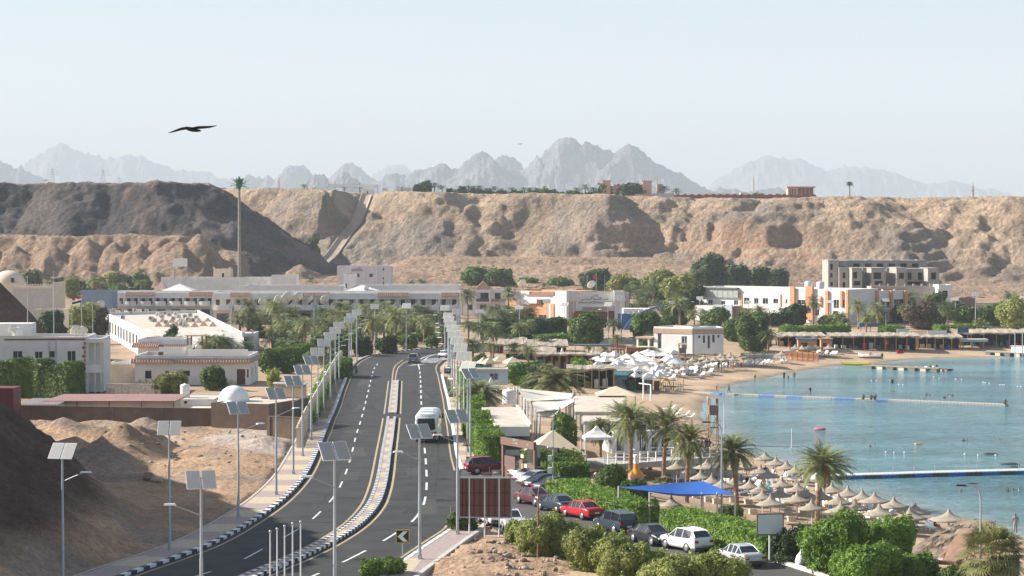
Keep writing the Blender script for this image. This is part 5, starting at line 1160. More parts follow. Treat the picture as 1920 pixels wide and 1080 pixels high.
for nm,x0,x1,y0,y1,n,hh,wd in [('dense garden before the white terraces',440,700,604,652,42,(34,62),(34,50)),('garden right of the bend before the terraces',700,860,606,650,20,(34,58),(30,42)),('grove between right lamps and the club hedge',865,1000,612,655,14,(34,56),(32,44)),('garden behind the villa roof',285,500,672,680,16,(42,60),(34,46)),('belt behind the beach shops',1590,1915,596,616,18,(26,50),(26,38)),('thicket between the club and the long hotel',1175,1310,566,625,14,(26,50),(26,38)),('planting before the long hotel',1300,1470,596,628,10,(22,44),(24,34)),('gardens of the beach restaurants',885,1230,655,762,22,(22,42),(24,40)),('row behind the far white umbrellas',1100,1300,645,668,9,(22,36),(22,32)),('garden inside the left fence',485,625,646,692,12,(20,40),(28,40)),('distant grove below the tan heaps',0,300,520,575,20,(24,42),(22,32))]:
    for i,px in enumerate(sorted(rg.uniform(x0,x1) for _ in range(n))):
        py=rg.uniform(y0,y1); h_=rg.uniform(*hh); w_=rg.uniform(*wd); palm(px,py,py-h_,w_,f'palm in the {nm}, {ordn(i)} from the left',mid if h_>w_ else sho,g)
        if i%2: px+=rg.uniform(-8,8); py-=3; tree(px,py,py-rg.uniform(18,34),rg.uniform(30,48),[LM,LD,LM,LO][i//2%4],f'shrub in the {nm}, {ordn(i//2)} from the left',bush=True,name='garden_shrub',cat='bush',group='garden shrubs around the hotels')
g='distant palms at the foot of the cliffs'
for i,(px,py,yt,w_,l) in enumerate([(16,504,479,24,'leftmost distant palm beside the dome'),(46,524,478,30,'palm right behind the dome'),(84,508,480,18,'palm above the crenellated wall'),(116,518,488,22,'palm right of the crenellated wall'),(148,514,491,14,'small palm among the tan heaps'),(189,515,492,16,'small brown palm before the tan heaps'),(209,530,479,26,'tall palm before the tan heaps'),(240,522,494,18,'palm left of the double palms'),(263,502,478,24,'left of two crowns before the heaps'),(287,508,480,24,'right of two crowns before the heaps'),(265,538,498,22,'twin trunk palm near the hotel roof'),(144,550,510,30,'palm between the flagpoles'),(178,562,512,28,'palm above the striped flag'),(235,545,508,26,'palm left of the hotel roof units'),(335,528,492,34,'palm before the blank frame'),(378,518,480,34,'palm left of the big bright tree'),(352,520,496,24,'small palm under the frame'),(200,520,498,20,'low palm before the heaps'),(130,528,500,24,'palm behind the olive tree'),(296,540,505,26,'palm behind the hotel gable'),(98,520,496,20,'small palm above the wall end'),(160,540,512,22,'palm beside the thin mast'),(222,530,506,20,'short palm behind the olive tree'),(320,545,515,24,'palm at the hotel roof edge')]):
    palm(px,py,yt,w_,l,far if i%3 else mid,g)
g='palms on the plateau rim'
for i,(px,py,yt,w_,l) in enumerate([(570,356,341,15,'alone left of the open canopy'),(646,358,339,15,'before the open canopy, left'),(675,358,339,15,'before the open canopy, right'),(751,360,341,18,'right of the open canopy'),(814,358,337,18,'beside the dark thicket'),(829,358,341,18,'right end by the dark thicket'),(864,359,343,15,'first of the thin row'),(879,360,343,15,'second of the thin row'),(888,360,343,15,'third of the thin row'),(897,359,340,17,'tallest of the thin row'),(914,360,346,12,'small one after the tallest of the row'),(926,360,342,16,'ending the thin row'),(941,364,350,10,'tiny one at a gap'),(961,364,347,18,'above the dark cliff notch'),(984,365,348,18,'left of a joined couple'),(993,365,348,16,'right of a joined couple'),(1007,366,350,14,'left of the low white huts'),(1081,367,349,18,'first before the pink villa'),(1097,366,341,18,'tallest before the pink villa'),(1112,367,348,20,'dark one before the pink villa'),(1147,368,345,18,'under the pink villa left tower'),(1157,368,347,18,'under the pink villa wall'),(1170,368,347,20,'under the pink villa middle'),(1195,368,347,20,'under the pink villa right part'),(1244,360,335,20,'large one by the pink gate house'),(1270,361,341,18,'right of the pink gate house'),(1363,364,357,9,'tiny one behind the red wall')]):
    palm(px,py,yt-3,w_*1.3,'plateau palm '+l,far,g,d=1230 if px<760 else 1112)
for i in range(26):
    px=sorted([rg.uniform(840,1225) for _ in range(26)])[i] if i==0 else px+rg.uniform(8,21); tree(px,366,360-rg.uniform(0,7),rg.uniform(12,24),[LD,LM,LD][i%3],f'low scrub along the plateau rim, {ordn(i)} from the left',bush=True,name='rim_shrub',cat='bush',group='scrub on the plateau rim',d=1112,size=.8)
for a in [(797,358,335,30,LD,'dark round thicket on the plateau rim'),(780,360,346,14,LM,'small shrub left of the thicket'),(1017,364,350,26,LM,'bushy tree above the cliff notch'),(1040,366,358,18,LM,'low shrub by the white huts'),(1135,366,338,30,LM,'green tree behind the pink villa'),(1180,368,342,60,LD,'dark grove hiding the pink villa wall'),(1205,368,352,30,LM,'grove right end by the pink gate'),(1422,366,354,24,LM,'shrub behind the red wall'),(1460,366,356,12,LM,'small shrub left of the pink pavilion'),(590,358,352,14,LM,'low shrub left of the canopy')]:
    px,py,yt,w_,mt,l=a; tree(px,py,yt,w_,mt,l,group='trees on the plateau rim',d=1112 if px>760 else 1230,size=.8)
# fan palm bottom right & low fan palms
def fan_palm(px,py,yt,wpx,label,z=ROAD,n=34,seed=3,dry=True):
    p=P(px,py,z); k=pxm(p.y); H=(py-yt)/k; W=wpx/k; rgn=random.Random(seed); t=empty('fan_palm',p,0,label,'palm tree'); th=H*.45 if dry else H*.12
    m,(bx_,by_)=trunk_mesh(seed,th,.3 if dry else .2,.1); m.obj('trunk',TRUNK,t)
    def fans(n,e0,e1,mt,nm,L):
        V=[];Fc=[]
        for i in range(n):
            az=i*2.4+rgn.uniform(-.2,.2); e=e0+(e1-e0)*(i+.5)/n; h=np.array([math.cos(az),math.sin(az),0]); d=h*math.cos(e)+np.array([0,0,math.sin(e)]); s=np.array([-math.sin(az),math.cos(az),0]); up=np.cross(d,s); st=np.array([bx_,by_,th]); l=L*rgn.uniform(.8,1.1); c=st+d*l*.55
            o=len(V); V+=[st-s*.03,st+s*.03,c+s*.03,c-s*.03]; Fc.append((o,o+1,o+2,o+3))
            for q in range(18):
                a=(q-8.5)/9*1.75; dr=d*math.cos(a)+s*math.sin(a); tip=c+dr*l*.5+np.array([0,0,-l*.12*rgn.uniform(.5,1.8)]); md=c+dr*l*.3; w=np.cross(dr,up)*.05
                o=len(V); V+=[c,md+w,tip,md-w]; Fc.append((o,o+1,o+2,o+3))
        mobj(nm,npmesh(nm,V,Fc,mt),t)
    fans(n,1.4,-.5,FG,'crown',W*.55)
    if dry: fans(n//2,-.7,-1.3,DRY,'dry_fronds',W*.42)
    return t
fan_palm(1862,1120,955,140,'large fan palm with dry hanging leaves at the bottom right corner',n=60,seed=3)
fan_palm(975,828,792,52,'low fan palm in front of the small white building',n=26,seed=4,dry=False)
fan_palm(1240,915,880,40,'low spiky palm at the foot of the tall palms',n=20,seed=5,dry=False,z=2.2)
# people near the street
pz=P(661,704); person((pz.x,pz.y,ROAD+.2),'walk','pink','navy','person in pink top walking with another beside the left kerb',R(10),1.0)
pz=P(668,705); person((pz.x,pz.y,ROAD+.01),'walk','blue','black','person in light blue top walking with another beside the left kerb',R(0),1.05)
pz=P(1119,918); person((pz.x,pz.y,ROAD),'stand','white','grey','man in white shirt standing behind the long hedge',R(180),1.05)
pz=P(181,727); person((pz.x,pz.y,ROAD),'stand','navy','grey','person standing at the corner of the left white house',R(180),1.05)
# white rubbish bag by the bushes
p=P(1504,1062); t=empty('rubbish_bag',(p.x,p.y,ROAD),0,'white rubbish bag on the verge right of the billboard','bag'); m=M(); m.lathe([(0,0),(.45,.05),(.5,.35),(.38,.75),(.2,1.0),(.12,1.25),(0,1.3)],12,jit=.08); m.obj('sack',mat('white_plastic',(.65,.65,.66),.5,.08,4),t); m=M(); m.lathe([(.13,1.02),(.15,1.05),(.13,1.1)],8); m.obj('knot',WHITE2,t)
p=P(1519,1064); t=empty('rubbish_bag',(p.x,p.y,ROAD),0,'black rubbish bag behind the white one','bag'); m=M(); m.lathe([(0,0),(.4,.05),(.45,.3),(.3,.6),(.1,.85),(0,.9)],12,jit=.1); m.obj('sack',BLACK,t); m=M(); m.lathe([(.1,.78),(.12,.82),(.1,.86)],8); m.obj('knot',BLACK,t)
# rubble stones on the mound and boulders on the hillside
STONE=[mat('pale_stone',(.42,.34,.27),.9,.2,2,.3,6),mat('brown_stone',(.26,.19,.14),.9,.2,2,.3,6)]
def rockmesh(seed,n=1):
    r_=random.Random(seed); m=M(); m.lathe([(0,-.5),(.35,-.45),(.55,-.15),(.5,.2),(.3,.42),(0,.5)],7,sm=False,jit=.18,sx=1.2,sy=.9); return m
rocks=[]
for s in range(4):
    random.seed(s); m=rockmesh(s); o=m.obj('stone',STONE[s%2]); rocks.append(o)
random.seed(7)
used=[False]*4
def rock(x,y,z,s,label,group):
    k=rg.randrange(4)
    if not used[k]: o=rocks[k]; used[k]=True
    else: o=rocks[k].copy(); C.objects.link(o)
    o.location=(x,y,z+s*.25); o.scale=(s*rg.uniform(.8,1.3),s*rg.uniform(.8,1.2),s*rg.uniform(.6,.9)); o.rotation_euler=(rg.uniform(-.3,.3),rg.uniform(-.3,.3),rg.uniform(0,6.28)); tag(o,label,'stone',group)
for i in range(150):
    px=rg.gauss(965,50); py=rg.uniform(1005,1079); p=P(px,py)
    ok=(-11<p.x<16 and 120<p.y<180)
    if ok and G3(p.x,p.y)>ROAD-.7: rock(p.x,p.y,G3(p.x,p.y),rg.choice((.12,.18,.25,.3,.42)),'loose stone in the rubble heap beside the junction','loose stones of the rubble heap')
for i,(px,py,s) in enumerate([(278,898,1.1),(293,903,.9),(326,906,.4),(50,974,.7),(330,862,.4)]):
    p=P(px,py,ROAD+.4); rock(p.x,p.y,HZat(p.x,p.y),s,['rounded boulder at the edge of the hill shadow','smaller boulder right of the rounded one','small stone beside the boulders','pale stone low on the shaded slope','lone dark stone on the sunlit lot'][i],'boulders at the hillside foot')
for i in range(90):
    px=rg.uniform(60,560); py=rg.uniform(800,905); p=P(px,py); 
    if -60<p.x<-13 and p.y<288: rock(p.x,p.y,HZat(p.x,p.y),rg.choice((.12,.18,.25,.35)),'loose stone scattered on the vacant lot','loose stones on the vacant lot')
# ================= BUILDINGS =================
ORG=mat('orange_render',(.6,.3,.16),.85,.06,.5); ORG2=mat('terracotta_render',(.36,.12,.06),.85,.08,.5); PINKW=mat('pinkish_white_render',(.62,.57,.58),.85,.05,.5)
ROOFT=mat('dusty_flat_roof',(.52,.46,.38),.95,.12,.6,.1,4); CBLK=mat('concrete_block',(.36,.33,.29),.95,.12,.7,.3,7); BRK=mat('mud_brick',(.17,.12,.09),.95,.15,.8,.4,8); REDW=mat('maroon_wall',(.24,.08,.06),.9,.12,.5)
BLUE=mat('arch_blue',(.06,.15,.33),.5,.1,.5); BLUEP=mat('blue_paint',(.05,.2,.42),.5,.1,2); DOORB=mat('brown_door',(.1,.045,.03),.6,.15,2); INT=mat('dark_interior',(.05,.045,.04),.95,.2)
class B:
    """a building: local x along the front, y away from the camera, z up"""
    def __init__(s,label,A,Bp,z0=ROAD,name='building',cat='building'):
        s.A=Vector((A[0],A[1])); s.B=Vector((Bp[0],Bp[1])); s.L=(s.B-s.A).length; s.z0=z0; s.a=math.atan2(s.B.y-s.A.y,s.B.x-s.A.x)
        s.t=empty(name,(s.A.x,s.A.y,z0),s.a,label,cat); s.w=M()
    def f(s,px,py,y=0):
        """pixel on the front plane (local y) -> local x,z"""
        r=ray(px,py); c,si=math.cos(s.a),math.sin(s.a); n=(-si,c); q=(s.A.x+n[0]*y,s.A.y+n[1]*y)
        t=(q[0]*n[0]+q[1]*n[1])/(r[0]*n[0]+r[1]*n[1]); X,Y,Z=r[0]*t,r[1]*t,CZ+r[2]*t
        return ((X-s.A.x)*c+(Y-s.A.y)*si, Z-s.z0)
    def face(s,L,z0,z1,ops,T,th=.3,mi=0):
        m=s.w; m.T=T; xs=sorted({0,L,*[o[0] for o in ops],*[o[1] for o in ops]}); zs=sorted({z0,z1,*[o[2] for o in ops],*[o[3] for o in ops]})
        xs=[x for x in xs if -1e-6<=x<=L+1e-6]; zs=[z for z in zs if z0-1e-6<=z<=z1+1e-6]
        for i in range(len(xs)-1):
            for j in range(len(zs)-1):
                cx,cz=(xs[i]+xs[i+1])/2,(zs[j]+zs[j+1])/2
                if any(o[0]<cx<o[1] and o[2]<cz<o[3] for o in ops): continue
                m.add([(xs[i],0,zs[j]),(xs[i+1],0,zs[j]),(xs[i+1],0,zs[j+1]),(xs[i],0,zs[j+1])],[(0,1,2,3)],mi)
        for o in ops:
            a,b,c,d=o[:4]; m.add([(a,0,c),(b,0,c),(b,0,d),(a,0,d),(a,th,c),(b,th,c),(b,th,d),(a,th,d)],[(0,4,5,1),(1,5,6,2),(2,6,7,3),(3,7,4,0)],mi)
        m.T=Matrix()
        for o in ops:
            a,b,c,d=o[:4]; k=o[4] if len(o)>4 else 'w'
            if k=='h':
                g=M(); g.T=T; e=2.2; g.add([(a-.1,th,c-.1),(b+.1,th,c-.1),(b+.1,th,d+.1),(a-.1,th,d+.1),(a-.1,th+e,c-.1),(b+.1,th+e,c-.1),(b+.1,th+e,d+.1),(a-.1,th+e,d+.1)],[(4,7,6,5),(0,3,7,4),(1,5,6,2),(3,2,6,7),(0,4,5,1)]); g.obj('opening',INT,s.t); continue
            g=M(); g.T=T; y=.14
            if k=='d':
                g.bx(a,b,y,y+.06,c,d-.0); ob=g.obj('door',DOORB,s.t); g=M(); g.T=T; g.bx(b-.2,b-.12,y-.05,y,(c+d)/2-.05,(c+d)/2+.05); g.obj('handle',GALV,ob); continue
            fr=.05 if (b-a)>.5 else .03
            g.bx(a,a+fr,y-.04,y+.04,c,d); g.bx(b-fr,b,y-.04,y+.04,c,d); g.bx(a+fr,b-fr,y-.04,y+.04,c,c+fr); g.bx(a+fr,b-fr,y-.04,y+.04,d-fr,d)
            if b-a>.9: g.bx((a+b)/2-.03,(a+b)/2+.03,y-.035,y+.035,c+fr,d-fr)
            ob=g.obj('window',FRAMEM if k!='b' else BROWNF,s.t); g=M(); g.T=T; g.bx(a,b,y+.045,y+.06,c,d); g.obj('pane',BGLASS if k!='l' else GLASS2,ob)
            if k in 'ws': g=M(); g.T=T; g.bx(a-.08,b+.08,-.07,y-.05,c-.09,c-.01); g.obj('sill',WHITE,ob)
    def ops(s,px): 
        r=[]
        for o in px:
            x0,z1=s.f(o[0],o[1]); x1,z0=s.f(o[2],o[3]); r.append((max(.05,x0),min(s.L-.05,x1),max(.02,z0),z1,o[4] if len(o)>4 else 'w'))
        return r
    def shell(s,D,h,m_,front=(),right=(),left=(),par=.5,roof=None,y0=0,x0=0,x1=None,zb=0,nm='wall',raw=False):
        x1=s.L if x1 is None else x1; hr=h-par; L=x1-x0; s.w=M()
        fo=list(front) if raw else s.ops(front); fo=[(a-x0,b-x0,c,d,k) for a,b,c,d,k in fo]
        s.face(L,zb,hr,fo,Matrix.Translation((x0,y0,0)))
        s.face(D,zb,hr,list(right),Matrix.Translation((x1,y0,0))@Matrix.Rotation(pi/2,4,'Z'))
        s.face(D,zb,hr,list(left),Matrix.Translation((x0,y0+D,0))@Matrix.Rotation(-pi/2,4,'Z'))
        s.face(L,zb,hr,[],Matrix.Translation((x1,y0+D,0))@Matrix.Rotation(pi,4,'Z'))
        if par>0:
            t=.22; w=s.w; w.bx(x0,x1,y0,y0+t,hr,h); w.bx(x0,x1,y0+D-t,y0+D,hr,h); w.bx(x0,x0+t,y0+t,y0+D-t,hr,h); w.bx(x1-t,x1,y0+t,y0+D-t,hr,h)
        o=s.w.obj(nm,m_,s.t); s.w=M(); g=M(); g.bx(x0+.02,x1-.02,y0+.02,y0+D-.02,hr-.15,hr+.01); g.obj('roof',roof or ROOFT,s.t); return o
    def part(s,nm,m_,*boxes,par=None):
        g=M()
        for b in boxes: g.bx(*b)
        return g.obj(nm,m_,par or s.t)
    def pbox(s,nm,m_,px0,py0,px1,py1,y0,y1):
        """box on the front given by pixel rectangle, local depth y0..y1"""
        x0,z1=s.f(px0,py0,y0); x1,z0=s.f(px1,py1,y0); return s.part(nm,m_,(x0,x1,y0,y1,z0,z1))
def DX(px,d): return (wx(px,d),d)
def zat(py,d): return CZ-(py-440)*d/F
def tiles(b,x0,x1,z0,z1,y0,y1,nm='tile_roof',pitch=.34):
    """ribbed sloping tile strip falling from (y1,z1) to (y0,z0)"""
    g=M(); g.add([(x0,y0,z0),(x1,y0,z0),(x1,y1,z1),(x0,y1,z1),(x0,y0,z0-.12),(x1,y0,z0-.12),(x1,y1,z0-.12),(x0,y1,z0-.12)],[(0,1,2,3),(0,4,5,1),(1,5,6,2),(3,7,4,0),(7,6,5,4)])
    n=int((x1-x0)/pitch)
    for i in range(n+1):
        x=x0+(x1-x0)*i/n; g.tube([(x,y0-.03,z0+.02),(x,y1,z1+.03)],.085,5)
    return g.obj(nm,TILE,b.t)
# --- left white house ---
d=324; b=B('white two storey house at far left behind the tall hedge',DX(-40,d),DX(160,d+1),name='white_house',cat='house')
b.shell(12,8.15,WHITE,front=[(24,658,42,676,'w'),(65,659,80,672,'w'),(92,658,103,671,'w'),(126,658,142,677,'w')],par=.45)
b.pbox('trim_band',mat('maroon_trim',(.3,.12,.1),.8,.1),8,635,160,638,-.06,-.003)
for k in range(12): b.pbox('quoin',mat('maroon_trim',(.3,.12,.1),.8,.1),154 if k%2 else 157,641+k*8,160.5,647+k*8,-.05,-.003)
x,z=b.f(160,640); b.shell(9,7.9,WHITE,par=.4,x0=b.L+.01,x1=b.L+2.3,y0=2.2,nm='side_wing',raw=True)
b.part('balcony_slab',WHITE,(b.L+.01,b.L+2.3,.2,2.19,7.3,7.9),(b.L+.01,b.L+2.3,.2,2.19,2.9,3.2)); b.part('balcony_parapet',WHITE,(b.L+.02,b.L+2.3,.2,.35,3.2,4.1))
for xx in (.2,1.2,2.1): b.part('column',WHITE,(b.L+xx,b.L+xx+.16,.25,.41,4.1,7.3)); b.part('column',WHITE,(b.L+xx,b.L+xx+.16,.25,.41,0,2.9))
b.part('stair_tower',WHITE,(0.5,6.5,7,11.5,8.0,zat(607,331)-ROAD))
b.part('drain_pipe',GALV,*[(b.f(px,640)[0],b.f(px,640)[0]+.08,-.1,-.004,4.5,7.5) for px in (91.5,104.5)])
for i,(px,py,dd) in enumerate([(38,628,330),(30,630,329)]): pass
dish=Proto(make_dish()); 
def put_dish(px,py,d,s,rz,label,group='satellite dishes on roofs'):
    p=Q(px,py,d); dish.put((p.x,p.y,p.z),R(rz),label,group,s)
put_dish(143,633,327,.85,-50,'white dish on the left white house roof near the right corner'); put_dish(156,631,327,.7,-80,'thin tilted dish at the very right of the left house roof'); put_dish(25,628,328,.7,-40,'small dish on the left house roof by the stair tower')
def tank(px,py,d,r,h,label,m_=WHITE2,zc=None):
    p=Q(px,py,d); t=empty('water_tank',p,0,label,'water tank'); m=M(); pr=[(0,0),(r,0)]
    for k in range(6): pr+=[(r,h*(k+.2)/6),(r*1.03,h*(k+.5)/6),(r,h*(k+.8)/6)]
    m.lathe(pr+[(r,h),(r*.7,h+r*.2),(r*.25,h+r*.28)],14); m.obj('body',m_,t); m=M(); m.lathe([(0,h+r*.42),(r*.26,h+r*.4),(r*.26,h+r*.2)],10); m.obj('lid',m_,t); return t
tank(33,629,329,.7,1.0,'white water tank lying by the stair tower of the left house')
# flag poles behind / on the house
for px,yb,yt,dd,l in [(52,605,520,334,'thin mast rising from the left house stair tower'),(101,628,510,332,'tall flagpole on the left house roof'),(153,628,555,332,'shorter flagpole at the left house right roof corner'),(174,632,575,345,'thin bare mast beside the twiggy tree')]:
    p=Q(px,yb,dd); H=(yb-yt)/pxm(dd); t=empty('flagpole',p,0,l,'flagpole'); t['group']='flagpoles on the left house'; m=M(); m.tube([(0,0,-.3),(0,0,H)],[.07,.035],6); m.obj('shaft',GALV,t); m=M(); m.lathe([(0,0),(.07,.05),(0,.14)],8,(0,0,H)); m.obj('finial',WHITE2,t)
p=Q(135,630,345); t=empty('flagpole',p,0,'thin pole carrying the red white and black flag','flagpole'); H=(630-560)/pxm(345); m=M(); m.tube([(0,0,-.3),(0,0,H)],[.05,.03],6); m.obj('shaft',GALV,t)
p=Q(135,560,345); t=empty('flag',(p.x+.02,p.y,p.z),0,'red white and black striped flag hanging beside the olive tree','flag')
for k,mm in enumerate((CL['red'],WHITE2,BLACK)):
    m=M(); vs=[];n=8
    for i in range(n+1): 
        x=i/n*1.5; yy=.12*math.sin(i*1.1); dz=i*.05
        for e in (0,-.02): vs+=[(x,yy+e,-k*.3+dz*1.0),(x,yy+e,-(k+1)*.3+dz)]
    m.add(vs,[(i*4,i*4+1,i*4+5,i*4+4) for i in range(n)]+[(i*4+2,i*4+6,i*4+7,i*4+3) for i in range(n)]); m.obj('stripe',mm,t)
# --- villa with tile band ---
d=342; b=B('low white villa with tiled eave band and brown door',DX(252,d),DX(467,d),name='white_villa',cat='house')
b.shell(12,4.55,WHITE,front=[(272,695,284,710,'b'),(310,695,317,702,'b'),(343,695,356,705,'b'),(415,695,422,710,'b'),(444,692,460,721.5,'d'),(463,692,466.2,708,'b')],right=[(3,4.2,1.1,2.6,'b'),(8,9,1.2,2.6,'b')],par=.55)
tiles(b,-.5,b.L+.02,3.45,4.05,-.5,-.003,pitch=.42)
g=M(); g.add([(b.L+.003,-.0,4.05),(b.L+.5,-.5,3.45),(b.L+.5,12,3.45),(b.L+.003,12,4.05),(b.L+.02,-.5,3.45)],[(0,4,1),(0,1,2,3)]); 
for k in range(28): g.tube([(b.L+.5,k*.43,3.47),(b.L,k*.43,4.07)],.08,5)
g.obj('tile_roof',TILE,b.t)
b.part('step_base',mat('cream_stone_dado',(.5,.42,.3),.9,.3,1.5),*[(b.f(px,722)[0],b.f(px+5,722)[0],-.05,-.003,.15,.55+.3*(k%2)) for k,px in enumerate((254,260,266,272,278,284,290,420,426,432,438))])
b.part('inner_parapet',WHITE,(7.2,b.L-1,6.5,6.75,4.05,5.15),(2.4,7.0,8.2,8.45,4.05,5.4))
b.part('roof_hatch',BROWNF,(2.6,3.3,6.3,6.9,4.05,4.75))
put_dish(355,664,350,.7,-40,'dish at the brown roof pergola, left one'); put_dish(372,660,350,.55,-80,'dish at the brown roof pergola, right one')
d=358; b=B('white upper block with tiled edge behind the tiled villa',DX(258,d),DX(345,d),name='roof_block',cat='building'); b.shell(8,zat(636,d)-ROAD,WHITE,par=.8,raw=True); tiles(b,-.7,3.4,zat(650,d)-ROAD,zat(643,d)-ROAD,-1.6,-.003); tiles(b,3.4,8.0,zat(652,d)-ROAD,zat(647,d)-ROAD,-1.0,-.003)
d=352; p=Q(371,656,d); t=empty('roof_pergola',p,0,'brown timber pergola standing on the villa roof','pergola')
for x in (-1.5,-1.1,.75,1.25): m=M(); m.box((x,(.6 if x in(-1.1,1.25) else -.6),1.0),(.2,.2,2.4)); m.obj('post',WOOD,t)
m=M(); m.box((0,0,2.25),(3.6,2.4,.14)); m.obj('roof',WOODL,t)
# courtyard wall, ramp left of villa
d=340; b=B('cream sloping stair wall left of the tiled villa',DX(196,d+2),DX(250,d-2),name='stair_wall',cat='wall')
g=M(); g.prism([(0,0),(.3,0),(b.L,8),(b.L,8.35)],0,3.2); g.obj('wall',CREAM,b.t); g=M(); g.add([(0,0,0),(.25,0,0),(.25,0,2.9),(0,0,.9),(0,7,0),(.25,7,0),(.25,7,4.2),(0,7,4.2)],[(0,1,2,3),(0,3,7,4),(1,5,6,2),(3,2,6,7)]); g.obj('ramp',WHITE,b.t)
b=B('cream annex block between the white house and the villa',DX(206,346),DX(248,346),name='annex',cat='building'); b.shell(4,3.3,CREAM,par=.3,raw=True)
# rubble retaining wall
def wallseg(label,A,Bp,h,th,m_,z0=ROAD,name='wall',cap=None,piers=0,cat='wall'):
    b=B(label,A,Bp,z0,name,cat); b.part('panel',m_,(0,b.L,0,th,-.5,h)); 
    if cap: b.part('coping',cap,(-.03,b.L+.03,-.05,th+.05,h,h+.1))
    if piers:
        n=max(1,int(b.L/piers))
        for i in range(n+1): b.part('pier',m_,(i*b.L/n-.2,i*b.L/n+.2,-.1,-.003,-.5,h-.02))
    return b
wallseg('pale rubble stone retaining wall before the villa',DX(198,322),DX(300,320),1.6,.4,mat('rubble_stone',(.3,.25,.21),.95,.4,2.2,.6,4,col2=(.6,.56,.5)))
wallseg('long brown block wall behind the vacant lot',DX(28,269),DX(395,264),2.4,.25,BRK,piers=6,cap=BRK)
wallseg('brown block wall ending at the pillared fence',DX(503,253),DX(562,251),2.4,.25,BRK,piers=5,cap=BRK)
b=B('brown block outbuilding carrying the white dome',DX(395,262.5),DX(503,260),name='domed_outbuilding',cat='building'); b.shell(11,3.3,BRK,par=.12,raw=True)
g=M(); pr=[(1.85*math.cos(a),1.85*math.sin(a)) for a in [i*pi/2/10 for i in range(11)]]; q=b.f(428,757,3); g.lathe([(1.95,-.1),(1.95,.05)]+pr,26,(q[0],4.5,3.2)); g.obj('dome',WHITE2,b.t)
b.part('roof_parapet',mat('tan_render',(.33,.25,.17),.9,.1),(b.L-4.4,b.L-.2,10.6,10.85,3.3,4.9)); b.part('parapet_cap',WHITE,(b.L-4.5,b.L-.1,10.5,10.95,4.9,5.1))
b.part('roof_beam',WOOD,(b.L*.55,b.L*.9,5,5.15,3.5,3.62))
d=275; b=B('long low shed with dull maroon sheet roof',DX(80,d),DX(328,d),name='shed',cat='shed'); b.shell(6,2.45,CREAM,par=0,x0=1.5,x1=b.L-.3,y0=.6,raw=True,nm='wall')
g=M(); g.add([(-.1,-.1,zat(752,d)-ROAD),(b.L+.0,-.1,zat(752,d)-ROAD),(b.L+.6,8,zat(739,d+8)-ROAD),(1.0,8,zat(739,d+8)-ROAD),(-.1,-.1,zat(752,d)-ROAD-.1),(b.L,-.1,zat(752,d)-ROAD-.1),(b.L+.6,8,zat(739,d+8)-ROAD-.1),(1,8,zat(739,d+8)-ROAD-.1)],[(0,1,2,3),(0,4,5,1),(1,5,6,2),(2,6,7,3),(3,7,4,0),(7,6,5,4)]); g.obj('roof',mat('maroon_sheet',(.3,.17,.15),.7,.08,.6),b.t)
for k in range(5): b.part('post',WOOD,(.1+k*b.L/4.1,.22+k*b.L/4.1,0,.12,0,2.5))
d=272; b=B('pink and white corrugated roof at the left behind the brown wall',DX(31,d),DX(108,d),name='corrugated_roof',cat='roof'); g=M()
for k in range(26): g.tube([(k*.19,0,zat(760,d)-ROAD),(k*.19+.6,6,zat(748,d+6)-ROAD)],.1,5,mi=k%2)
g.obj('sheets',[mat('pink_sheet',(.5,.32,.28),.8,.1),WHITE],b.t); b.part('wall',CREAM,(0,b.L,.5,5.5,0,zat(761,d)-ROAD))
d=263; b=B('ribbed maroon metal cabin at the left edge',DX(-20,d),DX(24,d),name='metal_cabin',cat='cabin'); b.part('walls',mat('maroon_metal',(.14,.045,.05),.6,.1,.8),(0,b.L,0,4,0,zat(728,d)-ROAD)); b.part('ribs',mat('maroon_metal2',(.15,.035,.04),.6,.1,.8),*[(0,b.L,-.04,-.003,k*.42,k*.42+.08) for k in range(3,12)])
d=287; b=B('low pale outbuilding with water tank between shed and dome',DX(333,d),DX(400,d),name='outbuilding',cat='building'); b.shell(9,1.9,WHITE,par=.1,front=[(345,752,351,757,'h')]); tank(347,746,291,.62,1.65,'white ribbed cylindrical water tank beside the dome')
b.part('lean_to_roof',CREAM,(2,b.L,-3,-.003,.9,1.0))
# --- flat roofed building with air conditioners ---
zr=8.3; fp=[XY(264,620,zr),XY(457,627,zr),XY(372,584,zr),XY(198,589,zr)]; c0=fp[0]; t=empty('flat_roof_block',(c0[0],c0[1],ROAD),0,'wide flat roofed block crowded with air conditioning units','building')
lp=[(x-c0[0],y-c0[1]) for x,y in fp]; g=M(); g.prism(lp,0,zr-ROAD-.3,0,1); g.obj('wall',[WHITE,ROOFT],t)
g=M()
for i in range(4):
    a=Vector(lp[i]); c=Vector(lp[(i+1)%4]); u=(c-a).normalized(); n=Vector((u.y,-u.x)); g.prism([tuple(a),tuple(c),tuple(c-n*.3),tuple(a-n*.3)],zr-ROAD-.297,zr-ROAD+.35)
g.obj('parapet',WHITE,t)
a=Vector(lp[3]); c=Vector(lp[0]); u=(c-a).normalized(); n=Vector((u.y,-u.x)); Lw=(c-a).length
for k in range(11):
    s0=a+u*(Lw*(.06+k*.082)); g=M(); g.T=Matrix.Translation((s0.x+n.x*.02,s0.y+n.y*.02,0))@Matrix.Rotation(math.atan2(u.y,u.x),4,'Z'); g.bx(0,Lw*.035,-.05,.0,1.2,3.6); g.obj('slot_window',INT,t)
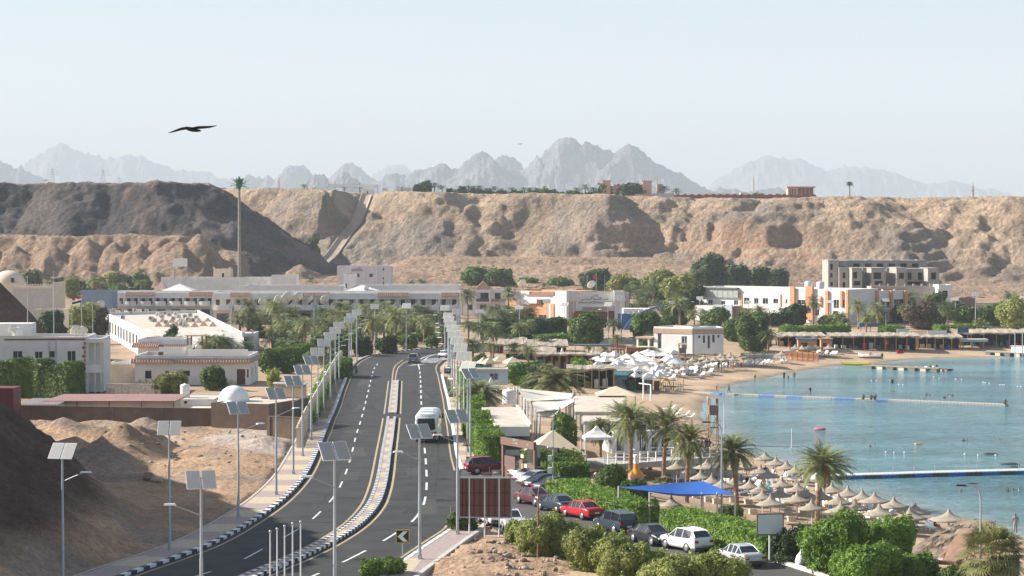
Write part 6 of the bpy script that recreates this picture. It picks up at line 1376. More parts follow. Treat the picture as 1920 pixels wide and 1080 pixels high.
for i in range(14):
    p=P(288+(i%7)*17+(i//7)*9,603+(i//7)*8+(i%3),zr-.3); m=M(); x,y=p.x-c0[0],p.y-c0[1]; m.add([(x-.7,y-.7,zr-ROAD-.29),(x+.7,y-.7,zr-ROAD-.29),(x+.7,y+.7,zr-ROAD-.29),(x-.7,y+.7,zr-ROAD-.29),(x,y,zr-ROAD+.75)],[(0,1,4),(1,2,4),(2,3,4),(3,0,4)]); m.obj('skylight',TILE,t)
acs=Proto(make_ac()); rg=random.Random(9); n_=0
for px,py in [(205,580),(214,578),(222,582),(230,592),(237,583),(247,584),(253,578),(262,580),(283,594),(290,598),(296,586),(304,590),(311,601),(318,587),(325,594),(330,585),(335,590),(342,598),(347,590),(352,596),(357,588),(362,597),(368,592),(340,605),(325,606),(346,607),(310,584),(275,580)]:
    p=P(px,py+7,zr-.3); acs.put((p.x,p.y,p.z),rg.uniform(-.5,.5),f'air conditioning unit on the flat roof, {ordn(n_)} in the cluster counted from the left' ,'air conditioners on the flat roof'); n_+=1
b=B('cream side wing with sunlit wall in front of the flat roof block',XY(268,640),XY(330,664),name='side_wing',cat='building'); b.shell(10,4.3,CREAM,par=.3,front=[(b.L*.1,b.L*.22,1.5,3,'b'),(b.L*.4,b.L*.52,1.5,3,'b')],raw=True)
b=B('white portico with flat canopy and columns near the roof pergola',XY(372,660),XY(474,660),name='portico',cat='building'); b.shell(8,3.6,WHITE,par=.2,y0=3,raw=True,front=[(8,9.2,.1,2.3,'d')]); b.part('canopy',WHITE,(-.3,b.L+.3,-.5,2.99,3.0,3.7)); 
for k in range(4): b.part('column',WHITE,(k*b.L/3-.2,k*b.L/3+.2,-.2,.2,0,3.0))
# scalloped peaks on parapet
b.part('crest',WHITE,*[(k*b.L/3-.15,k*b.L/3+.15,-.3,.0,3.7,4.3) for k in range(4)])
# --- long hotel wings ---
def hotel(label,px0,px1,ybase,ytop,bays,tilespans,low=True,fins=True,ybal=(566,578)):
    d=F*(CZ-ROAD)/(ybase-440); b=B(label,DX(px0,d),DX(px1,d),name='hotel_wing',cat='hotel'); H=zat(ytop,d)-ROAD; L=b.L
    h1=3.9; bw=L/bays
    # back walls with doors
    fr=[]
    for i in range(bays):
        x=i*bw; fr.append((x+bw*.12,x+bw*.12+1.0,h1+.15,h1+2.3,'d')); fr.append((x+bw*.62,x+bw*.62+1.1,h1+.15,h1+2.3,'d')); fr.append((x+bw*.15,x+bw*.75,.2,2.6,'b'))
    b.shell(9,H,WHITE,front=fr,par=.6,y0=2.0,raw=True)
    b.part('fascia',WHITE,(0,L,-.1,1.99,H-1.9,H-.35)); b.part('floor_slab',WHITE,(0,L,-.2,1.99,h1-.35,h1))
    for i in range(bays+1): b.part('column',WHITE,(i*bw-.22,i*bw+.22,-.02,.4,h1,H-1.9))
    for i in range(bays):
        g=M(); x=i*bw; r=[]; n=8
        for k in range(n+1):
            a=k/n; yy=-1.3-.55*math.sin(a*pi); up=.95+(.9*max(0,(a-.72)/.28)**2 if fins else 0); xx=x+.5+(bw-1.0)*a; r.append((xx,yy,up))
        vs=[]
        for xx,yy,up in r: vs+=[(xx,yy,h1-.4),(xx,yy,h1+up),(xx,yy+.18,h1+up),(xx,yy+.18,h1-.4)]
        fs=[]
        for k in range(n):
            for q in range(4): fs.append((k*4+q,(k+1)*4+q,(k+1)*4+(q+1)%4,k*4+(q+1)%4)[::-1])
        g.add(vs,fs+[(0,1,2,3),(n*4+3,n*4+2,n*4+1,n*4)]); g.prism([(xx,yy+.1) for xx,yy,up in r]+[(r[-1][0],-.2),(r[0][0],-.2)],h1-.38,h1-.1); g.obj('balcony',WHITE,b.t)
        if fins:
            g=M(); xx=x+bw-.25; g.add([(xx-.2,-.1,0),(xx+.2,-.1,0),(xx+.2,-3.2,0),(xx-.2,-3.2,0),(xx-.2,-.1,h1+.7),(xx+.2,-.1,h1+.7),(xx+.2,-1.5,h1+.7),(xx-.2,-1.5,h1+.7)],[(4,7,6,5),(0,3,7,4),(1,5,6,2),(3,2,6,7)]); g.obj('buttress',WHITE,b.t)
    for a,c in tilespans:
        x0=b.f(a,ytop)[0]; x1=b.f(c,ytop)[0]; tiles(b,x0,x1,H-1.2,H-.2,-.75,-.105,pitch=.5)
    return b
hotel('long two storey hotel wing behind the flat roof block',204,426,598,546,8,[(236,291),(355,410)],fins=False)
hotel('long white hotel wing with curved balconies and buttresses',398,862,607,547,12,[(432,470),(560,618),(708,766),(828,862)])
for i,(px,py,s,rz,l) in enumerate([(519,566,.95,-60,'first of the big dishes above the terraces'),(524,564,1.3,-55,'second big dish above the terraces'),(540,566,1.7,-50,'third and largest dish above the terraces'),(559,562,1.4,-60,'fourth big dish above the terraces'),(583,563,1.1,-20,'grey dish above the terraces'),(610,566,1.4,-45,'rightmost big dish above the terraces'),(492,566,1.0,-60,'leftmost big dish above the terraces'),(189,574,1.2,-50,'big cream dish at the flat roof left corner')]): put_dish(px,py+9,555,s,rz,l)
put_dish(687,548,600,.8,-60,'white dish on the hotel roof below the pink white building'); put_dish(980,543,612,1.3,-55,'white dish on the roof left of the club'); put_dish(1110,545,598,1.25,-60,'large cream dish on the club roof')
# roofs and parapets behind
def block(label,px0,px1,yt,d,D,m_=WHITE,front=(),z0=3.0,par=.4,name='building',th=0,cat='building'):
    b=B(label,DX(px0,d-th),DX(px1,d+th),z0,name,cat); b.shell(D,zat(yt,d)-z0,m_,front=front,par=par); return b
b=block('white ribbed boundary building behind the hotel',302,512,520,700,10); b.part('buttress_ribs',WHITE,*[(k*b.L/16,k*b.L/16+.5,-.25,-.003,4,b.f(400,519)[1]) for k in range(17)])
b=block('cream turret with dark door above the white wall',400,432,504,706,6,CREAM,front=[(416,512,420,520,'h')])
b.part('corner_crest',CREAM,(-.1,.5,-.1,.5,zat(504,706)-3,zat(501,706)-3),(b.L-.5,b.L+.1,-.1,.5,zat(504,706)-3,zat(501,706)-3))
block('plain white block right of the white ribbed wall',509,555,516,690,9)
block('low long white roof behind the hotel terraces left',455,640,536,640,16); block('low long white roof behind the hotel terraces right',660,862,535,650,14)
b=B('white gatehouse with small pyramid roof behind left hotel wing',DX(310,618),DX(356,618),name='pyramid_roof_house',cat='building'); b.shell(7,zat(545,618)-ROAD,WHITE,par=.1,raw=True); g=M(); z=zat(545,618)-ROAD; q=b.L/2; g.add([(-1,-1,z),(b.L+1,-1,z),(b.L+1,8,z),(-1,8,z),(q,3.5,zat(532,621)-ROAD)],[(0,1,4),(1,2,4),(2,3,4),(3,0,4),(3,2,1,0)]); g.obj('pyramid_roof',WHITE,b.t)
g=M(); g.add([(-3.5,0,z),(.5,0,z),(-1.5,2.5,z+2.6),(-3.5,5,z),(.5,5,z)],[(0,1,2),(1,4,2),(4,3,2),(3,0,2)]); g.obj('tile_pyramid',TILE,b.t)
b=B('white pavilion with broad pyramid roof on the hotel roof',DX(650,600),DX(705,600),name='pyramid_roof_house',cat='building'); b.shell(7,zat(547,600)-ROAD,WHITE,par=.1,raw=True); z=zat(547,600)-ROAD+.05; q=b.L/2; g=M(); g.add([(-1,-1,z),(b.L+1,-1,z),(b.L+1,8,z),(-1,8,z),(q,3.5,zat(534,604)-ROAD)],[(0,1,4),(1,2,4),(2,3,4),(3,0,4),(3,2,1,0)]); g.obj('pyramid_roof',WHITE,b.t)
b=block('tall pinkish white building with ribbed facade and two windows',632,732,499,690,14,PINKW,front=[(668,513,674,519.5,'b'),(692.5,513,699,519.5,'b'),(717.5,500.5,720.5,507.5,'b'),(717.5,520,720,524,'b'),(717.5,528,720,533,'b')],par=.5)
for px in (656,681,705): b.pbox('pilaster',WHITE,px,500,px+2.5,534,-.35,-.003)
DK=mat('dark_lettering',(.05,.06,.08),.6,0)
def txt(b,body,size,px,py,m_,y=-.05,sx=1,nm='lettering'):
    x,z=b.f(px,py,y); return text_mesh(body,size,b.t,nm,m_,(x,y,z),(pi/2,0,0),.015,sx)
txt(b,'ﺏﻼﻛ',.9,671,503,DK); txt(b,'MARACANA',1.0,671,507,mat('wine_lettering',(.25,.06,.08),.6,0),sx=.62*1.2)
b=block('short pale tower before the pinkish white building',645,668,515,672,5,WHITE,front=[(646.5,532,650.5,540,'h')])
b=block('white service block on the right hotel roof',725,842,533,655,6)
# bus / coach parked behind (white blue)
# gabled hotel
d=635; b=B('gabled hotel house with tiled pediment and balconies',DX(868,d),DX(948,d),name='gabled_house',cat='hotel'); H=zat(543,d)-ROAD
b.shell(10,H,WHITE,par=.4,front=[(901,549,916,561,'b'),(928,549,939,561,'b'),(900,571,912,581,'b'),(876,571,886,581,'b'),(928,571,938,581,'b')])
x0=b.f(891,543)[0]; x1=b.f(920,543)[0]; xm=(x0+x1)/2; zt=zat(527,d)-ROAD; g=M(); g.add([(x0-.2,-1.2,H),(x1+.2,-1.2,H),(xm,-1.2,zt),(x0-.2,9,H),(x1+.2,9,H),(xm,9,zt)],[(0,1,2),(1,4,5,2),(3,0,2,5),(4,3,5)]); g.obj('gable_roof',TILE,b.t)
b.part('column',WHITE,(x0-.1,x0+.35,-1.2,-.75,0,H),(x1-.35,x1+.1,-1.2,-.75,0,H)); b.part('beam',WHITE,(x0+.35,x1-.35,-1.2,-.75,H-.8,H),(x0+.35,x1-.35,-1.2,-.75,3.6,4.0)); b.part('balcony_rail',BROWNF,(x0+.4,x1-.4,-1.1,-1.05,4.0,4.9)); tiles(b,x1+.2,b.L,zat(565,d)-ROAD,zat(561,d)-ROAD,-.8,-.01); tiles(b,.2,x0-.4,H-.9,H-.2,-.7,-.01)
b=B('white link wall pierced with small squares left of the gabled house',DX(829,618),DX(858,618),name='link_wall',cat='building'); b.shell(5,zat(550,618)-ROAD,WHITE,par=.3,raw=True); b.part('pierced_holes',INT,*[(b.f(831+i*3.2,562+j*2.6)[0],b.f(831+i*3.2,562+j*2.6)[0]+.25,-.02,-.003,b.f(831,562+j*2.6)[1]-.12,b.f(831,562+j*2.6)[1]+.12) for i in range(3) for j in range(3)])
# --- sports club ---
b=B('sports club left wing, white with orange recesses',DX(954,603),DX(1062,588),name='sports_club_wing',cat='building'); H=b.f(1000,545)[1]; zz=lambda y:b.f(1000,y)[1]
b.shell(12,H,ORG,par=.4,front=[(1014,562,1020,572,'g'),(1010,590,1026,600,'g')])
b.pbox('white_fascia',WHITE,954,545,968,560,-1.5,-.003); b.pbox('white_column',WHITE,967,546,975,604,-1.0,-.003); b.pbox('white_fascia',WHITE,975.5,546,992,571,-.9,-.003); b.pbox('white_fascia',WHITE,992.5,555,1006,569,-.9,-.003); b.pbox('white_fascia',WHITE,1006.5,555,1032,562,-.9,-.003); b.pbox('white_fascia',WHITE,1032.5,555,1040,570,-.9,-.003); b.pbox('white_column',WHITE,1029.5,570,1032,602,-.9,-.5); b.pbox('white_wall_panel',WHITE,1041,546,1062,603,-1.1,-.003)
x0=b.f(991,550)[0]; x1=b.f(1040,550)[0]; tiles(b,x0,x1,zz(554),zz(547),-1.1,-.01)
b=B('sports club main block carrying the dark sign lettering',DX(1062,590),DX(1152,590),name='sports_club',cat='building'); H=b.f(1100,547)[1]
b.shell(14,H,ORG2,par=.3,front=[(1095,584,1099,590,'g'),(1117,591,1129,597,'g'),(1135,584,1139,596,'g')])
b.pbox('sign_wall',WHITE,1079,547.5,1151.5,583,-.5,-.003); b.pbox('overhang',WHITE,1062.5,545,1079,565,-1.4,-.003); b.pbox('column',WHITE,1069,565,1071.5,600,-1.3,-1.0); b.pbox('lower_wall',WHITE,1062.5,565,1078,586,-.3,-.003)
x0=b.f(1093,580)[0]; x1=b.f(1140,580)[0]; z0_=b.f(1100,583)[1]; z1_=b.f(1100,576)[1]; tiles(b,x0,x1,z0_,z1_,-2.4,-.51)
txt(b,'ﻱﺩﺎﻧ',0.85,1115,554,DK,y=-.56,nm='arabic_lettering',sx=1.1); txt(b,'ﻲﺿﺎﻳﺮﻟﺍ ﺦﻴﺸﻟﺍ ﻡﺮﺷ',1.0,1115,560,DK,y=-.56,nm='arabic_lettering',sx=.95); txt(b,'SHARM SPORTING CLUB',.78,1115,567.5,DK,y=-.56)
b=B('sports club right block with overhang and corner column',DX(1152.5,588),DX(1172,588),name='sports_club_end',cat='building'); b.shell(12,b.f(1160,547)[1],WHITE,par=.3,raw=True); b.pbox('overhang',WHITE,1151.5,545.5,1171,565,-1.6,-.003); b.part('rear_column',PINKW,(b.L+.2,b.L+1.2,3,4,0,b.f(1160,549)[1])); b.part('side_wall',ORG2,(b.L+.003,b.L+.18,.5,5,0,b.f(1160,556)[1]))
for px,l in ((1101,'left'),(1118,'middle, with flag'),(1134,'right, with flag')):
    p=Q(px,548,602); t=empty('flagpole',p,0,f'flagpole on the club roof, {l}','flagpole'); H=(548-(512 if px==1118 else 516))/pxm(602); m=M(); m.tube([(0,0,-1),(0,0,H)],[.07,.04],6); m.obj('shaft',GALV,t)
    if px>1101: m=M(); m.add([(0,0,H),(-.9,.1,H-.9),(-.8,.1,H-1.7),(0,0,H-1.3)],[(0,1,2,3),(3,2,1,0)]); m.obj('flag',CL['red'] if px==1118 else CL['navy'],t)
# blue arch
d=545; t=empty('blue_arch',(wx(1160,d),d,ROAD),0,'sweeping blue arch and white beams right of the sports club','arch'); vs=[];fs=[]
pts=[(1164,634),(1170,615),(1180,601),(1193,590),(1208,582),(1224,576),(1242,573)]
for i,(a,c) in enumerate(pts):
    q=Q(a,c,d-i*1.0); w=(2.2,1.9,1.5,1.1,.8,.5,.3)[i]; x,y,z=q.x-wx(1160,d),q.y-d,q.z-ROAD
    vs+=[(x,y,z),(x,y+1.2,z),(x+w*.9,y+1.2,z-w*.8),(x+w*.9,y,z-w*.8)]
for i in range(len(pts)-1):
    for k in range(4): fs.append((i*4+k,i*4+(k+1)%4,(i+1)*4+(k+1)%4,(i+1)*4+k))
m=M(); m.add(vs,fs); m.obj('arch_band',BLUE,t); m=M(); m.bx(-.2,4.2,.6,1.4,0,3.8); m.obj('blue_wall',BLUE,t); m=M(); m.bx(1.4,9.5,5,12,3.4,4.8); m.obj('white_volume',WHITE,t)
for k in range(7): m=M(); x=1.0+k*1.35; z=zat(592-k*2.3,d+3)-ROAD; m.bx(x,x+.25,1.5,7.5,z,z+.3); m.obj('beam',CREAM,t)
# --- beach villa ---
c0=DX(1301,437.5); a0=DX(1226,442.5); e0=DX(1357,438)
b=B('white beach villa front with narrow slot windows',c0,e0,3.2,'beach_villa','house'); zt=b.f(1330,614)[1]
b.shell(7,zt,WHITE,par=.3,front=[(1309,629,1313,634,'b'),(1318,629,1322,643,'b'),(1327,629,1331,653,'b'),(1335.5,628,1340,642,'b'),(1345,628,1349,633,'b')]); b.part('tan_band',mat('tan_band',(.42,.3,.22),.85,.1),(-.06,b.L+.06,-.08,-.003,zt-1.3,zt-.35))
b=B('white beach villa left wing with tall blue windows',a0,(c0[0]-.25,c0[1]),3.2,'beach_villa_wing','house'); b.shell(7,zt,WHITE,par=.3,front=[(b.L*.1,b.L*.2,.8,4.2,'l'),(b.L*.72,b.L*.86,.8,3.4,'l')],raw=True); b.part('tan_band',mat('tan_band',(.42,.3,.22),.85,.1),(-.06,b.L+.01,-.08,-.003,zt-1.3,zt-.35)); b.part('porch_roof',TILE,(-4,-.05,-.5,4,zt-2.4,zt-2.1)); 
for x in (-3.8,-1.2): b.part('porch_column',WHITE,(x,x+.35,-.3,.05,0,zt-2.4))
# --- right hotel ---
b=B('long white hotel with orange pilasters, sunlit left part',DX(1300,610),DX(1590,576),name='resort_hotel',cat='hotel'); L=b.L; H=b.f(1450,540)[1]
fr=[(1328,562,1336,570,'w'),(1352,564,1360,571,'w'),(1376,563,1384,572,'w'),(1395,558,1405,570,'w'),(1414,559,1422,569.5,'w'),(1430,559,1440,570,'w'),(1450,560,1459,569,'w'),(1473,561,1476,569,'w'),(1495,562,1510,571,'w'),(1563,562,1573,578,'w'),(1577,562,1583.5,576,'w'),(1395,585,1402,594,'b'),(1415,585,1422,594,'b'),(1528,580,1536,592,'w'),(1562,583,1572,595,'b')]
b.shell(14,H,WHITE,front=fr,par=.9)
for a,c,y0_,y1_,pr_ in [(1387.5,1391,549,577,.15),(1462,1464.5,552,575,.15),(1481,1489,537,576,.6),(1510,1523,537,600,.7),(1537,1540,556,575,.3),(1547,1552,545,600,.5),(1575,1579,545,575,.4),(1586,1590,543,603,.5)]: b.pbox('orange_pilaster',ORG,a,y0_,c,y1_,-pr_,-.003)
x0,_=b.f(1310,540); x1,_=b.f(1386,540); zg0=b.f(1340,557)[1]; zg1=b.f(1340,541)[1]
b.part('glazed_gallery',mat('gallery_glazing',(.36,.38,.36),.3,.1,1),(x0,x1,-.6,-.003,zg0,zg1)); b.part('gallery_mullions',GALV,*[(x0+(x1-x0)*k/8-.04,x0+(x1-x0)*k/8+.04,-.66,-.61,zg0,zg1) for k in range(9)]); b.part('dark_roof_edge',mat('dark_green_metal',(.1,.12,.1),.6,.1),(x0-.3,x1,-1.0,3,zg1,zg1+.35))
b.part('parapet_pier',WHITE,*[(L*k/14-.2,L*k/14+.2,-.05,-.003,H-.9,H+.25) for k in range(1,14)])
for px in (1514,1536): 
    x,z=b.f(px,545,2); g=M(); g.lathe([(1.05,0),(1.05,3.0),(.9,3.3),(0,3.35)],16,(x,2.5,H-1.5)); g.obj('round_turret',WHITE,b.t)
b.pbox('ground_terrace_wall',WHITE,1302,573,1338,601,-4,-.8); b.pbox('grey_wall_panel',mat('grey_panel',(.42,.44,.47),.7,.05),1338.5,571,1372,600,-4.4,-4.0); b.part('terrace_roof',ROOFT,(b.f(1302,575,-4)[0],b.f(1372,575,-4)[0],-3.9,-.1,3.8,4.0))
b.pbox('lower_canopy',ORG,1488,577,1510,580,-1.5,-.003)
b=B('brown timber pergola in front of the long hotel',DX(1379,584),DX(1443,583),name='pergola',cat='pergola'); z=b.f(1400,582)[1]
g=M(); 
for k in range(34): g.bx(k*b.L/34,k*b.L/34+.12,-.2,3.2,z,z+.5)
g.obj('slats',mat('red_brown_timber',(.3,.13,.07),.85,.2),b.t)
for k in range(5): b.part('post',WOOD,(k*b.L/4-.1,k*b.L/4+.1,-.1,.1,0,z))
b=B('blue shaded right part of the long hotel with orange pilasters',DX(1590.5,580),DX(1702,592),name='resort_hotel_end',cat='hotel'); L=b.L; H=b.f(1640,545)[1]
b.shell(12,H,WHITE,front=[(1594,562,1600,576,'w'),(1606,562,1614,576,'w'),(1624,562,1642,577,'w'),(1652,562,1668,577,'w'),(1676,561,1695,577,'w'),(1650,585,1664,600,'b'),(1625,588,1640,600,'b')],par=.5)
for px in (1590.5,1618,1644,1671,1697): b.pbox('orange_pilaster',ORG,px,545,px+4,602,-.7,-.003)
b.part('roof_pergola',mat('red_brown_timber',(.3,.13,.07),.85,.2),*[(L*k/5+.3,L*(k+1)/5-.4,.6,.8,H,H+.35) for k in range(5)]); b.part('balcony_sill',WHITE,*[(b.f(a,578)[0],b.f(c,578)[0],-.5,-.003,b.f(a,581)[1],b.f(a,578)[1]) for a,c in ((1606,1614),(1622,1643),(1650,1669),(1675,1696))])
# --- unfinished concrete building ---
def shell_block(parent,px0,px1,yt,d,D,fr,z0=4):
    q=B.__new__(B); q.A=Vector(DX(px0,d)); q.B=Vector(DX(px1,d)); q.L=(q.B-q.A).length; q.z0=z0; q.a=0; q.t=parent; q.w=M()
    ox=q.A.x-parent.location.x; oy=q.A.y-parent.location.y; H=zat(yt,d)-z0; ops=[(a+0,b_,c,e,k) for a,b_,c,e,k in q.ops(fr)]
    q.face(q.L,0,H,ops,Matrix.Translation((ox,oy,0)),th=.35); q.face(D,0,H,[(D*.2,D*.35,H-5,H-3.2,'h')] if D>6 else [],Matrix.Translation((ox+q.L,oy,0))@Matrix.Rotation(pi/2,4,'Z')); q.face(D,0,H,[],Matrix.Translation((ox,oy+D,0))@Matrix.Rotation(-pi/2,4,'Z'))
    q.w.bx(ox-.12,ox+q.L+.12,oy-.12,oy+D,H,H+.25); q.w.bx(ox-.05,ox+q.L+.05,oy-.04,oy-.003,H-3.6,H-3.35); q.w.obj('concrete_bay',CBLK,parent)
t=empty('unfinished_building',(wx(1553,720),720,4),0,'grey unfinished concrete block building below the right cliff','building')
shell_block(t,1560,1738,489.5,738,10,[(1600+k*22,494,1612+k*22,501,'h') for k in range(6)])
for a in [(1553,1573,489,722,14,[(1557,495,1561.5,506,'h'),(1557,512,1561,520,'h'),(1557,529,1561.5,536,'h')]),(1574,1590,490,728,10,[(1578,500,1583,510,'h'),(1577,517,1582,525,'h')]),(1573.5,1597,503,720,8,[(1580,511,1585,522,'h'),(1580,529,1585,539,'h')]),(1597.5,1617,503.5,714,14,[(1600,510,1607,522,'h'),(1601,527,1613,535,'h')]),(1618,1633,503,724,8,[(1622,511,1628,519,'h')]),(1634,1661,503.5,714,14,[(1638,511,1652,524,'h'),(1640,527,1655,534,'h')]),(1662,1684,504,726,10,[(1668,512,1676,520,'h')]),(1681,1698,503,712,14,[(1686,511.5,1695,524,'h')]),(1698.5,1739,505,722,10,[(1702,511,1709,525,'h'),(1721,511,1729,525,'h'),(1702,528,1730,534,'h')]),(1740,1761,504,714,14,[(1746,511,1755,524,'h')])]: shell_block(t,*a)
for px,l in ((1620,''),(1668,''),(1714,'')): m=M(); m.bx(wx(px,745)-t.location.x,wx(px+14,745)-t.location.x,20,24,12,zat(486.5,745)-4); m.obj('roof_block',CBLK,t)
b=block('low raw concrete extension before the unfinished building',1634,1760,537,690,9,CBLK,front=[(1642,541,1646,545,'h'),(1655,541,1659,545,'h')],z0=3.5,par=.2); b.part('stub_column',CBLK,*[(b.L*k/8,b.L*k/8+.6,1,1.6,b.f(1700,537)[1],b.f(1700,532)[1]) for k in range(9)])
block('pale rendered end block with one dark opening',1760,1785,534,684,9,WHITE,front=[(1767,545,1777,556,'h')],z0=3.5,par=.2)
block('low dark stone wall right of the unfinished building',1786,1830,559,670,3,BRK,z0=3.5,par=.1)
# --- mosque-like dome, crenellated wall ---
d=560; b=B('low domed building at the left edge',DX(-30,d),DX(36,d),name='domed_building',cat='building'); zb=zat(530,d)-ROAD; b.shell(8,zb,CREAM,par=.2,raw=True); g=M(); r_=4.0; g.lathe([(r_*math.cos(a),r_*math.sin(a)*.8) for a in [i*pi/24 for i in range(13)]],28,(b.f(10,530)[0],4,zb-.2)); g.obj('dome',CREAM,b.t); b.pbox('arched_niche',INT,21,521,25.5,530,-.6,-.02); b.pbox('gable_wall',CREAM,12,518,36,531,-.55,-.1) if False else None
d=540; b=B('crenellated cream wall right of the dome',DX(24,d),DX(98,d),name='crenellated_wall',cat='wall'); z=zat(537,d)-ROAD; b.part('panel',mat('grey_cream_render',(.5,.46,.42),.9,.08),(0,b.L,0,4,0,z)); b.part('merlons',CREAM,*[(k*b.L/15+.1,k*b.L/15+.45,-.05,.2,z,z+.6) for k in range(15)],(0,b.L,-.1,-.003,z-.5,z)); b.part('side_return',CREAM,(b.L,b.L+.3,0,14,0,z+.9))
block('blue grey flat roof building behind left trees',150,210,545,600,8,mat('blue_grey_wall',(.22,.28,.36),.8,.1)); block('small cream house with flat canopy at left, before the crenellated wall',66,118,580,470,6,CREAM,front=[(78,586,84,596,'b'),(100,586,106,594,'b')])
d=700; p=Q(338,500,d); t=empty('billboard',p,0,'blank white framed billboard among distant palms','billboard'); m=M(); m.box((0,0,1.3),(4.4,.2,2.6)); m.obj('panel',WHITE2,t)
for x in (-1.8,1.8): m=M(); m.box((x,0,-2),(.25,.25,4)); m.obj('post',GALV,t)
# --- tall palm shaped masts ---
def fake_palm(px,py,yt,d,label,spread,r):
    p=Q(px,py,d); k=pxm(d); H=(py-yt)/k; t=empty('palm_shaped_mast',p,0,label,'mast'); m=M(); pts=[(0,0,H*i/30) for i in range(31)]; m.tube(pts,[r*(1.15-.4*i/30)*(1.04 if i%2 else .97) for i in range(31)],12,sm=False); m.obj('trunk',mat('mast_bark',(.25,.235,.21),.9,.15,1,.4,5),t)
    V=[];Fc=[]; rg_=random.Random(3)
    for i in range(30):
        el=1.35-1.5*(i/30)**1.1; v,f=frond_strip(rg_,i*2.4,el,spread*(.75 if i<8 else 1),.5,9,.3,.8,5); o=len(V); V+=v; Fc+=[tuple(a+o for a in q) for q in f]
    mobj('antenna_fronds',npmesh('antenna_fronds',V,Fc,leafmat('plastic_frond',(.025,.11,.07),(.06,.19,.11),.1)),t,(0,0,H-spread*.75)); m=M(); m.lathe([(r*.8,-1),(spread*.22,0),(spread*.28,spread*.5),(spread*.2,spread*.6)],10,(0,0,H-spread*.8),sm=False); m.obj('antenna_shroud',mat('shroud_green',(.03,.12,.08),.7,.1),t)
fake_palm(449,520,331,700,'very tall palm shaped mast with spiky green top',3.9,.46); fake_palm(1593,372,340,1085,'small distant palm shaped mast on the plateau',2.2,.35)
# --- plateau rim things ---
RZ=44.4
def rim(label,px0,px1,yt,d,D,m_,name='building',front=(),cat='building',par=.2): z_=CZat(wx(px0,d),d)-.4; return block(label,px0,px1,min(yt,440-(z_+1.2-CZ)*F/d),d,D,m_,front,z_,par,name,0,cat)
b=B('maroon scalloped wall along the plateau rim',DX(1264,1068),DX(1530,1066),RZ-1,'rim_wall','wall'); z=zat(365.5,1067)-RZ+1; b.part('panel',REDW,(0,b.L,0,.4,-1,z))
for k in range(20): x=b.L*k/20+1; g=M(); g.prism([(0,0),(1.6,0),(1.1,.4),(.5,.4)],0,.1); b.part('scallop',REDW,(x,x+1.5,-.1,.5,z,z+.45))
b=B('maroon wall lower part left of the pink villa gate',DX(1190,1072),DX(1264,1070),RZ-1,'rim_wall','wall'); b.part('panel',mat('pale_pink_wall',(.5,.33,.27),.9,.1),(0,b.L*.45,0,.3,-1,zat(364,1071)-RZ+1)); b.part('grey_panel',GALV,(b.L*.45,b.L,0,.3,-1,zat(362.5,1071)-RZ+1))
PK_=mat('pink_render',(.62,.36,.26),.9,.06,.5)
b=B('pink pavilion with wide flat roof on the plateau',DX(1477,1075),DX(1525,1075),RZ,'pavilion','pavilion'); z=zat(352,1075)-RZ; b.part('wall',PK_,(0,b.L*.38,0,6,0,z)); b.part('recessed_screen',mat('dark_pink_screen',(.3,.15,.11),.9,.1),(b.L*.38,b.L,.6,6,0,z)); b.part('roof_slab',ORG,(-.6,b.L+.8,-.9,6.5,z,z+.55)); b.part('opening',INT,*[(x,x+.5,-.03,-.003,.8,z-.6) for x in (.8,2.0,3.2)])  # screen set back behind the columns, darker pink than the wall
for k in range(5): b.part('column',PK_,(b.L*.38+k*b.L*.15,b.L*.38+k*b.L*.15+.2,0,.2,0,z))
b=rim('pink villa with two towers behind palms on the plateau',1150,1212,346,1110,10,PK_,'pink_villa',cat='house'); z=zat(343,1108)-RZ+.5; 
b.part('tower',PK_,(-5.5,-1.5,-1,4,0,z+.4),(b.L-2,b.L+2.5,-1,4,0,z+.2)); b.part('tower_roof',ORG,(-5.8,-1.2,-1.3,4.3,z+.4,z+.75),(b.L-2.3,b.L+2.8,-1.3,4.3,z+.2,z+.55)); b.part('window',INT,*[(x,x+.8,-.03,-.003,z-2,z-1) for x in (2,5,8,11,14)])
rim('pink gate house right of the villa',1232,1243,345,1112,4,PK_,'gate_house',cat='house')
b=B('open shelter with long pale flat roof on the plateau',DX(613,1226),DX(708,1226),48,'shelter','shelter'); z=zat(351,1226)-48; b.part('roof',mat('pale_green_metal',(.72,.76,.72),.7,.06),(0,b.L,0,7,z,z+1.5))
for k in range(7): b.part('post',GALV,(k*b.L/6-.12+(.15 if k==0 else 0),k*b.L/6+.12,.1,.34,-1,z))
rg=random.Random(4)
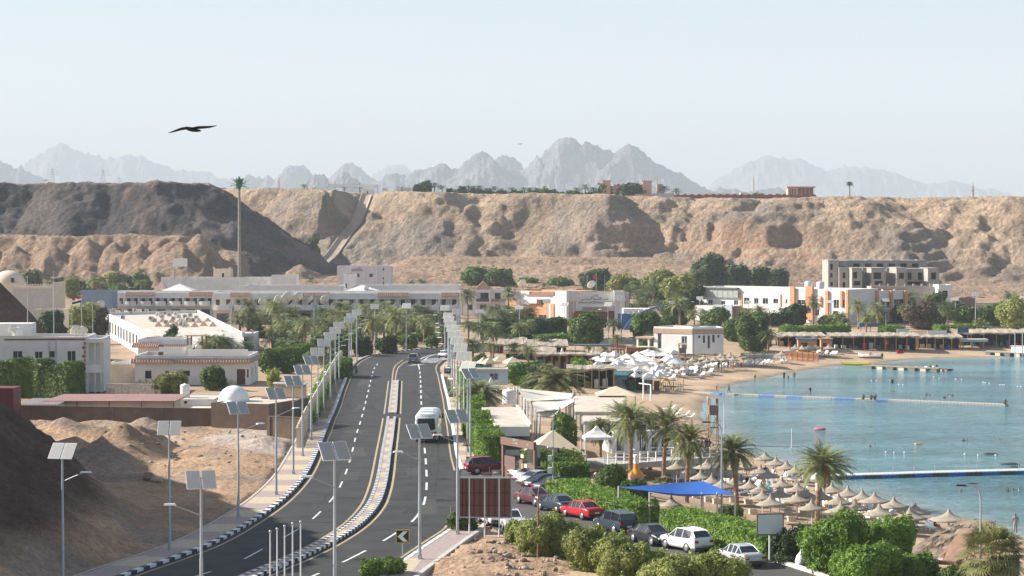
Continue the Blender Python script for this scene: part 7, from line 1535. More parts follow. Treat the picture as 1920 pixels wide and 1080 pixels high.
for i,(px,w_,h_,c) in enumerate([(955,9,9,WHITE),(976,14,8,PINKW),(1010,22,7,CREAM),(1035,16,9,WOODL),(1050,10,8,WHITE),(1070,18,7,mat('grey_hut',(.3,.29,.28),.9,.1)),(1090,10,6,PINKW),(748,7,8,WHITE),(722,10,7,WHITE),(765,12,7,PINKW),(985,10,6,CREAM),(1120,30,5,mat('grey_hut',(.3,.29,.28),.9,.1)),(540,30,3,WHITE),(475,40,4,CREAM),(1355,60,5,CREAM),(1395,14,7,WHITE),(413,22,7,PK_),(690,20,5,WHITE)]):
    b=rim(['white','rosy','cream','timber','whitewashed','grey walled','rosy low','tiny white','small white','rosy wide','cream low','grey long','flat white','flat cream','long cream roofed','white dish bearing','pink distant','low pale'][i]+' hut on the plateau rim '+['left of the gap','right of the first hut','under the bushy tree','beside the low shrub','before the dark palms','left of the pink villa','left of the red gate','right of the open shelter','just right of the shelter','under the rim shrub','between two palms','below the pink villa grove','between the mast and a lone palm','right of the tall palm mast','behind the maroon wall','at the maroon wall left of the pavilion','left of the tall palm mast','at the shelter right end'][i],px-w_/2,px+w_/2,365-h_+(3 if px>900 else -6),(1112 if px>780 else 1205)+i,4,c,'hut',cat='hut')
    b.part('door',INT,(b.L*.4,b.L*.4+.7,-.03,-.003,.3,1.9))
# minaret
d=1150; p=Q(1824,371,d); t=empty('minaret',(p.x,p.y,RZ-1),0,'distant brown and white minaret on the right skyline','minaret'); m=M(); m.box((0,0,4),(2,2,10)); m.obj('base',WHITE,t); m=M(); m.lathe([(1.25,8.5),(1.25,9.5),(.95,9.6),(.95,14),(1.3,14.2),(1.3,14.8),(.8,15),(.75,18),(1.0,18.2),(.6,18.6),(.5,20.5),(.2,22.5),(0,24)],10); m.obj('shaft',mat('brown_stone_shaft',(.3,.22,.17),.9,.1),t); t.scale=(1,1,.38)
t.scale=(.5,.5,.42)
# telecom mast and pylons
def lattice_tower(px,py,yt,d,w,label,arms=True,m_=GALV):
    p=Q(px,py,d); H=(py-yt)/pxm(d); t=empty('pylon' if arms else 'telecom_mast',p,0,label,'pylon' if arms else 'mast'); m=M(); q=w/2; r=.1*d/2500+.05
    for sx in (-1,1):
        for sy in (-1,1): m.tube([(sx*q,sy*q,-2),(sx*q*.15,sy*q*.15,H)],r,4)
    n=6
    for k in range(n):
        a=1-.85*k/n; c=1-.85*(k+1)/n; z0=H*k/n; z1=H*(k+1)/n
        m.tube([(-q*a,-q*a,z0),(q*c,-q*c,z1)],r*.6,3); m.tube([(q*a,-q*a,z0),(-q*c,-q*c,z1)],r*.6,3); m.tube([(-q*c,-q*c,z1),(q*c,-q*c,z1)],r*.6,3)
    m.obj('lattice',m_,t)
    if arms:
        m=M()
        for z,l in ((.62,1.5),(.76,1.2),(.9,.9)): m.tube([(-w*l,0,H*z),(0,0,H*z+w*.15),(w*l,0,H*z)],r,4)
        m.obj('cross_arm',m_,t)
    return t
lattice_tower(98,348,316,2600,7,'left power pylon on the skyline before the pale mountain'); lattice_tower(193,348,318,2700,7,'right power pylon on the skyline before the pale mountain'); lattice_tower(224,348,332,4200,6,'tiny faint pylon beyond the two larger ones')
rwm=mat('red_white_mast',(.5,.3,.28),.7,.1); lattice_tower(523,362,333,1500,1.2,'thin pinkish mast left of the twin rounded peaks',False,rwm); lattice_tower(1413,366,331,1300,.6,'thin mast behind the maroon rim wall',False,rwm); lattice_tower(1232,366,320,1900,.6,'very faint tall mast right of the pink villa',False,rwm)
# concrete chute
pts=[Vector((p.x,p.y)) for p in chp]; ln=resample(pts,4); zs=[]; acc=0
def zc(p):
    bd,bz=chute_d(np.array([p.x]),np.array([p.y])); return float(bz[0])
CHC=mat('chute_concrete',(.36,.29,.22),.95,.15,.15,.2,2,objc=False)
def ribbon(nm,o0,o1,dz0,dz1,th,par):
    a=offs(ln,o0); c=offs(ln,o1); m=M(); vs=[]
    for p,q,r in zip(a,c,ln): z=zc(r); vs+=[(p.x,p.y,z+dz0),(q.x,q.y,z+dz1),(q.x,q.y,z+dz1-th),(p.x,p.y,z+dz0-th)]
    for k in range(len(ln)-1): m.add([vs[k*4+j] for j in range(4)]+[vs[k*4+4+j] for j in range(4)],[(0,4,5,1),(1,5,6,2),(2,6,7,3),(3,7,4,0)])
    o=m.obj(nm,CHC,par); return o
t=empty('drainage_chute',(0,0,0),0,'long concrete drainage chute running down the cliff gully','chute'); 
ribbon('channel_floor',-1.5,1.5,-.2,-.2,.6,t); ribbon('side_slope',1.5,2.5,-.2,.7,.5,t); ribbon('side_slope',-2.5,-1.5,.7,-.2,.5,t); ribbon('kerb',2.5,2.9,1.0,1.0,.9,t); ribbon('kerb',-2.9,-2.5,1.0,1.0,.9,t)
# rock outcrop left
X,Y=lattice(-120,-70,385,450,1.0)
cx=wx(-40,415); q=np.hypot((X-cx)/13.5,(Y-415)/20)+(fbm(X*.08,Y*.08,4,301)-.5)*.35; Z=ROAD-1+18*np.clip(1.05-q**1.1,0,1)**.8+(fbm(X*.3,Y*.3,4,303)-.5)*2.2*(q<1.05)
struct(gridobj('rock_outcrop',X,Y,Z,ROCK,np.broadcast_to(np.array([.17,.105,.07]),X.shape+(3,))*(.8+.5*fbm(X*.2,Y*.2,3,305))[...,None]),'brown rock outcrop at the left edge','rock')
# birds
def bird(px,py,d,span,label,rz=0,bank=0):
    p=Q(px,py,d); t=empty('bird',p,rz,label,'bird'); t.rotation_euler=(-.45,R(bank),rz); s=span/2; m=M(); BK=mat('bird_plumage',(.02,.018,.016),.8,.1)
    m.tube([(-.32*s,0,-.02),(-.2*s,0,-.03),(0,0,-.02),(.2*s,0,.0),(.33*s,0,.03),(.4*s,0,.03)],[.02*s,.06*s,.075*s,.06*s,.045*s,.012*s],10)
    # wings spread towards +-x in view: body across
    vs=[];fs=[]
    prof=[(0,.0,.24),(.25,.1,.26),(.5,.07,.24),(.75,.0,.18),(.92,-.02,.1),(1.05,.0,.03)]
    for sd in (-1,1):
        o=len(vs)
        for (a,z,w) in prof:
            zz=.05*s+z*s*.4+(.15*a*a*s if sd>0 else -.2*a*a*s); vs+=[(sd*a*s,-w*s*.5,zz),(sd*a*s,w*s*.5,zz),(sd*a*s,0,zz+.03*s*(1-a))]
        for i in range(len(prof)-1):
            for j,k in ((0,2),(2,1),(1,0)): fs.append((o+i*3+j,o+i*3+k,o+i*3+3+k,o+i*3+3+j))
    m2=M(); m2.add(vs,fs,0,False); bo=m.obj('body',BK,t); bo.rotation_euler=(0,0,.5); m2.obj('wings',BK,t)
    m=M(); m.add([(-.25*s,-.03*s,-.03*s),(-.25*s,.03*s,-.03*s),(-.5*s,.12*s,-.06*s),(-.5*s,-.12*s,-.06*s),(-.25*s,0,0)],[(0,1,2,3),(0,3,4),(3,2,4),(2,1,4),(1,0,4)]); m.obj('tail',BK,bo)
bird(361,243,80,1.65,'large dark bird of prey gliding across the sky',bank=0); bird(975,270,200,.5,'tiny dark bird near the central massif'); bird(86,338,300,.9,'tiny dark bird low over the left plateau')
# ================= BEACH =================
def bz(px,py):
    p=GP(px,py); return p
thA=[Proto(make_thatch(1.5,.72,1.62)),Proto(make_thatch(1.5,.78,1.58,n=17))]
NEAR=[(1265,845,44),(1262,851,37),(1269,861,37),(1320,845,50),(1326,860,48),(1294,869,28),(1314,879,37),(1335,887,37),(1334,871,30),(1361,874,38),(1354,895,50),(1377,890,40),(1375,862,34),(1391,854,34),(1400,861,38),(1435,845,36),(1455,855,38),(1475,862,36),(1491,870,34),(1426,870,36),(1440,877,40),(1406,896,38),(1427,902,38),(1466,894,40),(1496,902,38),(1462,911,38),(1430,916,42),(1445,926,50),(1510,911,38),(1495,920,48),(1522,935,44),(1560,904,45),(1590,910,45),(1617,916,38),(1572,924,48),(1640,922,54),(1604,935,46),(1577,940,55),(1649,944,56),(1676,931,52),(1706,951,58),(1716,942,54),(1779,954,64),(1259,927,38),(1540,915,40),(1345,858,40)]
rg=random.Random(12); NEAR.sort()
for i,(px,py,w_) in enumerate(NEAR):
    z0=1.4
    for _ in range(4): p=P(px,py,z0+2.55); z0=G1(p.x,p.y)
    k=pxm(p.y); r_=w_/2/k
    lab='thatched parasol nearest the right, standing at the shoreline' if px==1779 else ('thatched parasol by the left tip of the blue sail' if px==1259 else f'thatched parasol on the near beach, {ordn(i)} counting from the left')
    thA[i%2].put((p.x,p.y,z0),rg.uniform(0,6),lab,'thatched parasols on the near beach',(r_/1.5*1.15,r_/1.5*1.15,1.05))
thB=Proto(make_thatch(1.5,.85,1.75,BLUEP,14)); thB2=Proto(make_thatch(1.5,.85,1.75,POLEW,14))
FARU=[(1369,660,26),(1394,661,26),(1415,661,26),(1432,660,26),(1466,656,26),(1357,666,24),(1375,666,24),(1340,667,24),(1326,669,24),(1299,667,24),(1311,674,25),(1291,675,24),(1256,672,23),(1237,669,22),(1245,677,24),(1262,680,24),(1491,645,28),(1504,646,28),(1517,644,28),(1530,644,28),(1554,645,32),(1480,649,26),(1352,660,22),(1320,664,22)]
FARU.sort()
for i,(px,py,w_) in enumerate(FARU):
    z0=2
    for _ in range(5): p=P(px,py,z0+2.7); z0=.4*z0+.6*G1(p.x,p.y)
    k=pxm(p.y); (thB if i%2 else thB2).put((p.x,p.y,z0),rg.uniform(0,6),f'small thatched parasol on the far beach, {ordn(i)} counting from the left','thatched parasols on the far beach',(w_/2/k/1.5,w_/2/k/1.5,1))
um=[Proto(make_umbrella(1.9,.8,2.1)),Proto(make_umbrella(1.9,.7,2.2,3))]
WU=[(1120,666,28),(1135,661,36),(1136,670,44),(1175,664,36),(1216,656,44),(1225,659,42),(1199,665,40),(1205,669,38),(1186,674,36),(1263,657,26),(1243,661,38),(1277,677,26),(1234,686,32),(1224,696,34),(1217,700,36),(1206,678,30),(1237,694,24),(1158,676,30),(1250,668,30),(1196,692,30),(1180,684,28),(1212,688,30)]
WU+=[(1112+rg.uniform(0,165),659+rg.uniform(0,42),rg.uniform(26,38)) for _ in range(18)]; WU.sort()
for i,(px,py,w_) in enumerate(WU):
    z0=3
    for _ in range(5): p=P(px,py,z0+2.9); z0=.4*z0+.6*G1(p.x,p.y)
    k=pxm(p.y); um[i%2].put((p.x,p.y,z0),rg.uniform(0,1.6),f'white canvas umbrella in the beach club cluster, {ordn(i)} counting from the left','white canvas umbrellas of the beach club',(w_/2/k/1.9*1.2,w_/2/k/1.9*1.2,1.05))
ub=Proto(make_umbrella(2.0,.9,2.0,4,BEIGE,'beige_umbrella',.2))
for px,py,w_,l in [(907,669,30,'leftmost small beige umbrella'),(917,670,34,'second beige umbrella from the left'),(935,668,44,'large beige umbrella before the reed roofs'),(961,669,46,'large beige umbrella nearest the bright tree')]:
    z0=ROAD; p=P(px,py,z0+2.9); k=pxm(p.y); ub.put((p.x,p.y,z0),.4,l,'beige umbrellas',(w_/2/k/2,w_/2/k/2,1))
# closed white umbrellas
def closed(px,py,yt,l):
    p=GP(px,py); H=(py-yt)/pxm(p.y); t=empty('closed_umbrella',p,0,l,'umbrella'); m=M(); m.tube([(0,0,0),(0,0,H)],.04,6); m.obj('pole',POLEW,t); m=M(); m.lathe([(.05,H),(.12,H*.9),(.3,H*.4),(.26,H*.3),(.05,H*.28)],10); m.obj('folded_canvas',CANV,t); t['group']='closed white umbrellas'
for px,py,yt,l in [(1090,690,664,'closed white umbrella before the timber pergola right end'),(1052,680,658,'closed white umbrella inside the timber pergola'),(1054,665,652,'closed umbrella above the timber pergola'),(1111,666,653,'closed umbrella left of the red timber deck'),(1164,672,655,'closed umbrella before the red timber deck'),(1153,672,660,'small closed umbrella at the deck foot')]: closed(px,py,yt,l)
# loungers
lg_=Proto(make_lounger()); n_=0
for px,py in [(1332,690),(1340,689),(1349,689),(1358,688),(1366,688),(1374,687),(1395,686),(1403,686),(1411,685),(1419,685),(1427,684),(1435,683),(1443,683),(1463,681),(1471,681),(1479,681),(1300,698),(1292,696),(1310,693),(1320,692),(1284,701),(1274,698),(1264,704),(1255,700),(1245,706),(1235,702),(1250,695),(1538,667),(1547,666),(1556,667),(1565,667),(1530,665),(1260,712),(1222,708)]+[(rg.uniform(1195,1335),rg.uniform(688,711)) for _ in range(34)]+[(rg.uniform(1130,1240),rg.uniform(676,700)) for _ in range(14)]:
    p=GP(px,py); lg_.put(p,R(130+rg.uniform(-25,25)),f'white sun lounger on the far beach, {ordn(n_)} in the row order','white sun loungers on the far beach',1.15); n_+=1
n_=0
for px,py in [(1262,900),(1275,903),(1330,902),(1410,905),(1445,915),(1470,900),(1487,903),(1500,930),(1470,945),(1455,946),(1480,948),(1540,945),(1560,950),(1585,955),(1610,968),(1625,965),(1650,985),(1665,975),(1690,985),(1735,992),(1745,995),(1535,925),(1520,905),(1390,880),(1340,905)]+[(1300+i_*11+rg.uniform(-6,6),898+i_*2.6+rg.uniform(-10,14)) for i_ in range(30)]:
    p=GP(px,py); lg_.put(p,R(150+rg.uniform(-40,40)),f'white sun lounger under the near thatched parasols, {ordn(n_)} placed','white sun loungers on the near beach',1.1); n_+=1
# white planter blocks under the sail
n_=0
for px,py in [(1328,941),(1344,945),(1305,935),(1375,942),(1403,946),(1484,978),(1412,965),(1478,965),(1505,962),(1520,968)]:
    p=GP(px,py); t=empty('planter_block',p,R(10),f'white masonry block on the sand near the blue sail, {ordn(n_)} placed','planter'); m=M(); m.box((0,0,.2),(.7,.45,.44)); m.box((0,0,.45),(.8,.55,.07)); m.obj('body',CREAM,t); m=M(); m.box((0,0,.49),(.6,.35,.05)); m.obj('soil',BRK,t); t['group']='white masonry blocks on the near beach'; n_+=1
# blue shade sail
pp=[P(1160,914,ROAD+2.6),P(1318,902,ROAD+2.9),P(1378,927,ROAD+2.5),P(1270,926,ROAD+2.6)]; t=empty('shade_sail',(pp[0].x,pp[0].y,ROAD),0,'large blue shade sail stretched over the sand','shade sail'); o_=Vector((pp[0].x,pp[0].y,ROAD)); m=M(); n=8; vs=[]
for i in range(n+1):
    for j in range(n+1):
        u,v=i/n,j/n; q=pp[0].lerp(pp[1],u).lerp(pp[3].lerp(pp[2],u),v); q=q-o_; q.z-=.5*math.sin(pi*u)*math.sin(pi*v); vs.append(tuple(q))
m.add(vs,[(i*(n+1)+j,(i+1)*(n+1)+j,(i+1)*(n+1)+j+1,i*(n+1)+j+1) for i in range(n) for j in range(n)],0,True); vs2=[(a,b_,c-.02) for a,b_,c in vs]; m.add(vs2,[(i*(n+1)+j,i*(n+1)+j+1,(i+1)*(n+1)+j+1,(i+1)*(n+1)+j) for i in range(n) for j in range(n)],0,True)
m.obj('fabric',leafmat('blue_sail_fabric',(.03,.12,.42),(.05,.16,.5),.35,.3),t)
for q in (pp[0],pp[1],pp[2],P(1218,925,ROAD+2.4),P(1316,926,ROAD+2.4),P(1345,925,ROAD+2.5)):
    m=M(); m.tube([(q.x-o_.x,q.y-o_.y,-2.6),(q.x-o_.x,q.y-o_.y,q.z-ROAD+.1)],.07,8); m.obj('post',POLEW,t)
# bottle float, blue box, ball
p=GP(1193,905); k=pxm(p.y); t=empty('bottle_shaped_float',p,0,'giant orange bottle shaped inflatable among the palms','inflatable'); m=M(); m.lathe([(0,0),(.6,.02),(.78,.25),(.78,.75),(.6,1.05),(.3,1.4)],18); m.obj('bottle_body',mat('orange_vinyl',(.62,.27,.03),.4,.1,2),t); m=M(); m.lathe([(.3,1.4),(.26,1.9)],16); m.obj('orange_neck',mat('orange_vinyl',(.62,.27,.03),.4,.1,2),t); m=M(); m.lathe([(.27,1.9),(.25,2.5),(.3,2.55),(.3,2.75),(0,2.8)],16); m.obj('white_cap',WHITE2,t); m=M(); m.lathe([(.785,.3),(.79,.5),(.785,.7)],18); m.obj('label_band',mat('faded_violet',(.45,.25,.3),.5,.2,5),t)
p=GP(1165,891); t=empty('striped_cabinet',p,0,'blue and white striped cabinet behind the round shrub','cabinet'); m=M(); m.box((0,0,.55),(.85,.6,1.1)); m.obj('body',BLUEP,t); m=M(); [m.box((x,-.31,.55),(.1,.01,1.0)) for x in (-.3,-.1,.12)]; m.obj('stripes',WHITE2,t)
p=GP(1204,881); t=empty('ball',p,0,'cream ball on the sand beside the leaning palm','ball'); m=M(); m.lathe([(0,0),(.2,.06),(.33,.33),(.2,.6),(0,.66)],12); m.obj('body',CREAM,t)
# lifeguard tower
def tower(px,py,yt,label,w=1.5,broad=1.0):
    p=GP(px,py); H=(py-yt)/pxm(p.y); t=empty('lifeguard_tower',p,R(4),label,'tower'); q=w/2; zf=H*.62
    for sx in (-1,1):
        for sy in (-1,1): m=M(); m.tube([(sx*q*1.05,sy*q*1.05,-.4),(sx*q*.95,sy*q*.95,H-.25)],.08,6); m.obj('leg',WOODL,t)
    m=M(); m.bx(-q,q,-q,q,zf-.1,zf); m.obj('floor',WOOD,t)
    m=M(); h=H*.18; m.bx(-q-.05,q+.05,-q-.08,-q,zf,zf+h); m.bx(-q-.05,q+.05,q,q+.08,zf,zf+h); m.bx(q,q+.07,-q,q,zf,zf+h); m.bx(-q-.07,-q,-q,q,zf,zf+h); m.obj('cabin_panel',mat('grey_brown_board',(.2,.15,.12),.9,.15,2),t)
    m=M(); m.add([(-q-.25,-q-.25,H-.28),(q+.25,-q-.25,H-.28),(q+.25,q+.25,H-.28),(-q-.25,q+.25,H-.28),(-q-.2,0,H+.02),(q+.2,0,H+.02)],[(0,1,5,4),(2,3,4,5),(1,2,5),(3,0,4),(3,2,1,0)]); m.obj('roof',WOODL,t)
    m=M()
    for s in (-1,1): m.tube([(-q,s*q,H*.12),(q,s*q,zf-.3)],.04,4); m.tube([(s*q,-q,zf-.3),(s*q,q,H*.12)],.04,4); m.tube([(-q,s*q,H*.34),(q,s*q,H*.34)],.04,4)
    m.obj('brace',WOOD,t); m=M(); m.tube([(-q-.1,-q-.9,-.2),(-q,-q,zf)],.04,4); m.tube([(-q-.5,-q-.9,-.2),(-q-.4,-q,zf)],.04,4)
    for r_ in range(8): m.tube([(-q-.1,-q-.9+.9*r_/8,zf*r_/8),(-q-.5,-q-.9+.9*r_/8,zf*r_/8)],.03,4)
    m.obj('ladder',WOODL,t); return t
tower(1337,832,742,'tall timber lifeguard tower on the sand beside the floating pier',1.05); tower(1279,690,643,'small timber lookout tower behind the far white umbrellas',1.2)
# floating piers
def pier(label,pts,z,size,cols,rows=2,colf=None,rail=False):
    ln=resample([Vector(XY(a,b_,0.2)) for a,b_ in pts],size); p0=ln[0]; t=empty('floating_pier',(p0.x,p0.y,0),0,label,'pier'); me=[]
    for c in cols:
        m=M(); s=size*.47; m.add([(x*s,y*s*rows,zz) for x,y,zz in [(-.8,-.9,-.25),(.8,-.9,-.25),(.8,.9,-.25),(-.8,.9,-.25),(-1,-1,-.1),(1,-1,-.1),(1,1,-.1),(-1,1,-.1),(-1,-1,.28),(1,-1,.28),(1,1,.28),(-1,1,.28),(-.85,-.93,.38),(.85,-.93,.38),(.85,.93,.38),(-.85,.93,.38)]],[(0,1,5,4),(1,2,6,5),(2,3,7,6),(3,0,4,7),(4,5,9,8),(5,6,10,9),(6,7,11,10),(7,4,8,11),(8,9,13,12),(9,10,14,13),(10,11,15,14),(11,8,12,15),(12,13,14,15)])
        o=m.obj('float_block',c,t); me.append(o)
    usedc=[False]*len(cols)
    for i in range(len(ln)-1):
        c=colf(i); a=(ln[i]+ln[i+1])/2-p0; u=ln[i+1]-ln[i]
        if not usedc[c]: o=me[c]; usedc[c]=True
        else: o=me[c].copy(); C.objects.link(o); o.parent=t
        o.location=(a.x,a.y,0); o.rotation_euler=(0,0,math.atan2(u.y,u.x))
    if rail:
        m=M()
        for i in range(0,len(ln)-1,int(2.6/size)): a=ln[i]-p0; m.tube([(a.x,a.y+.5,.2),(a.x,a.y+.5,1.3)],.025,4)
        pts_=[((q-p0).x,(q-p0).y+.5,1.25) for q in ln[::3]]; m.tube(pts_,.015,3); m.obj('rope_rail',GALV,t)
    return t,ln
FG_=mat('float_grey',(.4,.39,.35),.7,.15,2); FB_=mat('float_blue',(.17,.26,.48),.6,.1,2); FD_=mat('float_dark_green',(.05,.08,.08),.6,.1,2); FB2=mat('float_deep_blue',(.05,.14,.33),.6,.1,2); FT=mat('float_pale_top',(.5,.52,.5),.8,.1,3)
t,ln1=pier('long grey and blue floating pier crossing the bay',[(1306,736),(1360,739),(1460,743),(1560,747),(1680,751),(1780,755),(1890,759.5)],0,.55,[FG_,FB_],3,lambda i: 1 if (i in range(6,11) or i in range(22,27) or i in range(31,36) or i in range(46,52) or i in range(58,62) or i in range(104,108)) else 0)
t,ln2=pier('near floating pier of blue and dark green blocks with rope rail',[(1555,896),(1650,893.5),(1740,890.5),(1830,888),(1990,884)],0,.5,[FD_,FB2],1,lambda i:(i//4)%2,True)
m=M(); l2=offs(ln2,-.25); a=offs(l2,-2.0); p0=ln2[0]; m.prism([(q.x-p0.x,q.y-p0.y) for q in l2]+[(q.x-p0.x,q.y-p0.y) for q in reversed(a)],.1,.4); m.obj('pale_deck',FT,t)
# jetty far with boats, yellow kayak, speedboat
def jetty(label,A,Bp,w,z,m_,piles=7):
    b=B(label,A,Bp,0,'jetty','jetty'); b.part('deck',m_,(0,b.L,0,w,z-.15,z)); 
    for i in range(piles): x=b.L*(i+.3)/piles; b.part('pontoon',CREAM if i%2 else mat('jetty_pontoon_grey',(.22,.2,.17),.9,.1),(x,x+b.L/piles*.5,.05,w-.05,-.3,z-.16))  # pontoons alternate cream and dull grey
    return b
jetty('timber pontoon jetty on the far side of the bay',XY(1618,685,.7),XY(1760,691,.7),1.6,.75,WOODL)
jetty('dark low raft at the end of the timber jetty',XY(1748,690,.4),XY(1777,692,.4),1.6,.4,WOOD,3)
def boat(px,py,L,W,label,rz,hull=(WHITE2,WHITE2),z=0,canopy=False,name='motorboat',tilt=0):
    p=P(px,py,z); t=empty(name,p,0,label,'boat'); t.rotation_euler=(0,R(tilt),R(rz)); st=[(-.5,.8,.85),(-.3,.95,.85),(0,1,.9),(.25,.85,1.0),(.42,.4,1.25),(.5,.02,1.45)]; m=M(); h=L*.14; vs=[];n=7
    for a,w,zz in st: vs+=[(a*L,0,-.12*h*2*(1-.8*(a>.4))),(a*L,-w*W*.46,.45*h),(a*L,-w*W*.5,zz*h),(a*L,-w*W*.4,zz*h+.04),(a*L,w*W*.4,zz*h+.04),(a*L,w*W*.5,zz*h),(a*L,w*W*.46,.45*h)]
    up=[];lw=[]
    for i in range(len(st)-1):
        for k in range(n):
            q=(i*n+k,i*n+(k+1)%n,(i+1)*n+(k+1)%n,(i+1)*n+k)[::-1]
            if k==3: continue
            (lw if k in(0,6) else up).append(q)
    m.add(vs,up+[tuple(range(n))],0); m.add(vs,lw,1); ho_=m.obj('hull',list(hull),t)
    m=M(); m.add([(st[i][0]*L*.97,s*st[i][1]*W*.4,h*.55) for i in range(3) for s in (-1,1)],[(0,2,3,1),(2,4,5,3)]); m.obj('cockpit_floor',CREAM,t)
    m=M(); m.add([(.0,-W*.4,h*.9),(.0,W*.4,h*.9),(.5*L,.0,h*1.24),(.25*L,-W*.36,h*1.02),(.25*L,W*.36,h*1.02)],[(0,3,2,4,1)]); m.obj('foredeck',WHITE2,t)
    m=M(); m.add([(.0,-W*.36,h*.95),(.0,W*.36,h*.95),(-.06*L,W*.3,h*1.6),(-.06*L,-W*.3,h*1.6),(.08*L,0,h*1.0)],[(0,1,2,3)]); m.obj('windscreen',GLASS2,t)
    m=M(); m.box((-.25*L,-W*.2,h*.8),(.4,.45,.5)); m.box((-.25*L,W*.2,h*.8),(.4,.45,.5)); m.obj('seat',WHITE2,t)
    m=M(); m.box((-.53*L,0,h*.9),(.35,.4,.7),tap=.8); m.box((-.53*L,0,h*.2),(.15,.12,.9)); m.obj('outboard_motor',BLACK,t)
    if canopy: m=M(); m.bx(-.3*L,.02*L,-W*.4,W*.4,h*2.5,h*2.58); m.obj('canopy',mat('faded_red_canvas',(.35,.12,.13),.8,.1),t); m=M(); [m.tube([(x*L,s*W*.4,h),(x*L,s*W*.38,h*2.5)],.025,4) for x in (-.28,0) for s in (-1,1)]; m.obj('canopy_frame',GALV,t)
    return t
boat(1730,693,3.4,1.5,'small white motorboat moored at the jetty, left one',200); boat(1743,692,3.2,1.4,'small white motorboat moored at the jetty, right one',205)
boat(1631,671,4.9,2.0,'white and red speedboat with canopy pulled up on the sand',155,(WHITE2,mat('boat_red',(.45,.1,.1),.5,.1)),1.3,True,'speedboat')
t=empty('boat_trailer',(P(1631,672,.7)),R(155),'low dark trailer under the red speedboat','trailer'); m=M(); m.box((0,0,.3),(3.6,.15,.1)); m.box((-.5,0,.3),(.12,1.4,.1)); m.obj('frame',DARKM,t)
for s in (-.7,.7): m=M(); m.T=Matrix.Translation((-.5,s,.25))@Matrix.Rotation(pi/2,4,'X'); m.lathe([(0,-.08),(.25,-.08),(.25,.08),(0,.08)],10); m.obj('wheel',TYRE,t)
def kayak(px,py,L,label,rz,mt):
    p=P(px,py,.1); t=empty('banana_boat',p,R(rz),label,'boat'); 
    for s in (-.35,.35): m=M(); m.tube([(-L/2,s,.35),(-L*.42,s,.22),(0,s,.15),(L*.38,s,.2),(L/2,s,.6)],[.08,.22,.25,.22,.06],8); m.obj('tube',mt,t)
    m=M(); m.tube([(-L*.42,0,.42),(L*.38,0,.42)],.2,8); m.obj('seat_tube',mt,t)
kayak(1604,684,6.2,'yellow inflatable banana boat lying at the waterline',-8+180,mat('yellow_vinyl',(.62,.55,.1),.5,.08,2))
# red jetski-like buggy
p=P(1689,664,1.5); t=empty('jet_ski',p,R(20),'red jet ski resting on the sand before the shops','jet ski'); m=M(); m.tube([(-1,0,.4),(-.4,0,.5),(.5,0,.45),(1.1,0,.55)],[.3,.42,.36,.08],8); m.obj('hull',mat('jet_red',(.4,.03,.03),.4,.05),t); m=M(); m.box((-.3,0,1.0),(.9,.3,.2)); m.obj('seat',BLACK,t); m=M(); m.box((.3,0,1.15),(.15,.7,.15)); m.box((.35,0,.95),(.3,.3,.4),tap=.7); m.obj('handlebar',BLACK,t)
# right edge jetty with white stalls
b=jetty('grey jetty running to the right edge with white railings',XY(1842,659,1.0),XY(1990,664,1.0),2.4,1.0,mat('grey_boards',(.3,.29,.28),.9,.1),8)
b.part('white_cabin',WHITE2,(b.L*.36,b.L*.55,.3,1.8,1.0,2.3),(b.L*.56,b.L*.95,-.3,1.6,1.0,2.2)); b.part('roof_trim',CREAM,(b.L*.35,b.L*.56,.2,1.9,2.3,2.45))
for px in (1903,1917): p=P(px,664,1); t=empty('jetty_post',p,0,'grey post on the right edge jetty, '+('left one' if px==1903 else 'right one'),'post'); m=M(); m.tube([(0,0,-1.5),(0,0,4.6)],.1,6); m.obj('shaft',GALV,t); m=M(); m.lathe([(0,4.6),(.14,4.6),(.14,4.75),(0,4.8)],8); m.obj('cap',GALV,t)
# --- shops along the far beach ---
def reed_roof(b,x0,x1,y0,y1,z0,z1,nm='reed_roof',wob=.25,mt=None):
    g=M(); n=max(6,int((x1-x0)/.8)); r_=random.Random(int(x0*10+z0*7)); vs=[]
    for i in range(n+1):
        x=x0+(x1-x0)*i/n; a=r_.uniform(-wob,wob); c=r_.uniform(-wob,wob)*.5; vs+=[(x,y0+a,z0+c),(x,(y0+y1)/2,(z0+z1)/2+r_.uniform(0,wob)),(x,y1,z1+c),(x,y1,z1-.25),(x,y0+a+.05,z0-.22+c-r_.uniform(0,wob*.8))]
    for i in range(n):
        for k in range(5): g.add([vs[i*5+k],vs[i*5+(k+1)%5],vs[i*5+5+(k+1)%5],vs[i*5+5+k]],[(0,3,2,1)])
    for i in range(int((x1-x0)*1.4) if wob>.16 else 0):
        x=r_.uniform(x0,x1); g.tube([(x,y0-.15,z0+.08),(x+r_.uniform(-.4,.4),y1,z1+.1)],.035,4)
    return g.obj(nm,mt or REED,b.t)
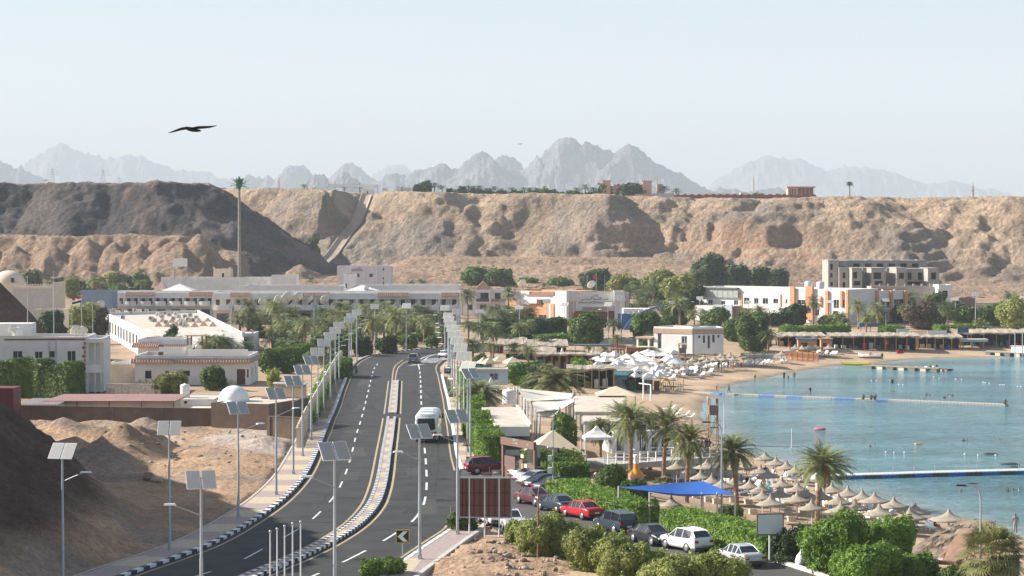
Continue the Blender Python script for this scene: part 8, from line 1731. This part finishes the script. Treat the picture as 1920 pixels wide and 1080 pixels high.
def shop(label,px0,px1,ybase,yroof,D,posts=6,stall=True,name='beach_shop',z0=None,back=INT,rise=.5,postm=None,cols=None):
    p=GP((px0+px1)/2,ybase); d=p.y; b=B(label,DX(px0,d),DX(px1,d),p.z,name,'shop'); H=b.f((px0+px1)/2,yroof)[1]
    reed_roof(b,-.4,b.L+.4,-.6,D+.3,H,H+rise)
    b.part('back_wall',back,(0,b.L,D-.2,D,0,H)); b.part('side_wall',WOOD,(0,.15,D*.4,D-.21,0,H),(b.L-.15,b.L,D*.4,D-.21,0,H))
    for k in range(posts): x=(b.L-.2)*k/(posts-1); b.part('post',postm or WOODL,(x,x+.18,0,.18,0,H-.1))
    r_=random.Random(int(px0))
    if stall:
        cl=cols or [BRK,CREAM,BLUEP,WOOD,CL['red'],WHITE,CL['teal']]
        for k in range(int(b.L/1.6)):
            x=.4+k*1.6+r_.uniform(0,.5); h=r_.uniform(.7,1.6); b.part(r_.choice(['counter','shelf','crate_stack','cupboard']),r_.choice(cl),(x,x+r_.uniform(.5,1.1),r_.uniform(.8,D*.5),D*.5+r_.uniform(.3,.8),0,h))
    return b
BL_=[(1462,1545,654,630,7,'reed roofed beach shack left of the orange cabins'),(1560,1722,657,630,6,'long dark reed roofed bar behind the speedboat'),(1722,1802,655,632,5,'reed roofed stall row with pale counters'),(1797,1990,652,624,8,'long dark reed roofed cafe at the right')]
for px0,px1,yb,yr,D,l in BL_: shop(l,px0,px1,yb,yr,D,9 if px1-px0>100 else 6,postm=mat('yellow_post',(.55,.36,.1),.8,.1) if px0==1722 else None,cols=[WHITE,BLUEP,CREAM,CL['cyan']] if px0==1722 else None)
for px0,px1,l,mm in [(1497,1532,'orange plank kiosk with small blue roof',mat('orange_plank',(.5,.26,.12),.9,.12,2)),(1540,1560,'orange plank cabin right of the blue roofed kiosk',mat('orange_plank',(.5,.26,.12),.9,.12,2))]:
    p=GP(px0,658); b=B(l,DX(px0,p.y-1.2),DX(px1,p.y-1.2),p.z,'kiosk','kiosk'); b.part('walls',mm,(0,b.L,0,2,0,b.f(px0,636)[1])); h=b.f(px0,636)[1]; b.part('roof',BLUEP if px0==1497 else WOODL,(-.3,b.L+.3,-.4,2.3,h,h+.15)); b.part('hatch',INT,(b.L*.15,b.L*.5,-.04,-.003,1,1.8))
p=GP(1655,654); b=B('red vending board in the dark bar',DX(1657,p.y-.6),DX(1667,p.y-.6),p.z,'red_board','sign'); b.part('board',mat('cola_red',(.45,.02,.03),.5,.05),(0,b.L,0,.2,.1,b.f(1660,636)[1])); b.part('white_mark',WHITE2,(b.L*.3,b.L*.7,-.03,-.003,1,1.5))
for px0,px1,y0_,y1_,l,mm in [(1682,1706,617,628,'pale blue printed banner above the bar roof',mat('pale_blue_banner',(.45,.62,.68),.7,.35,1.5,col2=(.75,.78,.76))),(1739,1776,620,629,'long pale blue and white banner above the stalls',mat('white_blue_banner',(.5,.6,.66),.7,.3,1.2,col2=(.78,.78,.76))),(1796,1817,614,624,'dark blue sign board above the right cafe',mat('navy_sign',(.04,.1,.2),.6,.2,1)),(1687,1722,645,654,'painted counter front with blue and yellow panel',mat('painted_counter',(.3,.45,.6),.7,.5,1.2,col2=(.65,.6,.25)))]:
    d=GP(1740,650).y-1; b=B(l,DX(px0,d),DX(px1,d),2.4,'banner','sign'); b.part('panel',mm,(0,b.L,0,.15,b.f(px0,y1_)[1],b.f(px0,y0_)[1])); b.part('frame',WOODL,(0,b.L,.16,.25,b.f(px0,y1_)[1],b.f(px0,y0_)[1]+.1)); b.part('leg',WOODL,(.1,.2,.26,.4,0,b.f(px0,y1_)[1]),(b.L-.2,b.L-.1,.26,.4,0,b.f(px0,y1_)[1]))
p=GP(1700,626); b=B('timber balcony rail between the banners',DX(1707,GP(1740,650).y-.5),DX(1738,GP(1740,650).y-.5),2.4,'balcony_rail','railing'); z=b.f(1720,629)[1]; b.part('deck',WOODL,(0,b.L,0,1.5,z,z+.25)); b.part('balusters',WOOD,*[(b.L*k/12,b.L*k/12+.08,0,.08,z+.25,z+.9) for k in range(13)],(0,b.L,-.01,.09,z+.9,z+1.0))
p=GP(1826,655); b=B('kiosk with flat pale blue fascia on four timber posts',DX(1800,p.y),DX(1853,p.y),p.z,'blue_kiosk','kiosk'); z=b.f(1826,641)[1]; b.part('fascia',mat('pale_cyan_paint',(.3,.55,.62),.7,.1),(0,b.L,0,4,z,z+.5)); b.part('roof',CREAM,(-.15,b.L+.15,-.15,4.15,z+.5,z+.58)); 
for x,y in ((.8,.5),(b.L-1,.5),(b.L*.45,.2),(.8,3.5),(b.L-1,3.5)): b.part('post',WOODL,(x,x+.2,y,y+.2,0,z))
p=GP(1633,622); b=B('blue bus shelter behind the shop roofs',DX(1612,p.y),DX(1652,p.y),p.z,'bus_shelter','shelter'); z=b.f(1633,613)[1]; b.part('roof',mat('navy_sign',(.04,.1,.2),.6,.2,1),(0,b.L,0,2,z,z+.9)); [b.part('post',BLUEP,(x,x+.15,.2,.35,0,z)) for x in (.3,b.L*.5,b.L-.4)]
# orange net fence, white trellis by the loungers
b=B('orange mesh fence on the far beach',XY(1474,673,1.8),XY(1534,681,1.2),1.4,'mesh_fence','fence'); 
NET=mat('orange_mesh',(.55,.22,.08),.9,.2,3); g=M()
for k in range(60): x=b.L*k/60; g.tube([(x,0,0),(x+.3,0,1.9)],.025,3); g.tube([(x+.3,0,0),(x,0,1.9)],.025,3)
g.obj('mesh',NET,b.t)
for k in range(7): b.part('stake',WOODL,(b.L*k/6,b.L*k/6+.08,-.1,-.02,-.2,2.1))
for px0,px1,l in ((1395,1455,'white slatted trellis behind the far loungers'),(1457,1474,'white lattice cabin beside the orange mesh fence')):
    p=GP(px0,679); b=B(l,DX(px0,p.y),DX(px1,p.y),p.z,'trellis','fence'); b.part('slats',WHITE2,*[(x*.3,x*.3+.1,0,.05,.1,1.8) for x in range(int(b.L/.3))],(0,b.L,.06,.1,.4,.5),(0,b.L,.06,.1,1.5,1.6)); b.part('end_post',WHITE2,(b.L,b.L+.12,0,.12,0,2.0))
# --- restaurants right of the road ---
RT=mat('red_brown_timber',(.3,.13,.07),.85,.2)
shop('reed roofed hut at the left behind the beige umbrellas',920,985,664,645,7,5,z0=ROAD,rise=1.0); shop('second reed roof right of the first hut',985,1062,660,648,8,5,rise=.9); shop('low reed roof behind the spiky young palm',948,1040,675,660,5,6,rise=.7)
b=shop('red brown timber pergola with flat roof',1004,1122,692,664,5,9,rise=.1,back=WOOD,postm=RT,name='timber_pergola')
for k in range(9): b.part('wide_post',RT,(b.L*k/8.3,b.L*k/8.3+.45,-.05,-.003,0,b.f(1060,666)[1]))
p=GP(1150,672); b=B('red timber deck tower with railing',DX(1145,p.y),DX(1172,p.y),p.z,'timber_deck','deck'); z=b.f(1158,655)[1]; b.part('deck',RT,(0,b.L,0,2.5,z-.2,z)); b.part('railing',RT,*[(b.L*k/14,b.L*k/14+.1,0,.1,z,z+.95) for k in range(15)],(0,b.L+.1,-.02,.12,z+.95,z+1.05)); [b.part('post',RT,(x,x+.25,0,.25,0,z-.2)) for x in (0,b.L*.5,b.L-.25)]
p=GP(1182,668); b=B('orange red hut with small window beside the deck tower',DX(1175,p.y),DX(1200,p.y),p.z,'hut','hut'); b.shell(3,b.f(1190,651)[1],RT,par=.1,front=[(1183,660,1187,666,'h')]); b=B('flat beige canopy right of the red hut',DX(1198,p.y),DX(1227,p.y),p.z,'canopy','canopy'); z=b.f(1210,652)[1]; b.part('roof',CREAM,(-.2,b.L,-.5,3.5,z,z+.2)); [b.part('post',WOODL,(x,x+.15,0,.15,0,z)) for x in (.1,b.L-.3)]
b=B('low blue roofed walkway behind the pergola',DX(1078,GP(1078,660).y),DX(1150,GP(1078,660).y),ROAD,'walkway_roof','roof'); z=b.f(1100,648)[1]; b.part('roof',mat('blue_grey_sheet',(.13,.2,.3),.6,.1),(0,b.L,0,2.5,z,z+.2)); [b.part('post',GALV,(b.L*k/4,b.L*k/4+.12,0,.12,0,z)) for k in range(5)]
shop('tangled reed roof bar before the white umbrellas',1068,1152,729,691,5,7,rise=.3,name='reed_bar'); 
p=GP(1170,729); b=B('dark bar with teal awning and white counter',DX(1152,p.y),DX(1189,p.y),p.z,'teal_bar','bar'); H=b.f(1170,706)[1]; b.part('back_wall',INT,(0,b.L,2.5,2.7,0,H)); b.part('side_wall',WOOD,(0,.15,0,2.5,0,H),(b.L-.15,b.L,0,2.5,0,H)); g=M(); g.add([(0,-1.0,H-.1),(b.L,-1.0,H-.1),(b.L,1.2,H+.9),(0,1.2,H+.9),(0,-1,H-.5),(b.L,-1,H-.5)],[(0,1,2,3),(4,5,1,0),(3,2,1,0)]); g.obj('awning',mat('teal_canvas',(.17,.35,.38),.8,.15,1),b.t); b.part('roof',CREAM,(0,b.L,1.21,3,H+.7,H+.95)); b.part('counter',mat('pale_cyan_counter',(.5,.6,.62),.6,.3,1.5),(.1,b.L-.1,-.3,.2,0,1.5))
# wire yard with junk
p=GP(1240,733); b=B('cluttered fenced yard with yellow slide on the sand',DX(1196,p.y),DX(1281,p.y),p.z,'fenced_yard','yard'); b.part('mesh_panel',mat('brown_mesh',(.25,.17,.11),.9,.2,3),*[(x*.35,x*.35+.09,0,.03,0,1.4) for x in range(int(b.L*.55/.35),int(b.L/.35))],(b.L*.55,b.L,0,.04,.6,.75)); b.part('reed_panel',WOODL,(b.L*.1,b.L*.33,.1,.2,0,1.9)); b.part('brown_cabinet',WOOD,(b.L*.36,b.L*.48,-.6,.2,0,1.7)); g=M(); g.tube([(b.L*.5,1,.2),(b.L*.56,1,1.6),(b.L*.62,1,2.1),(b.L*.7,1,1.6),(b.L*.74,1,.2)],.14,8); g.obj('yellow_frame',mat('yellow_vinyl2',(.6,.42,.05),.5,.1),b.t); b.part('post',WOODL,*[(x,x+.1,0,.1,0,2.4) for x in (0,b.L*.24,b.L*.5,b.L*.78,b.L)]); b.part('clutter',CREAM,(b.L*.62,b.L*.72,-.2,.5,0,.5),(b.L*.2,b.L*.3,-1.2,-.4,0,.5),(b.L*.85,b.L*.92,-.3,.2,0,.4))
# white box building (container) left, with tent
b=B('pale blue box building beside the right lamps',XY(888,722),XY(952,722),name='box_building',cat='building'); b.shell(5,b.f(920,692)[1],mat('pale_blue_wall',(.5,.58,.66),.8,.05),par=.15,front=[(918,700,934,712,'l')]); b.part('eave',CREAM,(-.2,b.L+.2,-.25,-.003,b.f(920,695)[1],b.f(920,692)[1]+.05))
def peaktent(px,py,yt,w_,label,mt,eave=.5,z=ROAD,n=4,name='peaked_tent',conc=.35):
    p=P(px,py,z); k=pxm(p.y); H=(py-yt)/k; W=w_/k; t=empty(name,p,R(8),label,'tent'); h=H*eave; m=M(); prof=[(W*.707,h-.25),(W*.7,h),(.03,H)] if conc<0 else [(W*.707,h-.25),(W*.7,h),(W*.45,h+(H-h)*.22),(W*.2,h+(H-h)*(.62-conc*.2)),(W*.07,h+(H-h)*.88),(.03,H)]; m.lathe(prof,4,sm=False,ph=pi/4); m.obj('canopy',mt,t)
    for sx in (-1,1):
        for sy in (-1,1): m=M(); m.tube([(sx*W*.48,sy*W*.48,-.1),(sx*W*.48,sy*W*.48,h)],.06,6); m.obj('post',POLEW,t)
    return t
peaktent(921,742,706,26,'white peaked tent beside the orange fruited palm',CANV,.45)
peaktent(1119,856,798,54,'white peaked canopy on white posts before the terrace',CANV,.66)
t=peaktent(1037,866,806,112,'large beige pyramid tent roof behind the brown gate',BEIGE,.3,conc=-.6)
tank(955,757,F*23/(757-440),.95,1.75,'cream cylindrical water tank by the white poles')
# flat roof building
zr=ROAD+3.0; fp=[XY(930,800,zr),XY(993,800,zr),XY(968,763,zr),XY(903,763,zr)]; c0=fp[0]; t=empty('flat_roof_building',(c0[0],c0[1],ROAD),0,'low white building with wide flat grey roof right of the lamps','building'); lp=[(x-c0[0],y-c0[1]) for x,y in fp]; g=M(); g.prism(lp,0,3.0,0,1); g.obj('wall',[WHITE,ROOFT],t); g=M(); a=Vector(lp[1]); c=Vector(lp[2]); u=(c-a).normalized(); n=Vector((u.y,-u.x)); g.prism([tuple(a),tuple(c),tuple(c+n*.25),tuple(a+n*.25)],2.7,3.25); g.obj('parapet',CREAM,t); g=M(); g.bx(.8,3.6,-.03,-.003,.6,2.0); g.obj('window',BGLASS,t)
# low terrace building roofs
for l,px0,px1,y0_,y1_,h,mt in [('wide flat dusty roof beyond the cream sails',1078,1180,742,772,3.4,ROOFT),('pale flat roof terrace below the broad palm',1095,1215,772,790,3.0,ROOFT)]:
    zr=ROAD+h; fp=[XY(px0,y1_,zr),XY(px1,y1_,zr),XY(px1-6,y0_,zr),XY(px0-4,y0_,zr)]; c0=fp[0]; t=empty('flat_roof_building',(c0[0],c0[1],ROAD),0,l,'building'); lp=[(x-c0[0],y-c0[1]) for x,y in fp]; g=M(); g.prism(lp,h-.35,h,0,0); g.obj('roof',mt,t)
    for q in lp: g=M(); g.tube([(q[0]*.97+.1,q[1]*.97+.1,0),(q[0]*.97+.1,q[1]*.97+.1,h-.34)],.12,8); g.obj('column',WHITE,t)
    g=M(); g.bx(1,lp[1][0]-1,lp[2][1]*.6,lp[2][1]*.6+.2,0,h-.36); g.obj('wall',WHITE,t)
p=GP(1175,738); b=B('beige low pitched awning over the roof terrace',XY(1118,742,ROAD+3.6),XY(1195,742,ROAD+3.6),ROAD,'awning','awning'); g=M(); z=3.6; g.add([(0,0,z),(b.L,0,z),(b.L*.5,2.5,z+1.0),(0,5,z),(b.L,5,z)],[(0,1,2),(1,4,2),(4,3,2),(3,0,2)]); g.obj('canvas',BEIGE,b.t); [b.part('post',POLEW,(x,x+.12,.1,.22,0,z)) for x in (.2,b.L-.3)]
# cream shade sails with posts
def sail(label,cs,dz,mt=BEIGE):
    q=[P(a,b_,ROAD+z) for a,b_,z in cs]; o_=Vector((q[0].x,q[0].y,ROAD)); t=empty('shade_sail',o_,0,label,'shade sail'); m=M(); n=8; vs=[]
    for i in range(n+1):
        for j in range(n+1): 
            u,v=i/n,j/n; w=q[0].lerp(q[1],u).lerp(q[3].lerp(q[2],u),v); w=w-o_; w.z-=dz*(math.sin(pi*u)*math.sin(pi*v)); pull=.12*math.sin(pi*u)*(1 if v<.5 else -1)*(abs(v-.5)*2); w.y+=pull*2; vs.append(tuple(w))
    fs=[(i*(n+1)+j,(i+1)*(n+1)+j,(i+1)*(n+1)+j+1,i*(n+1)+j+1) for i in range(n) for j in range(n)]; m.add(vs,fs,0,True); m.add([(a,b_,c-.02) for a,b_,c in vs],[f[::-1] for f in fs],0,True); m.obj('fabric',mt,t)
    for w in q: w=w-o_; m=M(); m.tube([(w.x,w.y,-.2),(w.x,w.y,w.z+.3)],.08,6); m.obj('post',POLEW,t)
SC=mat('cream_sail',(.66,.6,.5),.85,.05,1)
sail('cream shade sail nearest the water tank',[(970,728,4.2),(1075,738,3.6),(1070,748,3.4),(985,752,3.8)],.5,SC); sail('middle cream shade sail crossing the palm trunk',[(997,753,3.6),(1076,753,3.7),(1050,768,3.2),(1003,772,3.6)],.4,SC); sail('lowest cream shade sail by the white slatted awning',[(1006,772,3.4),(1048,766,3.2),(1046,780,3.1),(1012,780,3.2)],.3,SC)
n_=0
for px,yb,yt in [(964,757,726),(971,765,733),(978,770,739),(983,776,740),(989,782,745),(995,786,759),(1006,810,771),(1012,806,776)]:
    p=P(px,yb); t=empty('white_post',p,0,f'white post along the passage by the cream sails, {ordn(n_)} from the left','post'); H=(yb-yt)/pxm(p.y); m=M(); m.tube([(0,0,-.2),(0,0,H)],.1,8); m.obj('shaft',WHITE2,t); m=M(); m.lathe([(0,H),(.13,H),(.13,H+.06),(0,H+.1)],8); m.obj('cap',WHITE2,t); t['group']='white posts by the cream sails'; n_+=1
b=B('white slatted awning of stepped boards before the terrace',XY(1055,802),XY(1090,802),name='slatted_awning',cat='awning'); z=3.3
for k in range(5): b.part('slat',WHITE2,(-1.2+.5*k*.6,b.L-.4+.1*k,k*-1.0,k*-1.0+.7,z-.02*k,z+.1-.02*k))
[b.part('post',WHITE2,(x,x+.15,y,y+.15,0,z)) for x in (.3,b.L-1.6) for y in (-3.5,-.4)]
# terrace building with dark doors and railing
b=B('white terrace restaurant with dark glass doors behind the palms',XY(1150,852),XY(1262,850),name='terrace_restaurant',cat='building'); b.shell(7,b.f(1200,808)[1],WHITE,par=.3,front=[(1156,818,1170,846,'g'),(1199,818,1212,846,'g'),(1222,820,1232,846,'g'),(1240,820,1254,846,'g')]); b.part('white_grid_frame',WHITE2,*[(b.f(1202+k*3,820)[0],b.f(1202+k*3,820)[0]+.08,-.05,-.003,.4+k*.3,2.1-k*.1) for k in range(3)])
b=B('white railing along the restaurant terrace',XY(1140,868),XY(1345,862,3.0),ROAD-.2,'terrace_railing','railing'); b.part('rails',WHITE2,*[(0,b.L,0,.05,z,z+.05) for z in (.35,.65,.98)]); b.part('posts',WHITE2,*[(b.L*k/14,b.L*k/14+.1,-.03,.08,0,1.1) for k in range(15)]); b.part('deck',CONC,(0,b.L,.1,6.5,-.6,0))
# white rafts/flat seats left of tower
n_=0
for px,py in [(1256,770),(1268,776),(1245,775),(1282,782),(1292,786),(1262,783)]:
    p=GP(px,py); lg_.put(p,R(100),f'white lounger above the fruiting palms, {ordn(n_)} from the left','white loungers behind the palms',1.0); n_+=1
# goal-like frame on the sand
b=B('white frame posts on the empty sand',XY(1205,749,3),XY(1219,751,3),3,'goal_posts','frame'); b.part('post',WHITE2,(0,.15,0,.15,0,3.3),(b.L,b.L+.15,0,.15,0,2.2)); b.part('crossbar',WHITE2,(-1.2,.15+b.L,.0,.12,2.2,2.3))
# plants and terrace tables
n_=0
for px,py in [(1252,852),(1268,850),(1290,852),(1310,850),(1180,856),(1226,852)]:
    p=P(px,py,ROAD); t=empty('white_table',p,0,f'white table on the restaurant terrace, {ordn(n_)} placed','table'); m=M(); m.box((0,0,.72),(1.2,.7,.05)); m.obj('tabletop',WHITE2,t); [M().box((x,y,.36),(.06,.06,.72)).obj('leg',WHITE2,t) for x in (-.5,.5) for y in (-.28,.28)]; t['group']='white tables on the restaurant terrace'; n_+=1
for i,(px,py,c) in enumerate([(1302,852,'white'),(1316,853,'white'),(1308,850,'teal'),(1325,850,'navy'),(1330,853,'black')]):
    p=P(px,py,ROAD); person(p,'stand',c,'navy',['person in white standing left of the terrace group','person in white at the middle of the terrace group','person in teal behind the terrace group','person in navy near the lifeguard tower foot','person in black at the right end of the terrace'][i],R(60*i),1,'people on the terrace')
# brown gate with sign
b=B('brown entrance gate with slanting sign board and faded lettering',XY(943,896),XY(1003,908),name='entrance_gate',cat='gate'); GM=mat('brown_gate_paint',(.19,.115,.09),.8,.1,1); z1=b.f(973,824)[1]; z0_=b.f(973,838)[1]; L=b.L
b.part('sign_board',GM,(-.1,L+.1,-.2,.1,z0_,z1)); b.part('pillar',GM,(-.1,.2,-.1,.2,0,z0_),(L-.15,L+.1,-.1,.2,0,z0_)); b.part('gate_panel',GM,(.25,L*.38,0,.1,0,z0_*.68),(L*.45,L*.56,.2,.3,0,z0_*.62),(L*.66,L-.2,0,.1,0,z0_*.55)); b.part('inner_wall',INT,(.2,L-.2,2.5,2.7,0,z0_))
b.part('poster',CL['yellow'],(L*.6,L*.63,-.03,.0,.8,1.7)); b.part('notice',WHITE2,(L*.68,L*.76,-.04,-.01,1.3,1.7),(L*.58,L*.66,-.06,-.03,z0_*.7,z0_*.8))
OW=mat('worn_white_paint',(.5,.48,.45),.8,.2,4); zc_=(z0_+z1)/2
text_mesh('BEACH\nLOUNGE',.3,b.t,'sign_lettering',OW,(L*.46,-.22,zc_+.12),(pi/2,0,0)); text_mesh('BAR',.26,b.t,'sign_lettering',OW,(L*.85,-.22,zc_),(pi/2,0,0))
b=B('wooden barrel like planter box behind the bulging hedge',XY(1066,893),XY(1090,893),name='timber_box',cat='box'); b.part('box',WOOD,(0,b.L,0,1,0,1.9)); b.part('orange_end',mat('orange_plank',(.5,.26,.12),.9,.12,2),(-.4,-.003,0,.9,.5,1.9))
b=B('grey mesh barrier beside the dark red car',XY(918,902),XY(946,900),name='mesh_barrier',cat='barrier'); b.part('posts',BROWNF,(0,.07,0,.07,0,1.3),(b.L,b.L+.07,0,.07,0,1.3)); b.part('mesh',GALV,*[(.3+k*.12,.32+k*.12,0,.02,.1,1.0) for k in range(8)],(.25,1.3,0,.03,.95,1.0))
# thatched hut bottom right
b=B('thatched hut roof at the bottom right by the fan palm',XY(1722,1080,2.5),XY(1845,1095,2.5),2.3,'thatched_hut','hut'); L=b.L; h=1.9
for q in range(5): reed_roof(b,-.3+.1*q,L*.55,-1.2+q*1.3,.3+q*1.3,h+q*.35,h+.45+q*.35,'thatch_layer',.2,mat('old_thatch',(.19,.14,.1),.95,.3,2,.6,14,col2=(.33,.26,.2)))
reed_roof(b,L*.45,L+1.2,-1.5,2.0,h-.2,h+1.6,'brown_reed_roof',.15,mat('brown_reed',(.24,.14,.09),.95,.3,2,.5,14,col2=(.34,.22,.15)))
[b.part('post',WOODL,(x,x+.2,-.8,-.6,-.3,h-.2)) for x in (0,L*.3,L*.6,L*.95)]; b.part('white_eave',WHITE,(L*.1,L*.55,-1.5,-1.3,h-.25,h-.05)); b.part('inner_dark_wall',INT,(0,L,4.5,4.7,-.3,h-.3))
b=B('low grey boardwalk roof beside the large bush',XY(1480,1002,2.2),XY(1545,1000,2.2),2.2,'boardwalk','boardwalk'); b.part('planks',mat('grey_boards',(.3,.29,.28),.9,.1),*[(k*.4,k*.4+.36,0,2.2,0,.15) for k in range(int(b.L/.4))])
# --- swimmers & beach people ---
def swim(px,py,pose,top,bot,label,z=0,s=1.0,rz=0,g='people in the bay'):
    p=P(px,py,z); person((p.x,p.y,z if pose!='wade' else z),pose,top,bot,label,R(rz),s,g)
SW=[(1722,744,'swimmer left of the first dark group'),(1732,746,'lone low swimmer below the group'),(1737,739,'swimmer at the left of the far trio'),(1742,741,'swimmer in the middle of the far trio'),(1749,739,'swimmer raised in the far trio'),(1771,744,'swimmer at the lower left of the right group'),(1776,741,'second swimmer of the right group'),(1781,741,'third swimmer of the right group'),(1786,741,'swimmer at the right end of the right group'),(1669,733,'swimmer left of the close pair'),(1675,733,'swimmer right of the close pair'),(1631,835,'child with green armbands in the mid bay'),(1640,835,'swimmer beside the child with armbands'),(1807,825,'left swimmer of the mid bay couple'),(1813,825,'right swimmer of the mid bay couple'),(1874,825,'lone swimmer at the right of the bay'),(1801,920,'lone swimmer below the near pier'),(1890,918,'swimmer in black at the right below the pier'),(1900,919,'low swimmer between two others at right'),(1911,918,'swimmer in cyan shirt at the right edge')]
for i,(px,py,l) in enumerate(SW): swim(px,py,'swim',['skin','black','navy','skin'][i%4] if px!=1911 else 'cyan','black',l,z=.02+(i%3)*.08,rz=i*70)
swim(1669,727,'stand','cyan','cyan','person in cyan standing waist deep',z=-.8,rz=90); swim(1673,727,'stand','black','black','person in black standing waist deep beside the cyan one',z=-.85)
swim(1470,714,'stand','black','black','bather in dark shorts wading near the shore',z=-.35,rz=20); swim(1478,714,'stand','navy','navy','child wading between two adults',z=-.4,s=.6); swim(1489,714,'stand','skin','cyan','bare chested bather in bright blue shorts',z=-.35); swim(1415,719,'walk','navy','blue','wading person leaning by the shore left',z=-.2,rz=60)
swim(1343,738,'walk','skin','orange','man in orange shorts walking at the waterline',z=.3,rz=90); swim(1367,738,'walk','navy','navy','person in dark clothes walking on the floating pier',z=.4,rz=-80); swim(1519,742,'stand','black','green','child standing on the floating pier with green float',z=.4,s=.85)
for px,l in ((1619,'left person sitting on the floating pier'),(1634,'middle person sitting on the floating pier'),(1641,'right person sitting on the floating pier'),(1885,'person sitting at the very end of the pier')): swim(px,(749 if px<1700 else 758),'sit','skin','black',l,z=.38,rz=180)
p=P(1537,806,0); t=empty('swim_ring',p,0,'pink inflatable ring in the middle of the bay','swim ring'); m=M(); n=18; m.lathe([(.45+.25*math.cos(a),.12+.2*math.sin(a)) for a in [k*2*pi/8 for k in range(9)]],18,sx=1.2); m.obj('tube',mat('pink_vinyl',(.6,.15,.2),.4,.1),t); person((p.x,p.y,.15),'swim','skin','black','person inside the pink inflatable ring',0,.9,'people in the bay')
p=P(1722,833,0); t=empty('float_toy',p,0,'small yellow float drifting in the bay','float'); m=M(); m.box((0,0,.08),(.9,.4,.12),.3); m.obj('board',CL['yellow'],t)
# buoys
n_=0
for px,py in [(1751,707),(1761,709),(1792,711),(1803,712),(1843,717),(1847,718),(1855,719),(1875,722),(1879,722),(1883,722),(1908,725),(1914,725),(1634,714),(1643,714),(1685,721),(1693,722),(1661,848),(1677,849),(1696,849),(1809,852),(1834,854),(1867,854)]:
    p=P(px,py,0); o=M(); o.lathe([(0,-.1),(.1,-.04),(.13,.04),(.08,.12),(0,.15)],8); q=o.obj('buoy',WHITE2,None,p); tag(q,f'small white buoy on the water, {ordn(n_)} of the dotted lines','buoy','white buoys'); n_+=1
for px,py,s,l in [(1856,852,1.3,'dark reef rock breaking the surface, upper one'),(1896,871,1.5,'dark reef rock breaking the surface near the pier'),(1900,876,.9,'small reef rock below the larger one'),(1823,1078/1.0*0+907,.8,'dark spot of reef below the near pier')]:
    p=P(px,py,0); o=M(); o.lathe([(0,.25),(.3,.2),(.8,.05),(1,-.2)],9,jit=.2,sx=1.3,sy=.7,sm=False); q=o.obj('reef_rock',mat('reef_rock',(.04,.05,.05),.7,.2),None,p); q.scale=(s*.7,s*.7,s*.7); tag(q,l,'rock')
BP=[(1310,703,'stand','blue','grey'),(1316,703,'stand','white','navy'),(1290,700,'chairsit','pink','navy'),(1325,699,'stand','white','black'),(1347,695,'stand','black','black'),(1353,694,'stand','blue','blue'),(1378,691,'chairsit','yellow','red'),(1389,690,'chairsit','red','black'),(1365,692,'stand','black','black'),(1277,705,'stand','red','orange'),
(1473,893,'stand','yellow','black'),(1489,900,'chairsit','white','blue'),(1502,905,'stand','black','navy'),(1506,908,'chairsit','white','white'),(1428,906,'stand','pink','red'),(1435,902,'stand','navy','navy'),(1415,898,'chairsit','blue','white'),(1450,898,'chairsit','white','navy'),(1548,925,'stand','blue','navy'),(1555,928,'chairsit','white','blue'),(1625,972,'chairsit','pink','pink'),(1642,968,'chairsit','white','white'),(1720,985,'stand','black','black'),(1706,983,'sit','blue','navy'),(1752,990,'sit','black','red'),(1904,1000,'stand','grey','grey'),(1571,950,'stand','white','navy'),(1613,960,'chairsit','navy','black')]+[(1290+i_*14+rg.uniform(-5,5),895+i_*3.6,'stand' if i_%3 else 'chairsit',['white','blue','black','red','skin','teal'][i_%6],['navy','black','orange','blue'][i_%4]) for i_ in range(20)]
WH=['beside the loungers on the far beach']*10+['among the near parasols']*40
for i,(px,py,ps,a,c) in enumerate(BP):
    p=GP(px,py); 
    if i==25: p=P(px,py,1.0)
    person(p,ps,a,c,f'{"seated" if "sit" in ps else "standing"} person in {a if a!="skin" else "swimwear"} {WH[i]}, {ordn(i if i<10 else i-10)} placed along the sand',R(50*i),1.0,'people on the beach')

for q in Proto.ALL:
    if not q.used:
        for ch in list(q.o.children): bpy.data.objects.remove(ch)
        bpy.data.objects.remove(q.o)
